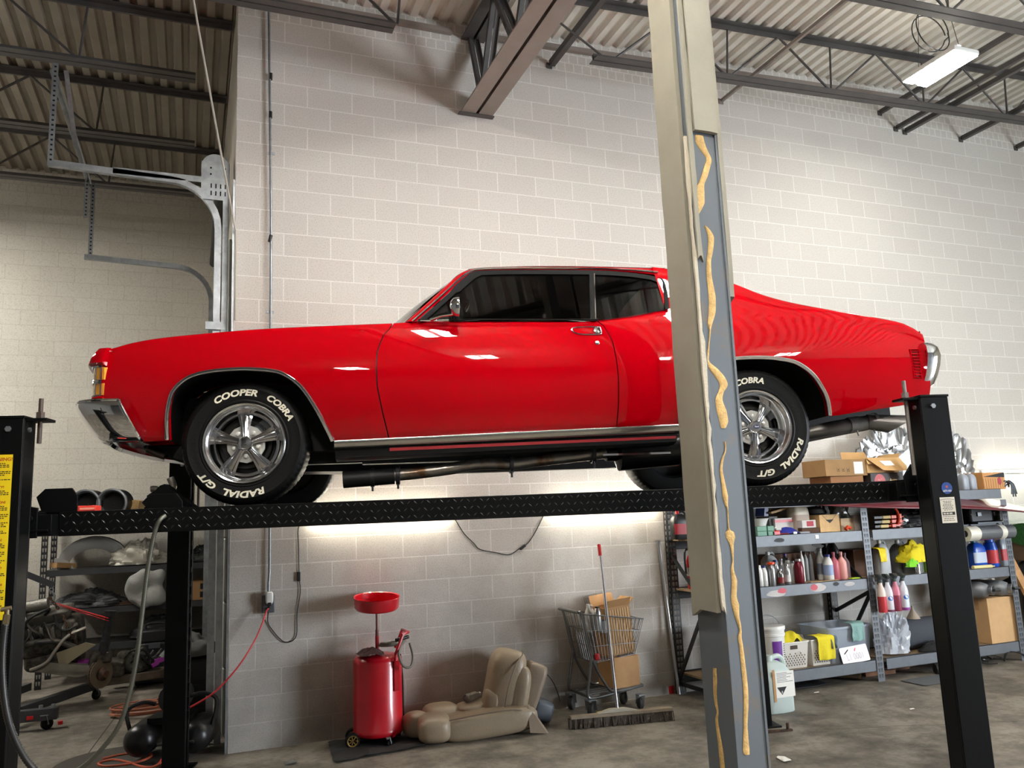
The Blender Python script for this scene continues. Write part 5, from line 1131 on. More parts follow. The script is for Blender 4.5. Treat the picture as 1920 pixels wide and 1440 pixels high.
bottle('black_bottle',(pix(1565,-.27,S2+.1),-.27,S2),.065,.40,'black bottle with grey nozzle behind the pink bottles',blackp,gsteel,.35)
dkc=mat('dark_cardboard',(88,60,42),.85,var=.2,vs=5)
carton((pix(1475,-.14,S2+.1),-.15,S2),(.62,.16,.27),'low brown carton behind the spray cans',0,dkc,tape=False)
carton((pix(1605,-.19,S2+.1),-.21,S2),(.34,.28,.27),'dark brown carton beside the rack upright on the middle shelf',0,dkc,tape=False)
c=V((pix(1602,-.53,S2),-.53,S2+.008)); smallbox('lime_pad',c,(.11,.05,.012),mat('lime',(170,206,40),.6),'small lime green pad on the middle shelf edge','pad')
c=V((pix(1545,-.55,S2),-.55,S2+.006)); smallbox('wood_strip',c,(.36,.03,.01),mat('pale_wood',(176,146,104),.7),'thin wood strip along the front of the middle shelf','wood strip',RZ_(2))
# ---- upper shelf of the first rack
gbx=mat('green_box',(104,146,128),.6)
for k,(px,dz,lb) in enumerate(((1423,0,'lower green box of the stack nearest the black post'),(1423,1,'upper green box of the stack nearest the black post'),(1440,0,'lower green box of the second small stack'),(1440,1,'upper green box of the second small stack'))):
    carton((pix(px,-.53,S3+.03),-.53,S3+.047*dz),(.11 if px<1430 else .075,.10,.045),lb,0,gbx,tape=False,name='green_box',group='small green boxes on the upper shelf')
x=pix(1424,-.42,S3+.15); t=thing('white_bowl','white plastic bowl above the small green boxes','bowl',(x,-.40,S3)); o=M(); o.lathe((0,0,0),(0,0,1),[(.05,0),(.065,.08),(.09,.15),(.105,.165),(.10,.165),(.06,.09),(.001,.085)],24,True); o.build('bowl_body',white,t)
c=carton((pix(1462,-.38,S3+.1),-.36,S3),(.24,.2,.16),'white box with red stripe on the upper shelf',0,mat('box_white',(196,190,186),.6),tape=False); o=M(); o.b2((-.121,-.1012,.118),(.121,-.1,.145)); o.build('stripe',red,c)
carton((pix(1440,-.34,S3+.1),-.33,S3),(.10,.2,.18),'dark grey box beside the striped box on the upper shelf',0,mat('box_dark',(74,76,74),.6),tape=False)
c=V((pix(1452,-.33,S3+.27),-.33,S3+.235)); t=thing('dust_pan','blue dustpan with a wooden board laid over the boxes','dustpan',c); o=M(); o.prism([(-.15,-.02,-.05),(-.10,-.02,-.05),(-.09,-.02,.05),(-.13,-.02,.06)],(0,.14,0)); o.build('pan',mat('dull_blue',(30,50,110),.4),t); o=M(); o.bar((-.09,0,-.02),(.20,0,.035),.12,.02); o.build('board',mat('pale_wood',(176,146,104)),t)
jug('chemical_jug',(pix(1496,-.42,S3+.15),-.42,S3),(.20,.15,.335),'big beige chemical jug with a loop handle on the upper shelf',mat('jug_beige',(190,180,160),.45),mat('jug_beige',(190,180,160)),True,mat('label_dirty',(168,150,136),.6))
c=carton((pix(1509,-.50,S3+.1),-.50,S3+.055),(.17,.12,.075),'small white and red box in front of the beige jug',0,mat('box_white',(196,190,186)),tape=False); o=M(); o.b2((-.03,-.0612,.015),(.055,-.06,.065)); o.build('red_print',mat('print_red',(160,36,52),.6),c)
carton((pix(1512,-.48,S3+.02),-.48,S3),(.22,.14,.054),'low brown tray under the small white and red box',0,dkc,tape=False)
G=[]; c=V((pix(1477,-.52,S3),-.52,S3)); 
for j in range(8): G.append([c+V((-.12+.24*i/9,-.05+.14*j/7,.01+.06*max(0,1-((i-5)/5)**2-((j-4)/4)**2)+.02*abs(noise.noise((i*.8,j*.8,3))))) for i in range(10)])
cloth('blue_cloth',c,G,mat('blue_cloth',(26,40,140),.7),'crumpled dark blue cloth on the upper shelf','cloth')
for px,z,d,m,lb in((1452,.0,(.10,.05,.045),red,'small red pack lying beside the green boxes'),(1458,.045,(.06,.05,.03),canw,'little white pack on top of the small red pack'),(1488,.0,(.05,.04,.03),alu,'small shiny metal fitting at the shelf edge'),(1506,.0,(.12,.05,.022),mat('glove_grey',(140,144,150),.5),'flat grey tool lying by the low brown tray'),(1467,0,(.12,.04,.02),maroon,'dark red tool handle at the upper shelf edge')):
    smallbox('small_part' if 'tool' not in lb else 'hand_tool',V((pix(px,-.55,S3+.02),-.555,S3+z+d[2]/2)),d,m,lb,'tool' if 'tool' in lb else 'small part',RZ_(px%9*4-12),.008)
c=carton((pix(1545,-.47,S3+.1),-.47,S3),(.25,.16,.175),'light plywood box with a dark triangle print on the upper shelf',.0,mat('ply_light',(206,168,116),.7,var=.12,vs=12),tape=False,name='wooden_box',cat='box'); o=M(); o.poly([(-.05,-.0812,.125),(.05,-.0812,.125),(0,-.0812,.09)][::-1]); o.build('triangle_print',ink,c,smooth=0); o=M(); o.tube([(-.09,-.081,.172),(-.03,-.081,.12),(0,-.081,.092),(.03,-.081,.12),(.09,-.081,.172)],.0015,5); o.build('cut_line',ink,c)
t=thing('work_light_dome','grey dome shade lying behind the plywood box','lamp shade',(pix(1527,-.28,S3+.2),-.26,S3+.0)); o=M(); o.lathe((0,0,0),(0,0,1),[(.07,0),(.07,.16),(.14,.19),(.12,.23),(.06,.255),(.001,.26)],24,True); o.build('shade',mat('dome_grey',(120,122,122),.4,.4),t)
carton((pix(1578,-.44,S3+.1),-.44,S3),(.17,.16,.13),'beige carton beside the plywood box on the upper shelf',0,mat('card_pale',(196,172,140),.8),tape=False)
x=pix(1574,-.45,S3+.2); o=M((x,-.44,S3+.13)); pill(o,(x,-.44,S3+.20),(.22,.14,.17),None,.8,dn=.05,ds=12); tag(o.build('plastic_bag',mat('smoky_bag',(120,124,122),.2,trans=.75),loc=(x,-.44,S3+.13),smooth=20),'smoky clear plastic bag stuffed on the beige carton','bag')
carton((pix(1600,-.47,S3+.1),-.47,S3),(.11,.14,.155),'small white carton against the rack upright on the upper shelf',0,mat('box_white',(196,190,186)),tape=False)
x=pix(1590,-.56,S3+.03); o=M((x,-.56,S3)); o.tube([(x-.03,-.56,S3+.02),(x,-.56,S3+.045),(x+.03,-.56,S3+.03)],.018,8); tag(o.build('orange_nozzle',capo,loc=(x,-.56,S3)),'orange nozzle piece at the upper shelf edge','nozzle')
for k,px in enumerate((1536,1542,1549)): 
    x=pix(px,-.2,S3+.3); o=M((x,-.16,S3)); o.cyl((x,-.16,S3),(x,-.16,S3+.36),.02,n=12); tag(o.build('black_tube',blackp,loc=(x,-.16,S3)),'upright black tube behind the grey dome','tube','black tubes behind the grey dome')
# ---- bottom shelf of the first rack
def bucket(loc,r,h,label,lidm=None,lab=None):
    t=thing('bucket',label,'bucket',loc); o=M(); o.lathe((0,0,0),(0,0,1),[(r*.86,0),(r*.88,.01),(r*.96,h*.78),(r*1.02,h*.79),(r*1.02,h*.84),(r*.98,h*.85),(r,h)],32,True,True); o.build('bucket_body',white,t,smooth=40)
    o=M(); o.lathe((0,0,0),(0,0,1),[(r*1.05,h*.93),(r*1.06,h*.99),(r*1.02,h*1.015),(r*.9,h*1.01),(r*.001,h*1.01)],32); o.build('lid',lidm or white,t)
    o=M(); o.tube([(r*1.03*cos(a),r*1.03*sin(a)*.3,h*.9+(h*.34)*max(0,sin(a))**.9) for a in rng(0,pi,14)],.003,6); o.build('bail_handle',galv,t)
    if lab:
        o=M(); o.grid([[V((r*sin(b)*(.897+.106*z),-r*cos(b)*(.897+.106*z),h*z)) for b in rng(lab[1],lab[2],10)] for z in(.12,.68)]); o.build('label_panel',lab[0],t)
        o=M(); rr=random.Random(4)
        for k in range(9):
            z=h*(.2+.05*k); b0=.35
            o.grid([[V((r*sin(b)*(.900+.106*zz/h),-r*cos(b)*(.900+.106*zz/h),zz)) for b in rng(b0,b0+rr.uniform(.15,.4),4)] for zz in(z,z+.007)])
        o.build('small_print',ink,t,smooth=0)
    return t
bucket((pix(1446,-.42,S1+.2),-.42,S1),.135,.40,'white bucket with purple label on the bottom shelf',None,(mat('label_purple',(104,38,142),.5),-.55,.22))
def basket(px0,px1,y,h,label,dy=.34,dirt=None):
    x0,x1=pix(px0,y-dy/2,S1+.15),pix(px1,y-dy/2,S1+.15); t=thing('laundry_basket',label,'basket',((x0+x1)/2,y,S1),group='white plastic baskets on the bottom shelf'); w=(x1-x0)/2; d=dy/2; o=M(); R=[]
    for z,s in((0,.86),(.01,.88),(h,1.0),(h+.004,1.03),(h-.012,1.035)): R.append([V((sx*w*s,sy*d*s,z)) for sx,sy in((-1,-1),(1,-1),(1,1),(-1,1))])
    for z,s in((h-.004,.97),(.02,.85)): R.append([V((sx*w*s,sy*d*s,z)) for sx,sy in((-1,-1),(1,-1),(1,1),(-1,1))])
    o.rings(R); o.build('basket_body',mat('basket_white',(206,202,194),.45,rgb2=(150,138,120),vs=7,thr=(.58,.74)),t,smooth=20,bevel=.006)
    o=M()
    for j in range(6):
        for i in range(9):
            if j==5 and i%2: continue
            x=-w*.72+w*1.44*i/8+(.5*w*1.44/8 if j%2 else 0); z=h*(.14+.085*j); s=.88+.12*z/h
            if x>w*.75: continue
            c=V((x,-d*s-.0012,z)); o.poly([c+V((-.008,0,0)),c+V((0,0,-.010)),c+V((.008,0,0)),c+V((0,0,.010))])
    o.build('hole_pattern',mat('hole_brown',(92,84,74),.9),t,smooth=0)
    o=M(); o.b2((-.04,-d*.985-.004,h*.74),(.04,-d*.985+.004,h*.88)); o.build('grip_slot',mat('slot_brown',(70,58,50),.8),t); return t
basket(1462,1517,-.36,.245,'white plastic basket beside the bucket, holding yellow rags'); basket(1522,1570,-.36,.245,'white plastic basket beside the clear bin, with a yellow rag over its rim')
def drape(name,c,w,d,h,m,label,seed=0,rz=0,cat='cloth',over=.6,group=None):
    # cloth hung over an edge: flat part behind, hanging part in front
    c=V(c); G=[]; R=RZ_(rz); n=14
    for j in range(n+1):
        t=j/n; row=[]
        for i in range(n+1):
            s=i/n-.5; e=noise.noise((s*4+seed,t*3,seed)); 
            if t<1-over: y=d*(1-t/(1-over)); z=.012+.02*abs(e)
            else: u=(t-(1-over))/over; y=-.018-.022*abs(e)*u-.012*sin(s*9+seed)*u; z=.012-h*u
            x=w*s*(1-.18*max(0,t-.4)*(1+.4*noise.noise((t*3,seed,1))))+.015*e
            row.append(c+R@V((x,y,z)))
        G.append(row)
    return cloth(name,c,G,m,label,cat,.006,group)
bx1=pix(1544,-.53,S1+.24); drape('yellow_rag',(bx1-.0,-.545,S1+.262),.21,.12,.22,yellow,'yellow rag hanging over the rim of the second basket',2,0,over=.68)
G=[]; c=V((pix(1486,-.40,S1+.28),-.36,S1+.20))
for j in range(9): G.append([c+V((-.13+.26*i/10,-.10+.2*j/8,.02+.10*max(0,1-((i-5)/5)**2*.9-((j-4)/4)**2*.7)+.05*noise.noise((i*.5,j*.5,6)))) for i in range(11)])
cloth('yellow_rag',c,G,yellow,'bunched yellow rag on top of the first basket','cloth',.006)
drape('grey_rag',(pix(1560,-.53,S1+.2),-.54,S1+.258),.08,.05,.12,mat('rag_slate',(92,108,116),.9),'slate grey rag tip beside the yellow hanging rag',5,over=.7)
x0,x1=pix(1572,-.55,S1+.2),pix(1632,-.55,S1+.2); t=thing('clear_storage_bin','large clear plastic bin on the bottom shelf','storage bin',((x0+x1)/2-.04,-.33,S1)); w=.285; d=.22; h=.34; o=M(); R=[]
for z,s in((0,.9),(.01,.92),(h,1),(h,1.05),(h-.02,1.05),(h-.02,1.0)): R.append([V((math.copysign(abs(cos(a))**.25,cos(a))*w*s,math.copysign(abs(sin(a))**.25,sin(a))*d*s,z)) for a in rng(pi/32,2*pi+pi/32,32)[:-1]])
o.rings(R,True,True,False); o.build('bin_body',mat('bin_plastic',(176,186,200),.25,alpha=.5),t,smooth=40,solid=.003); o=M(); o.b2((-.22,-.16,.012),(.22,.16,.16)); o.build('bin_contents',mat('blue_grey_fill',(96,112,140),.8,var=.3,vs=9),t)
drape('teal_cloth',(pix(1603,-.55,S1+.34),-.565,S1+.355),.16,.10,.17,mat('teal_cloth',(132,168,164),.9,bump=.3,bs=90),'pale teal cloth hanging on the clear bin',8,over=.75)
# licence plate leaning on the bin
a=V((pix(1583,-.6,S1),-.592,S1+.002)); b=V((pix(1634,-.6,S1),-.592,S1+.002)); L=(b-a).length; t=thing('license_plate','white dented licence plate leaning on the clear bin','licence plate',(a+b)/2,0); t.rotation_euler=(radians(-14),radians(-3),0)
o=M(); P=[]; w=L/2;h=.155
for cx_,cz_,a0 in((w-.012,.012,-90),(w-.012,h-.012,0),(-w+.012,h-.012,90),(-w+.012,.012,180)):
    for k in range(4): r=radians(a0+k*30); P.append((cx_+.012*cos(r),0,cz_+.012*sin(r)))
o.prism(P,(0,.002,0)); o.build('plate',mat('plate_white',(214,208,208),.4),t); o=M(); q=lambda x,y,z:V((x,-.0012,h*.40+y)); o.text('L1 0001',.085,lambda x,y,z:V((x*.78,-.0012,h*.36+y)),bold=.0005); o.build('plate_digits',mat('digit_grey',(178,170,176),.5),t,smooth=0); o=M(); o.poly([(-w+.04,-.0014,h*.62),(-w+.10,-.0014,h*.86),(-w+.105,-.0014,h*.80),(-w+.05,-.0014,h*.58)]); o.build('scratch',ink,t,smooth=0); o=M(); o.poly([(.0,-.0015,h*.72),(.02,-.0015,h*.88),(.03,-.0015,h*.84),(.012,-.0015,h*.66)]); o.build('red_mark',red,t,smooth=0)
# left end: bucket, extinguisher, oil jug and small things inside the rack end
bucket((4.36,-.34,S1),.14,.42,'white bucket with red lid at the end of the rack behind the column',red,(mat('label_bluegrey',(150,160,176),.5),.1,.5))
carton((4.42,-.53,S1),(.16,.10,.22),'small brown carton in front of the red lidded bucket',0,card)
x=pix(1285,-.15,1.1); t=thing('fire_extinguisher','red fire extinguisher standing in the end of the rack','fire extinguisher',(x+.06,-.2,S2)); o=M(); o.lathe((0,0,0),(0,0,1),[(.055,0),(.06,.01),(.06,.26),(.045,.31),(.02,.33),(.02,.35)],24,True,True); o.build('cylinder',red,t,smooth=50); o=M(); o.lathe((0,0,0),(0,0,1),[(.061,.12),(.061,.2)],24); o.build('label_band',white,t); o=M(); o.b2((-.03,-.012,.35),(.03,.012,.375)); o.bar((-.03,0,.36),(.09,0,.40),.02,.008); o.bar((-.03,0,.40),(.08,0,.43),.02,.006); o.build('valve_lever',blackp,t); o=M(); o.tube(spline([(-.03,0,.37),(-.075,0,.36),(-.085,0,.28),(-.08,0,.14)],4),.011,8); o.build('hose',blackp,t)
smallbox('yellow_folder',(x+.13,-.40,S2+.12),(.07,.012,.22),mat('manila',(206,160,84),.7),'yellow card folder standing in front of the fire extinguisher','folder')
jug('oil_jug',(pix(1272,-.2,S3+.1),-.22,S3),(.17,.11,.27),'black oil jug with red label on the shelf end by the wall',blackp,red,True,mat('label_red',(150,30,36),.5))
# ---- boxes and foil on the top shelf
yT=-.46
x=pix(1568,yT,S4+.1); c=carton((x,yT,S4+.185),(.56,.32,.165),'long brown carton on top of the rack with a white shipping label',.04,mat('card_olive',(150,116,74),.8,var=.14,vs=5),tape=False); o=M(); o.b2((.10,-.1612,.02),(.22,-.16,.14)); o.build('shipping_label',paper,c); o=M(); 
for k in range(3): 
    a=-.13+k*.065; o.b2((a,-.1612,.045),(a+.035,-.161,.048)); o.b2((a,-.1612,.045),(a+.003,-.161,.08)); o.b2((a+.032,-.1612,.045),(a+.035,-.161,.08)); o.b2((a+.012,-.1612,.055),(a+.022,-.161,.068))
o.build('handling_print',ink,c)
carton((pix(1570,yT,S4+.05),yT,S4),(.42,.3,.183),'brown open tray carton under the long carton on top of the rack',0,mat('card_brown',(142,98,62),.8),tape=False)
x=pix(1640,yT,S4+.1); c=carton((x,yT,S4),(.44,.34,.205),'dark box with red oval and gold lettering on top of the rack',.02,mat('box_nearblack',(44,36,34),.6),tape=False); o=M(); o.poly([(-.10+.075*cos(a),-.1712,.12+.075*sin(a)) for a in rng(0,2*pi,24)[:-1]]); o.build('red_oval',mat('print_red2',(172,44,48),.5),c,smooth=0); o=M(); o.text('Auto',.05,lambda a,b,_:V((.03+a,-.1715,.13+b)),align='LEFT',bold=.0006); o.build('box_lettering',mat('gold_print',(206,170,110),.5),c,smooth=0); o=M(); o.tube(spline([(-.14,-.1716,.09),(-.12,-.1716,.14),(-.10,-.1716,.11),(-.08,-.1716,.15),(-.06,-.1716,.10)],4),.004,5); o.build('oval_mark',mat('print_pale',(206,150,140),.5),c)
c=carton((x-.02,yT+.01,S4+.207),(.44,.32,.15),'tan carton with its flap folded out over the dark box',.02,mat('card_tan',(192,152,100),.8,var=.1,vs=5),open_=2,tape=False); o=M(); o.prism([(-.22,-.165,.152),(.24,-.165,.152),(.30,-.24,.012),(-.10,-.26,.022)],(0,.004,.004)); o.build('front_flap',mat('card_tan',(192,152,100)),c); o=M(); o.prism([(-.07,-.19,.119),(.08,-.19,.119),(.10,-.222,.07),(-.04,-.226,.07)],(0,-.003,.002)); o.build('flap_label',paper,c)
t=thing('paper_sheet','curled white paper sheet hanging in front of the tan carton','paper',(x+.13,yT-.17,S4+.10)); o=M(); o.grid([[V((.0+.10*i/6,-.10-.03*sin(j*.5)-.02*cos(i*.6),.22-.19*j/8+.02*i/6)) for i in range(7)] for j in range(9)]); o.grid([[V((.10+.05*sin(a),-.12+.05*cos(a)-.03,.08-.02*k)) for a in rng(-1.2,1.6,8)] for k in range(4)]); o.build('sheet',paper,t,solid=.002)
def heap(name,c,d,m,label,seed,cat,flat=25,rough=.5,n=56,mm=30):
    c=V(c); o=M(c); Q=[]
    for j in range(1,mm):
        th=pi/2*j/mm; row=[]
        for i in range(n):
            a=2*pi*i/n; q=V((sin(th)*cos(a),sin(th)*sin(a),cos(th))); p=q*2.2+V((seed,seed*2,0))
            r=1+rough*(.42*noise.noise(p*.9)+.26*(.35-abs(noise.noise(p*1.9)))*1.6+.12*(.3-abs(noise.noise(p*4.3)))+.05*noise.noise(p*9))
            row.append(c+V((q.x*d[0]/2*r,q.y*d[1]/2*r,max(0,q.z*d[2]*r*(.9 if j>3 else 1)))))
        Q.append(row)
    o.rings(Q,True,True,True); return tag(o.build(name,m,loc=c,smooth=flat),label,cat)
xf=pix(1690,-.30,S4+.25); heap('foil_cover',(xf,-.19,S4),(1.0,.25,.72),silver,'heap of crumpled silver foil cover on top of the rack',3.2,'cover',24,.95,84,44)
xg=pix(1790,-.30,S4+.25); heap('foil_cover',(xg,-.19,S4),(.66,.25,.66),silver,'second crumpled silver cover past the rear lift post on the rack top',6.1,'cover',24,.95,70,40)
o=M((xf-.35,-.3,S4)); o.bar((xf-.46,-.36,S4+.01),(xf-.22,-.36,S4+.33),.2,.012,V((0,1,0))); tag(o.build('leaning_board',mat('panel_dark',(70,66,60),.6),loc=(xf-.35,-.3,S4)),'dark thin board leaning under the first silver cover','board')
xh=pix(1846,-.40,S4+.1); c=carton((xh,-.40,S4),(.34,.24,.19),'orange and black striped carton at the end of the rack top',.0,mat('card_orange',(196,140,82),.7),tape=False); o=M(); o.poly([(-.17,-.1212,.14),(.165,-.1212,.185),(.165,-.1212,.13)]); o.b2((-.17,-.1212,.186),(.17,-.12,.19)); o.build('dark_wedge',ink,c,smooth=0); o=M(); o.poly([(.08+.03*cos(a),-.1214,.09+.045*sin(a)) for a in rng(0,2*pi,14)[:-1]]); o.build('red_print',mat('print_red',(160,36,52)),c,smooth=0)
o=M()
for k in range(9): o.b2((-.165+k*.036,-.1213,.01),(-.162+k*.036,-.12,.12))
o.build('stripe_print',dkc,c,smooth=0)
xi=pix(1806,-.46,S4+.08)
for k in range(2): jug('small_jug',(xi+.115*k,-.46,S4),(.10,.09,.20),'small grey plastic jug beside the striped carton','' or mat('jug_grey',(150,156,166),.4),white,False,group='two grey jugs on the rack top')
x=pix(1885,-.5,S4); o=M((x-.02,-.5,S4)); 
for k in range(5): o.tube(spline([(x-.06+.03*k,-.5-.02*(k%2),S4+.02),(x-.03+.02*k,-.52,S4+.09-.02*(k%3)),(x+.02+.01*k,-.56,S4+.05),(x-.0+.02*k,-.57,S4-.06-.03*(k%2))],4),.008,6)
tag(o.build('cable_bundle',mat('cable_slate',(70,78,86),.5),loc=(x-.02,-.5,S4)),'bundle of grey cables hanging off the rack end','cable')
# ---- maroon car hood laid across the racks
hm=mat('maroon_paint',(92,26,36),.35,coat=.4)
t=thing('maroon_sheet_metal','flat maroon sheet metal panel lying across the racks under the runway','sheet metal',(6.9,-.6,1.66)); off=V((6.9,-.6,1.66))
o=M(off); G=[]
FE=[(1522,943,-.6),(1570,936,-.45),(1640,926,-.4),(1720,918,-.36),(1804,923,-.34),(1870,938,-.34),(1932,953,-.34)]; NE=[(1522,945,-.62),(1570,947.5,-.72),(1640,950.5,-.82),(1720,952,-.88),(1804,952,-.9),(1870,955,-.9),(1932,960,-.9)]
for f,n in zip(spline([atY(*p) for p in FE],3),spline([atY(*p) for p in NE],3)): G.append([f.lerp(n,k/5) for k in range(6)])
o.grid(G); o.build('panel_skin',hm,t,solid=.012,smooth=40)
# ---- second rack contents
for k,(dz,lb) in enumerate(((.03,'lowest'),(.075,'middle'),(.12,'topmost'))):
    x=pix(1672,-.52,S3+.08); t=thing('bar_clamp','orange bar clamp with pale wooden handle, '+lb+' of the three on the upper shelf','clamp',(x,-.52,S3+dz),group='orange clamps on the upper shelf')
    o=M(); o.bar((-.20,0,0),(.16,0,.0),.012,.022,V((0,1,0))); o.b2((-.02,-.02,-.018),(.10,.02,.018)); o.b2((.08,-.014,-.03),(.13,.014,.03)); o.build('clamp_bar',capo,t,bevel=.004)
    o=M(); o.b2((-.17+.02*k,-.016,-.016),(-.06+.02*k,.016,.016)); o.build('wooden_handle',mat('pale_wood2',(226,196,130),.6),t,bevel=.005)
    o=M(); o.b2((-.24,-.012,-.012),(-.17+.02*k,.012,.012)); o.build('rod_end',blackp,t)
o=M(); o.tube([(.02+.05*sin(a),-.03,.0+.085*cos(a)) for a in rng(.2,2.6,8)],.012,8); o.build('handle_arc',capo,t)
x=pix(1725,-.35,S3+.1); heap('black_bag',(x,-.3,S3),(.75,.42,.23),mat('bag_black',(38,39,41),.6),'slumped black bag on the upper shelf behind the orange clamps',8.3,'bag',40,.5)
x=pix(1690,-.46,S3+.06); heap('film_sheet',(x,-.47,S3),(.34,.18,.11),mat('smoky_bag',(120,124,122)),'rumpled clear film beside the orange clamps',2.2,'plastic film',20,.8,28,14)
x0,x1=pix(1806,-.45,S3+.2),pix(1868,-.45,S3+.2); t=thing('tool_case','long black tool case on the upper shelf past the lift post','case',((x0+x1)/2,-.36,S3)); w=(x1-x0)/2; o=M(); o.b2((-w,-.16,0),(w,.16,.20)); o.build('case_body',mat('case_black',(30,33,38),.4),t,bevel=.03); o=M(); o.b2((-w,-.166,.10),(w,-.155,.108)); o.build('seam',blackp,t); o=M(); 
for s in(-.5,.5): o.b2((w*s-.03,-.175,.08),(w*s+.03,-.16,.125))
o.build('latch',galv,t,bevel=.003)
x=pix(1872,-.56,S3); c=V(((x0+x)/2,-.56,S3+.01)); smallbox('grey_board',c,((x-x0),.09,.018),gsteel,'flat grey board in front of the black tool case','board')
x0,x1=pix(1822,-.74,1.33),pix(1900,-.72,1.33); t=thing('wrap_roll','shiny roll of plastic wrap hung on the front of the second rack','plastic roll',((x0+x1)/2,-.69,1.36)); w=(x1-x0)/2; o=M(); o.cyl((-w,0,0),(w,0,0),.075,n=28); o.build('film_roll',mat('film_silver',(150,156,164),.12,.7),t); 
for a,b in((-w-.03,-w+.12),(w*.35,w*.58)): o=M(); o.cyl((a,0,0),(b,0,0),.0775,n=28); o.build('white_wrap',mat('roll_white',(214,210,196),.4),t)
o=M(); o.cyl((-w-.031,0,0),(-w-.028,0,0),.035,n=20); o.build('core_hole',ink,t); o=M(); o.tube([(-w*.5,.05,.05),(-w*.5,.09,.09)],.006,6); o.tube([(w*.8,.05,.05),(w*.8,.09,.09)],.006,6); o.build('hook',galv,t)
# middle shelf
jug('grey_jug',(pix(1653,-.42,S2+.15),-.42,S2),(.15,.12,.36),'grey plastic jug behind the yellow glove by the rack upright',mat('jug_pale',(176,180,184),.4),white,True)
drape('yellow_glove',(pix(1650,-.50,S2+.3),-.50,S2+.27),.16,.10,.14,mat('glove_yellow',(228,202,24),.6),'yellow rubber glove draped over the grey jug',11,20,'glove',.6)
jug('pale_jug',(pix(1690,-.32,S2+.15),-.30,S2),(.19,.14,.34),'pale jug behind the bunched yellow cloth',mat('jug_pale2',(140,146,150),.4),white,True)
x=pix(1712,-.48,S2+.2); heap('yellow_cloth',(x,-.46,S2+.10),(.32,.22,.22),mat('cloth_yellow2',(224,206,30),.85),'bunched yellow cloth on the middle shelf of the second rack',4.4,'cloth',60,.8,34,18)
o=M((x,-.46,S2)); o.cyl((x,-.46,S2),(x,-.46,S2+.14),.1,n=16); tag(o.build('grey_tub',mat('tub_grey',(88,92,92),.5),loc=(x,-.46,S2)),'low grey tub under the bunched yellow cloth','tub')
x=pix(1742,-.45,S2+.15); bottle('lime_bottle',(x,-.45,S2),.07,.30,'lime green bottle beside the rear lift post',mat('lime2',(140,206,50),.4),mat('lime2',(140,206,50)),.4)
x=pix(1716,-.55,S2+.05); heap('lime_cloth',(x-.02,-.545,S2+.06),(.16,.08,.10),mat('lime3',(120,200,40),.8),'lime green cloth tucked under the yellow cloth',7.7,'cloth',60,.6,20,10)
x=pix(1721,-.57,S2+.05); o=M((x,-.565,S2)); o.cyl((x,-.565,S2),(x,-.565,S2+.10),.028,n=18); tag(o.build('chrome_socket',chrome,loc=(x,-.565,S2)),'shiny chrome socket at the middle shelf edge','socket')
blue=mat('bottle_blue',(30,84,190),.3); 
jug('blue_jug',(pix(1830,-.44,S2+.15),-.44,S2),(.20,.13,.30),'blue jug with white label past the lift post',blue,mat('cap_teal',(70,160,190),.4),False,mat('label_white',(190,200,216),.5))
bottle('blue_bottle',(pix(1857,-.46,S2+.15),-.46,S2),.075,.33,'round blue bottle with red label beside the blue jug',blue,mat('cap_teal',(70,160,190)),.6,labm=mat('label_red2',(196,52,56),.5),lab=(.12,.55),shoulder=.66)
jug('clear_jug',(pix(1880,-.44,S2+.15),-.44,S2),(.20,.13,.33),'clear jug with red label at the end of the middle shelf',mat('jug_clear',(176,186,196),.3,trans=.3),white,False,mat('label_red2',(196,52,56)))
x=pix(1845,-.57,S2); o=M((x,-.57,S2)); o.tube([(x-.16,-.57,S2+.02),(x+.10,-.58,S2+.018),(x+.115,-.58,S2+.018),(x+.15,-.58,S2+.018)],[.02,.02,.008,.006],10); tag(o.build('cream_tube',mat('cream_tube',(216,204,140),.5),loc=(x,-.57,S2)),'pale yellow tube lying on the middle shelf edge','tube')
# spray bottles hung on the beam
tg=mat('trigger_darkgrey',(70,78,78),.5)
for k,(px,m,lq,ov,lb) in enumerate(((1654,mat('bottle_milky',(224,206,196),.4),(mat('liq_red',(196,58,66),.4),.42),None,'hanging spray bottle with red liquid nearest the rack upright'),(1667,mat('bottle_white2',(212,212,222),.4),(mat('liq_mauve',(120,60,86),.4),.06),mat('oval_blue',(40,110,190),.5),'hanging milky spray bottle with blue oval, second from the upright'),(1681,mat('bottle_pinkish',(204,120,140),.4),(mat('liq_wine',(140,52,74),.4),.42),None,'hanging spray bottle with wine coloured liquid'),(1696,mat('bottle_white3',(214,222,232),.4),(mat('liq_violet',(150,70,150),.4),.08),mat('oval_blue',(40,110,190),.5),'hanging milky spray bottle with blue oval, farthest from the upright'))):
    z=.655; x=pix(px,-.675,.78); spray('spray_bottle',(x,-.672,z),.042,.365,lb,m,tg,rz=radians(75),liq=lq,group='spray bottles hung on the rack beam')
    if ov: 
        s_=[o_ for o_ in bpy.data.objects if o_.get('label')==lb][0]; o=M(); R_=RZ_(-75); r=.043; o.poly([R_@V((r*1.02*sin(.62*cos(a)-.35),-r*1.02*cos(.62*cos(a)-.35),.13+.022*sin(a))) for a in rng(0,2*pi,20)[:-1]]); o.build('oval_label',ov,s_,smooth=0)
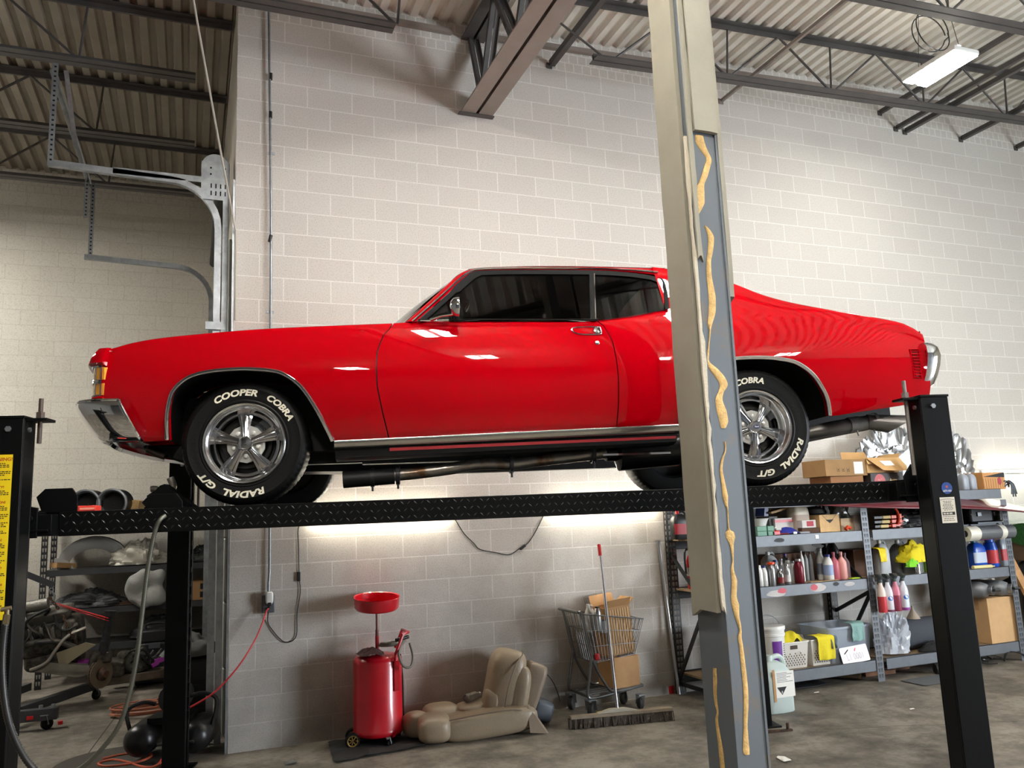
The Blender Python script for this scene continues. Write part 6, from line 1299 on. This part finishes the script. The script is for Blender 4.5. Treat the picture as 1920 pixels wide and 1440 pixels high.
# bottom shelf, second rack
x=pix(1672,-.42,S1+.15); heap('clear_bag',(x,-.42,S1),(.33,.26,.40),mat('bag_clear',(222,228,238),.12,alpha=.6),'clump of clear shiny plastic bags on the bottom shelf',4.9,'bag',18,1.0,50,30)
x0,x1=pix(1688,-.38,S1+.15),pix(1775,-.38,S1+.15); t=thing('carpet_roll','dark grey rolled carpet on the bottom shelf of the second rack','carpet roll',((x0+x1)/2,-.3,S1)); w=(x1-x0)/2; o=M(); o.rings([[V((s*w,.17*cos(a),.15+.15*sin(a)*(1 if s<0 else 1.05))) for a in rng(0,2*pi,24)[:-1]] for s in(-1,-.3,.4,1)]); o.build('roll',mat('carpet_dark',(62,66,74),.95,bump=.3,bs=90),t)
x=pix(1748,-.52,S1+.04); heap('black_cloth',(x,-.52,S1),(.34,.12,.09),mat('cloth_black',(14,14,16),.9),'small black cloth in front of the dark carpet roll',5.5,'cloth',60,.6,24,10)
x=pix(1697,-.2,S1+.36); t=thing('paper_cone','pale paper cone on top of the carpet roll','paper cone',(x,-.3,S1+.30)); o=M(); o.lathe((0,0,0),(0,0,1),[(.07,0),(.012,.10),(.010,.13)],16,True,True); o.build('cone',mat('cone_pale',(170,156,140),.8),t)
x=pix(1866,-.45,S1+.2); carton((x,-.44,S1),(.46,.26,.47),'tall tan carton at the end of the bottom shelf',0,mat('card_tan2',(196,158,112),.8,var=.1,vs=4))
for k,(px,lb) in enumerate(((1836,'grey gas cylinder lying on the tall carton, nearer the lift post'),(1873,'grey gas cylinder lying on the tall carton, at its outer end'))):
    x=pix(px,-.55,S1+.6); t=thing('gas_cylinder',lb,'gas cylinder',(x,-.44,S1+.558),group='grey gas cylinders on the tall carton'); t.rotation_euler=(radians(90),0,radians(20))
    o=M(); o.lathe((0,0,0),(0,0,1),[(.03,-.26),(.06,-.24),(.085,-.18),(.085,.10),(.065,.16),(.045,.18)],26,True,True); o.build('shell',mat('cyl_grey',(132,136,142),.4,.3),t,smooth=60); o=M(); o.lathe((0,0,0),(0,0,1),[(.045,.17),(.05,.22),(.046,.225),(.036,.19)],22); o.build('collar',galv,t); o=M(); o.tube([(0,0,.17),(0,0,.24),(.05,0,.27)],.014,8); o.build('valve',blackp,t)
# floor under and beside the racks
p=atZ(1470,1338,0); jug('carboy',(p.x,p.y+.12,0),(.30,.24,.46),'large milky plastic jug with hazard label on the floor before the rack',mat('milky',(208,222,218),.4,trans=.15),mat('milky',(208,222,218)),True,None)
q=[o_ for o_ in bpy.data.objects if o_.name.startswith('carboy')][0]; o=M(); o.b2((-.06,-.1225,.13),(.135,-.121,.34)); o.build('paper_label',paper,q); o=M(); o.poly([(-.05,-.1235,.215),(.05,-.1235,.215),(0,-.1235,.15)]); o.build('hazard_triangle',ink,q,smooth=0); o=M(); rr=random.Random(8)
for k in range(7): o.b2((-.045,-.1232,.325-.012*k),(-.045+rr.uniform(.09,.165),-.1228,.329-.012*k))
o.build('small_print',gsteel,q,smooth=0); o=M(); o.text('8',.03,lambda a,b,_:V((a,-.1238,.172+b))); o.build('hazard_digit',white,q,smooth=0); o=M(); o.b2((-.085,-.1222,.10),(-.062,-.1208,.36)); o.build('tan_strip',card,q)
for k in range(4):
    p=atZ(1680+k*28,1242-k*4,0); p.y=-.35+.06*k; p.x=6.2+.3*k; o=M(p); o.bar(p+V((-.16,0,.025)),p+V((.18,.05*(k-1),.03+.0*k)),.06,.04); tag(o.build('wood_offcut',mat('offcut_wood',(128,88,62),.8,var=.3,vs=12),loc=p),'rough wood offcut lying under the second rack','wood','wood offcuts under the rack')
p=V((6.75,-.62,0)); o=M(p); o.cyl(p+V((-.05,0,.05)),p+V((.05,-.04,.05)),.05,n=16); tag(o.build('rubber_foot',blackp,loc=p),'short black rubber foot lying among the wood offcuts','rubber foot')  # loose rubber foot lying on its side
p=atZ(1660,1278,0); o=M(p); G=[[V((6.15+.75*i/8,-.98+.3*j/6,.006+.004*noise.noise((i*.6,j*.7,1)))) for i in range(9)] for j in range(7)]; cloth('grey_mat',V((6.5,-.85,0)),G,mat('mat_grey',(86,88,92),.9,bump=.4,bs=120),'thin grey mat on the floor in front of the second rack','mat',.006)
rr=random.Random(12); t=thing('metal_scrap','pile of bent bright metal trim scraps under the far end of the rack','scrap metal',(7.6,-.42,0)); 
for k in range(9):
    o=M(); x=rr.uniform(-.4,.3); y=rr.uniform(-.2,.1); a=rr.uniform(-.5,.5); z=.02+.012*k
    o.tube(spline([(x-.2,y-.05,z*.5),(x-.05,y+.05*a,z+.03),(x+.1,y-.03,z),(x+.25,y+.12*a,.02)],4),.011,6,flat=.5); o.build('trim_strip',chrome if k%3==0 else dsteel,t)
p=V((5.75,-.28,0)); o=M(p); o.tube([p+V((0,.1,.03)),p+V((.16,-.16,.03))],[.02,.03],10); tag(o.build('pale_stick',mat('pale_wood3',(196,180,150),.7),loc=p),'pale stick end poking out under the first rack','stick')
p=V((5.2,-.35,0)); G=[[p+V((-.3+.6*i/8,-.15+.35*j/6,.012+.05*abs(noise.noise((i*.5,j*.5,3))))) for i in range(9)] for j in range(7)]; cloth('black_sheet',p,G,mat('bag_black',(38,39,41)),'black plastic sheet on the floor under the first rack','plastic sheet',.004)
t=thing('wood_plank','long wood plank leaning at the end of the far rack','plank',(8.45,-.4,0)); o=M(V((8.45,-.4,0))); o.bar((8.52,-.62,.02),(8.30,-.20,1.36),.10,.04,V((0,1,0))); o.build('board',mat('plank_wood',(190,142,92),.7,var=.25,vs=10),t)
o=M(V((8.42,-.2,0))); o.bar((8.44,-.3,.01),(8.38,-.03,.80),.06,.02); tag(o.build('white_stick',mat('stick_white',(206,200,190),.6),loc=(8.42,-.2,0)),'white lath leaning on the wall past the far rack','lath')
x=8.46; t=thing('turf_roll','green artificial turf bundle stacked past the end of the far rack','turf roll',(8.90,-.33,0)); o=M(); o.rings([[V((s*.32,.26*cos(a),1.30+.12*sin(a)+.03*noise.noise((s*3,a*2,2)))) for a in rng(0,2*pi,26)[:-1]] for s in(-1,-.6,-.2,.2,.6,1)]); o.build('turf',mat('turf_green',(60,128,66),.95,bump=1.,bs=90,var=.4,vs=40),t)
o=M(); o.b2((-.26,-.2,0),(.26,.2,1.0)); o.build('drum_wrap',mat('drum_dark',(60,64,66),.5),t,bevel=.08); o=M(); o.b2((-.3,-.24,1.0),(.3,.24,1.19)); o.build('pallet_board',mat('ply_brown',(120,100,78),.7),t)
# ================================================================ THE DIM BAY AND THINGS ON THE LIFT
def L3(px,py,yl): x,z=lpx(px,py,yl); return lw(x,yl,z)
# things lying on the runway in front of the car
for k,(px,lb) in enumerate(((160,'round black duct ring with bright rim on the runway, nearer the lift post'),(210,'round black duct ring with bright rim on the runway, nearer the tyre'))):
    x,_=lpx(px,945,-.7); c=lw(x,-.70,RT+.0); t=thing('duct_ring',lb,'duct ring',c,TH,group='duct rings on the runway'); o=M(); o.lathe((0,0,.045),(0,-1,0),[(.072,-.10),(.076,.0),(.079,.008),(.070,.010),(.062,.0),(.062,-.10)],32); 
    for v in o.v: v.z=max(v.z,0)
    o.build('rim',galv,t); o=M(); o.lathe((0,0,.045),(0,-1,0),[(.001,-.04),(.063,-.04)],28); o.lathe((0,0,.045),(0,-1,0),[(.0775,-.11),(.0775,-.02)],28)
    for v in o.v: v.z=max(v.z,.001)
    o.build('black_bore',blackp,t)
x,_=lpx(160,958,-.95); t=thing('red_box','small red flat box on the near runway in front of the duct rings','box',lw(x,-.93,RT),TH); o=M(); o.b2((-.055,-.04,0),(.055,.04,.028)); o.build('box_body',mat('box_red',(214,60,48),.5),t,bevel=.003); o=M(); o.b2((-.02,-.0412,.008),(.05,-.04,.018)); o.build('pale_print',mat('print_pale2',(236,150,130),.5),t)
x,_=lpx(238,950,-.6); t=thing('wood_block','torn tan chipboard block on the near runway','wood block',lw(x,-.62,RT),TH); o=M(); o.prism([(-.07,0,0),(.065,0,0),(.07,0,.055),(.05,0,.062),(.0,0,.058),(-.02,0,.050),(-.06,0,.052)],(0,.12,0)); o.build('block',mat('osb',(190,156,104),.85,var=.25,vs=30),t)
# wheel chock: serrated plate with a hole, and pipe offcuts
x,_=lpx(312,945,-.8); t=thing('wheel_chock','black serrated wheel chock with a round hole in front of the tyre','wheel chock',lw(x,-.80,RT),TH); o=M(); P=[(-.10,0,0),(.14,0,0)]
for k in range(10): P+=[(.135-.0155*k,0,.012+.0125*k),(.128-.0155*k,0,.020+.0125*k)]
P+=[(-.035,0,.125),(-.06,0,.10),(-.10,0,.075)]
o.prism(P,(0,.10,0)); o.build('chock_body',black,t,smooth=0); o=M(); o.lathe((.0,-.001,.055),(0,-1,0),[(.001,0),(.022,0)],18); o.build('hole',ink,t)
x,_=lpx(325,910,-.6); t=thing('bent_pipe','short bent metal pipe standing behind the wheel chock','pipe',lw(x,-.62,RT),TH,group='pipe offcuts on the runway'); o=M(); o.tube(spline([(-.01,0,.0),(-.005,0,.09),(.004,0,.13),(-.012,0,.175)],5),.02,14); o.build('tube',mat('pipe_worn',(150,146,138),.4,.8),t)
x,_=lpx(290,920,-.6); t=thing('bent_pipe','metal pipe elbow curling behind the wheel stop','pipe',lw(x,-.60,RT),TH,group='pipe offcuts on the runway'); o=M(); o.tube(spline([(.03,0,.0),(.032,0,.07),(.012,0,.115),(-.02,0,.118)],5),.017,12); o.tube(spline([(.0,.03,.0),(-.005,.03,.06),(-.03,.03,.085)],5),.017,12); o.build('tube',mat('pipe_worn',(150,146,138)),t)
# hanging flexible conduit and the one by the control head
def flex(P,r,name,m,label,loc,cat='hose'):
    S=spline(P,14); o=M(loc); R=[]; Q=[]; rad=[]; acc=0
    D=[0]
    for a,b in zip(S,S[1:]): D.append(D[-1]+(b-a).length)
    n=int(D[-1]/.006); j=0
    for k in range(n+1):
        s=D[-1]*k/n
        while j<len(D)-2 and D[j+1]<s: j+=1
        u=(s-D[j])/max(1e-9,D[j+1]-D[j]); Q.append(S[j].lerp(S[j+1],u)); rad.append(r*(1.0 if k%2 else .82))
    o.tube(Q,rad,8); return tag(o.build(name,m,loc=loc,smooth=60),label,cat)
P=[L3(x,y,-1.045) for x,y in((308,968),(300,975),(292,992),(283,1030),(275,1080),(269,1130),(263,1180),(257,1230),(244,1295),(224,1358),(190,1405),(155,1438),(110,1465))]
P[0]=L3(310,967,-1.02); P+=[P[-1]+V((-.12,-.05,-.12)),V((P[-1].x-.3,P[-1].y-.1,.02)),V((P[-1].x-.6,P[-1].y-.1,.02))]
flex(P,.0125,'flexible_conduit',mat('flex_steel',(92,92,84),.4,.7),'grey ribbed flexible conduit hanging from the runway edge',P[0])
P=[L3(x,y,-1.43) for x,y in((10,1170),(6,1205),(4,1250),(8,1310),(20,1365),(45,1418),(80,1462))]; P+=[P[-1]+V((.1,0,-.15)),V((P[-1].x+.25,P[-1].y,.03)),V((P[-1].x+.7,P[-1].y-.2,.03))]
h=flex(P,.016,'hydraulic_hose',mat('hose_black',(24,24,25),.4),'thick black ribbed hose curving down beside the control head',P[0])
o=M(P[0]); a=P[0]; o.cyl(a,a+V((.004,0,.04)),.0145,n=6); o.cyl(a+V((.004,0,.04)),a+V((.005,0,.062)),.010,n=12); o.cyl(a+V((-.02,0,.062)),a+V((.02,0,.067)),.010,n=10); o.build('brass_fitting',mat('brass',(120,108,84),.4,.8),h)
# ---- bay rack with body parts
YB0,YB1=4.0,4.72
t=thing('bay_rack','black perforated steel rack of car body parts against the bay wall','storage rack',(-1.0,4.4,0)); off=V((-1.0,4.4,0)); bz=(.45,.87,1.33,1.80)
for x in(-1.93,.0-.12):
    for y in(YB0,YB1):
        o=M(off); o.b2((x,y,0),(x+.07,y+.005,1.95)); o.b2((x,y,0),(x+.005,y+.05,1.95)); o.m=1; q=o; z=.06
        while z<1.9: 
            for dx in(.02,.048): q.poly([(x+dx-.01,y-.001,z+.03),(x+dx-.004,y-.001,z-.015),(x+dx+.006,y-.001,z-.015),(x+dx+.01,y-.001,z+.03)])
            z+=.075
        o.build('upright',[rackb,mat('slot_light',(150,146,138))],t,smooth=0)
for z in bz:
    for y in(YB0+.006,YB1): o=M(off); o.b2((-1.9,y,z-.07),(-.08,y+.03,z)); o.build('beam',mat('bay_beam',(44,46,50),.5),t)
    o=M(off); o.b2((-1.9,YB0+.03,z-.02),(-.08,YB1,z-.004)); o.build('shelf_deck',mat('deck_dark',(60,56,52),.8),t)
bzp=lambda px,y,z: xat2(px,y,z)
def xat2(px,y,z):
    lo,hi=-6.,4.
    for _ in range(40):
        m=(lo+hi)/2; v=V((m,y,z))-CC; u=sum(CR[0][i]*v[i] for i in range(3))/sum(CR[2][i]*v[i] for i in range(3))*CF+960
        if u<px: lo=m
        else: hi=m
    return lo
# fender: curved grey panel
x=xat2(175,4.2,1.4); t=thing('car_fender','grey primer car fender with wheel arch on the bay rack','car fender',(x,4.2,1.33)); o=M(); G=[]
for k in range(17):
    a=pi*.05+pi*.9*k/16; ri,ro=.24,.24+.10+.05*sin(a); G.append([V((cos(a)*ri*1.15,0,sin(a)*ri*.95)),V((cos(a)*ro*1.15,.03,sin(a)*ro*.95)),V((cos(a)*ro*1.15,.12,sin(a)*ro*.95+.01))])
o.grid(G); o.prism([(-.40,0,0),(-.20,0,0),(-.28,0,.10),(-.42,0,.14)],(0,.03,0)); o.build('fender_skin',mat('primer_grey',(150,152,152),.6),t,solid=.006)
heap('silver_cover',(xat2(262,4.22,1.4),4.22,1.33),(.62,.34,.30),mat('cover_silver',(176,172,160),.5,.3),'crumpled silver car cover on the upper bay shelf',1.7,'cover',30,.8)
x=xat2(112,4.1,1.4); o=M((x,4.1,1.33)); o.bar((x-.06,4.04,1.39),(x+.12,4.3,1.36),.10,.06); tag(o.build('timber_block',mat('timber',(176,138,92),.8),loc=(x,4.1,1.33)),'timber block beside the grey fender on the bay shelf','timber')
heap('parts_bag',(xat2(170,4.2,.95),4.2,.87),(.72,.4,.19),mat('bag_black',(38,39,41)),'black sacks of parts on the middle bay shelf',9.1,'bag',35,.7)
x=xat2(220,4.1,.9); o=M((x,4.1,.87)); 
for k in range(4): o.bar((x-.3,4.06+.03*k,.885+.014*k),(x+.24,4.10+.04*k,.882+.012*k),.07,.012)
tag(o.build('trim_board',mat('maroon_brown',(84,56,44),.7),loc=(x,4.1,.87)),'brown trim boards lying beside the black sacks','trim board')
x=xat2(278,3.93,1.05); t=thing('white_bag','white sack hanging in front of the bay rack','sack',(x,3.9,.87)); o=M(); pill(o,(0,0,.19),(.44,.2,.42),None,.8,n=44,m=28,dn=.10,ds=6); o.build('sack_body',mat('sack_white',(150,150,147),.85,bump=.6,bs=14,dist=.03),t,smooth=60)
c=carton((xat2(383,4.2,1.0),4.25,.87),(.34,.3,.24),'brown carton with black symbols on the bay rack',0,card,tape=False); o=M()
for a in(-.05,.06): 
    for b in(.03,.13): o.b2((a,-.1512,b),(a+.06,-.15,b+.07))
o.build('symbol_print',ink,c,smooth=0)
heap('clear_sheet',(xat2(380,4.3,1.5),4.3,1.33),(.4,.3,.2),mat('smoky_bag',(120,124,122)),'clear plastic sheeting on the upper bay shelf by the door track',5.1,'plastic film',20,.9,28,14)
heap('dark_parts_bin',(xat2(300,4.2,.55),4.2,.45),(.7,.4,.26),mat('bin_dark',(40,40,42),.6),'dark heap of car trim on the lowest bay shelf',3.9,'car trim',30,.6,30,14)
# ---- engine on its hoist
EX0,EY=-1.62,2.75
t=thing('car_engine','greasy engine with subframe and brake disc hanging on chains in the bay','engine',(EX0,EY,.3)); off=V((EX0,EY,.3)); G_=grime
o=M(off); pill(o,(EX0,EY,.72),(.62,.42,.36),RY(-8),.35); pill(o,(EX0+.05,EY,.50),(.55,.34,.22),RY(-6),.5); o.build('engine_block',G_,t)
o=M(off); pill(o,(EX0-.05,EY-.16,.93),(.5,.16,.12),RY(-8)@RX(25),.4); pill(o,(EX0-.05,EY+.16,.93),(.5,.16,.12),RY(-8)@RX(-25),.4); o.build('valve_cover',mat('cover_alloy',(104,102,96),.45,.7),t)
o=M(off)
for k in range(6): o.tube(spline([(EX0-.25+.1*k,EY-.2,.83),(EX0-.25+.1*k,EY-.29,.80),(EX0-.2+.09*k,EY-.30,.70)],4),.022,8)
o.tube(spline([(EX0-.25,EY-.30,.68),(EX0+.05,EY-.31,.70),(EX0+.28,EY-.28,.60)],5),.03,10); o.build('exhaust_manifold',mat('cast_iron',(96,92,86),.5,.6,var=.4,vs=20),t)
o=M(off); o.tube(spline([(EX0+.35,EY-.30,.80),(EX0+.20,EY-.34,.74),(EX0+.10,EY-.36,.62),(EX0+.02,EY-.36,.50),(EX0-.12,EY-.34,.44)],5),.016,8); o.build('down_pipe',mat('pipe_worn',(150,146,138)),t)
for k in range(7):
    rr=random.Random(40+k); o=M(off); a=V((EX0+rr.uniform(-.3,.3),EY-.25,.6+rr.uniform(0,.4))); b=V((EX0+rr.uniform(-.3,.3),EY-.28,.6+rr.uniform(0,.4))); o.tube(spline([a,a+V((.04,-.08,.06)),(a+b)/2+V((0,-.10,rr.uniform(-.1,.1))),b],5),rr.uniform(.008,.018),7); o.build('engine_hose',[blackp,G_,dsteel][k%3],t)
for x,z,r in((-.34,.62,.08),(-.33,.80,.06),(-.28,.94,.05),(.10,.92,.06)): o=M(off); o.lathe((EX0+x,EY-.20,z),(0,-1,0),[(r*.3,-.02),(r,-.02),(r*.9,0),(r,.02),(r*.3,.02)],20,True,True); o.build('pulley',dsteel,t)
o=M(off); o.tube([(EX0-.3,EY-.24,1.02),(EX0+.0,EY-.26,1.06)],.06,14); o.build('intake_duct',mat('duct_alloy',(120,118,112),.4,.7,bump=.8,bs=40),t)
sx,sy_=xat2(190,2.45,.6),2.45
o=M(off); o.prism([(EX0-.1,EY-.3,.42),(EX0+.30,EY-.42,.34),(sx+.02,sy_,.36),(sx+.02,sy_,.42),(EX0+.32,EY-.40,.45),(EX0+.0,EY-.3,.50)],(0,.14,0)); o.build('subframe_arm',mat('arm_iron',(104,98,86),.6,.4,var=.3,vs=9),t)
o=M(off); o.prism([(EX0+.10,EY-.33,.58),(EX0+.36,EY-.38,.66),(EX0+.45,EY-.38,.63),(EX0+.28,EY-.36,.52),(EX0+.14,EY-.34,.42)],(0,.05,0)); o.build('control_arm',mat('arm_pale',(140,130,106),.6,.3),t)
o=M(off); o.tube([(sx+.06,sy_,.90),(sx+.035,sy_,.66)],.038,14); o.tube([(sx+.035,sy_,.66),(sx+.02,sy_,.52)],.048,14); o.cyl((sx+.065,sy_,.90),(sx+.07,sy_,.95),.06,n=14); o.build('strut',dsteel,t)
o=M(off); o.b2((sx-.06,sy_-.04,.44),(sx+.10,sy_+.04,.56)); o.tube([(sx-.08,sy_-.03,.40),(sx-.05,sy_-.03,.55)],.04,10); o.build('knuckle',G_,t,bevel=.02)
o=M(off); ax=V((.75,-.66,0)); c=V((sx+.01,sy_-.03,.34)); o.lathe(c,ax,[(.05,.0),(.14,.0),(.14,.008),(.05,.012)],36); o.lathe(c,ax,[(.05,-.028),(.14,-.028),(.14,-.02),(.05,-.016)],36)
for k in range(30): a=2*pi*k/30; x_,y_,d_=frame(ax); o.bar(c+(x_*cos(a)+y_*sin(a))*.07-ax*.009,c+(x_*cos(a)+y_*sin(a))*.138-ax*.009,.012,.006)
o.build('brake_disc',mat('disc_rust',(110,96,80),.5,.6),t); o=M(off); o.lathe(c,ax,[(.06,0),(.065,.03),(.04,.05),(.035,.07),(.001,.07)],20); o.build('wheel_hub',rust,t)
o=M(off); o.b2((EX0+.28,EY-.22,.40),(EX0+.42,EY-.16,.48)); o.build('purple_part',mat('purple_tape',(150,50,150),.5),t)
# chains
hk=V((xat2(95,2.6,1.1),2.62,1.10))
def chain(P,label,r=.016,th=.0055):
    P=[V(p) for p in P]; D=sum((b-a).length for a,b in zip(P,P[1:])); S=spline(P,10); o=M(P[0]); acc=0; k=0; nxt=0; 
    for a,b in zip(S,S[1:]):
        L=(b-a).length
        while nxt<=acc+L:
            c=a.lerp(b,(nxt-acc)/L); d=(b-a).normalized(); x,y,_=frame(d); u=x if k%2 else y
            o.tube([c+d*(r*1.35*cos(q))+u*(r*.75*sin(q)) for q in rng(0,2*pi,8)[:-1]],th,5,loop=True); nxt+=r*1.9; k+=1
        acc+=L
    return tag(o.build('lifting_chain',rust,loc=P[0]),label,'chain',None)
chain([hk+V((.0,-.03,.0)),hk+V((.12,-.1,-.16)),hk+V((.22,-.22,-.34)),(sx-.16,sy_-.02,.56)],'rusty lifting chain running from the hook towards the strut')
chain([hk+V((-.02,-.03,.0)),hk+V((-.14,-.05,-.08)),hk+V((-.28,-.06,-.17))],'rusty lifting chain running from the hook towards the hoist mast')
o=M(hk); o.tube(spline([hk+V((0,0,.07)),hk+V((.03,0,.03)),hk+V((.02,0,-.03)),hk+V((-.02,0,-.025)),hk+V((-.03,0,.0))],5),.011,8); o.tube([hk+V((.018*cos(a),0,.085+.02*sin(a))) for a in rng(0,2*pi,12)[:-1]],.006,6,loop=True); HOOK=o
redst=mat('strap_red',(196,40,44),.6); a=hk+V((.06,-.05,-.05)); b=V((sx+.06,sy_-.05,.88))
o=M(a); o.bar(a,b,.022,.006); o.bar(a+V((.02,0,-.02)),b+V((.0,0,-.025)),.016,.006); tag(o.build('red_strap',redst,loc=a),'red tie strap stretched from the hook to the strut','strap')
# hoist
t=thing('engine_hoist','dark grey engine hoist with boom, legs and casters in the bay','engine hoist',(-2.1,2.5,0)); off=V((-2.1,2.5,0)); hz=mat('hoist_grey',(58,60,64),.45,.3)
o=M(off); o.bar((-2.35,2.5,1.62),hk+V((.02,-.0,.13)),.05,.06); o.bar((-2.2,2.5,1.66),hk+V((-.25,0,.30)),.035,.05); o.build('boom',hz,t,bevel=.004)
o=M(off); HOOK.o=off; 
hh=M(off); hh.v=[v+hk-off for v in HOOK.v]; hh.f=HOOK.f; hh.mi=HOOK.mi; hh.build('hook',galv,t)
o=M(off); o.b2((-2.42,2.44,.12),(-2.32,2.56,1.62)); o.build('mast',hz,t,bevel=.004)
o=M(off); o.bar((-2.2,2.44,.62),(-1.98,2.44,.12),.03,.03); o.build('ram',dsteel,t)
q=atZ(150,1290,.1); p=atZ(50,1345,.12); l0=V((p.x-.5,p.y+.1,.13)); l1=V((atZ(108,1340,.12).x,1.72,.13))
o=M(off); o.bar((-2.4,1.78,.135),(l1.x,1.74,.135),.09,.10); o.b2((-2.0,1.685,.12),(-1.90,1.69,.15)) ; o.build('cross_leg',hz,t,bevel=.004)
o=M(off); o.bar((-1.86,1.80,.14),(atZ(200,1262,.1).x,3.1,.14),.08,.08); o.bar((-2.4,1.9,.14),(-1.9,3.4,.14),.08,.08); o.build('leg',hz,t,bevel=.004)
o=M(off); o.b2((xat2(50,1.68,.13),1.676,.11),(xat2(62,1.68,.13),1.69,.14)); o.build('red_badge',red,t)
for k in range(2): o=M(off); o.cyl((l1.x-.14+.1*k,1.74,.18),(l1.x-.14+.1*k,1.74,.215),.018,n=8); o.build('lock_nut',galv,t)
cx_=xat2(88,1.74,.06); caster(off,t,(cx_,1.74,.052),.052,rz=.5); caster(off,t,(-1.2,3.0,.05),.05,rz=.9)
# ---- parts behind, on the bay floor
t=thing('axle_assembly','dark axle and subframe assembly on the bay floor under the rack','axle',(-.8,3.5,0)); off=V((-.8,3.5,0)); X1,X2=xat2(205,3.4,.2),xat2(315,3.4,.2)
o=M(off); o.bar((X1-.05,3.3,.13),(X2+.2,3.3,.17),.12,.09); o.bar((X1,3.55,.12),(X2+.2,3.5,.15),.1,.1); o.build('subframe_beam',mat('beam_brown',(84,72,60),.6,.4,var=.3,vs=9),t,bevel=.01)
o=M(off); pill(o,((X1+X2)/2-.06,3.4,.31),(.34,.3,.24),None,.5,dn=.05,ds=9); pill(o,(X1+.08,3.3,.27),(.18,.2,.2),None,.6,dn=.04,ds=9); o.build('gear_housing',G_,t,smooth=30)
for k in range(5): rr=random.Random(60+k); a=V((X1+rr.uniform(0,.5),3.25,.25+rr.uniform(0,.2))); o=M(off); o.tube(spline([a,a+V((.1,-.05,.08)),a+V((.2,.0,-.04)),a+V((.3,.02,.05))],4),.014,7); o.build('link_rod',[G_,dsteel][k%2],t)
pm=mat('purple_tape',(150,50,150)); o=M(off); o.bar((X2-.13,3.2,.30),(X2-.0,3.2,.34),.05,.05); o.bar((X2-.16,3.2,.26),(X2-.10,3.2,.29),.04,.04); o.build('purple_joint',pm,t)
x=xat2(290,3.6,.5); t=thing('tool_chest','black plastic tool chest on the bay floor behind the axle','tool chest',(x,3.75,0)); o=M(); o.b2((-.2,-.16,0),(.2,.16,.46)); o.b2((-.18,-.14,.46),(.18,.14,.60)); o.build('chest_body',mat('chest_black',(30,30,33),.4),t,bevel=.02); o=M(); o.b2((-.06,-.17,.40),(.06,-.155,.46)); o.build('latch',gsteel,t); o=M(); o.tube(spline([(-.1,0,.6),(-.09,0,.66),(.09,0,.66),(.1,0,.6)],4),.014,8); o.build('handle',blackp,t)
# ---- compressor and cabinet by the door track
t=thing('air_compressor','black twin tank air compressor on the floor behind the lift post','air compressor',(-.40,.18,0),TH); o=M(); 
for x in(-.20,.20): o.lathe((x,0,.16),(0,-1,0),[(.001,-.23),(.07,-.22),(.115,-.17),(.12,-.12),(.12,.12),(.115,.17),(.07,.22),(.001,.23)],26)
o.build('tank',mat('tank_black',(22,22,23),.35,.2),t,smooth=60); o=M(); o.b2((-.16,-.12,.26),(.16,.12,.31)); o.build('deck_plate',black,t); o=M(); o.lathe((0.02,0,.44),(0,-1,0),[(.001,-.12),(.11,-.11),(.12,0),(.11,.10),(.001,.12)],22); o.b2((-.05,-.06,.30),(.09,.06,.44)); o.build('pump_motor',blackp,t); o=M(); o.tube(spline([(-.30,-.05,.20),(-.33,-.05,.36),(-.22,-.05,.42),(-.12,-.05,.40)],5),.016,8); o.build('carry_handle',blackp,t); o=M(); o.tube(spline([(.30,-.05,.20),(.34,-.05,.40),(.24,-.05,.46),(.12,-.05,.44)],5),.016,8); o.build('carry_handle',blackp,t)
o=M(); o.cyl((.10,-.06,.44),(.10,-.06,.58),.022,n=12); o.sph((.10,-.06,.60),.028); o.build('gauge_head',galv,t); o=M(); o.cyl((-.05,-.23,.14),(.22,-.25,.15),.012,n=8); o.build('drain_rod',dsteel,t)
t=thing('black_cabinet','black cabinet covered with a grey sheet at the corner of the block wall','cabinet',(-.25,1.0,0)); o=M(); o.b2((-.21,-.2,0),(.12,.3,.62)); o.build('cabinet_body',mat('cabinet_black',(20,21,22),.45),t,bevel=.01); o=M()
for k in range(3): o.b2((-.19,-.206,.05+.19*k),(.10,-.199,.22+.19*k))
o.build('drawer_front',mat('drawer_black',(30,31,33),.4),t,bevel=.004)
heap('grey_sheet',(-.29,1.0,.63),(.44,.5,.18),mat('sheet_grey',(92,94,92),.8),'grey cloth sheet heaped on the black cabinet',2.9,'sheet',60,.5,30,14)
# orange coil, cord on the floor, round mat
t=thing('hose_coil','coiled orange air hose on the bay floor behind the lift post','hose',(-.66,1.95,0)); o=M(); o.tube([V((.30*cos(a)*(1+.1*sin(a*.3)),.22*sin(a)*(1+.1*cos(a*.7)),.02+.004*i/6+.01*noise.noise((a,1,1)))) for i,a in enumerate([k*.3 for k in range(110)])],.008,7); o.build('coil',mat('hose_dull',(170,104,78),.6),t)
P=[(-.44,-.02,.03),(-.52,-.12,.01),(-.60,-.08,.01),(-.70,.10,.01),(-.82,.25,.01),(-.92,.20,.01),(-.85,.08,.01),(-.66,.06,.012),(-.55,.2,.014),(-.62,.36,.012),(-.78,.38,.01),(-.9,.32,.012)]
cable('floor_cable',P,.009,mat('cord_dull',(196,92,62),.6),'orange cord curling on the floor beside the compressor')
o=M(); p=V((-.78,.22,0)); G=[[p+V((.46*r*cos(a),.46*r*sin(a),.004+.001*((int(r*12))%2))) for a in rng(0,2*pi,40)] for r in rng(.02,1,12)]; o=M(p); o.grid(G); tag(o.build('round_mat',mat('mat_round',(70,66,60),.9,bump=.4,bs=60),loc=p),'round grey rubber mat on the floor near the compressor','mat')
p=atZ(113,1358,.0); o=M(p); o.cyl(p+V((0,0,.0)),p+V((0,0,.03)),.022,n=12); tag(o.build('red_cap',red,loc=p),'small red plastic cap on the floor beside the hoist caster','cap')  # loose plastic cap
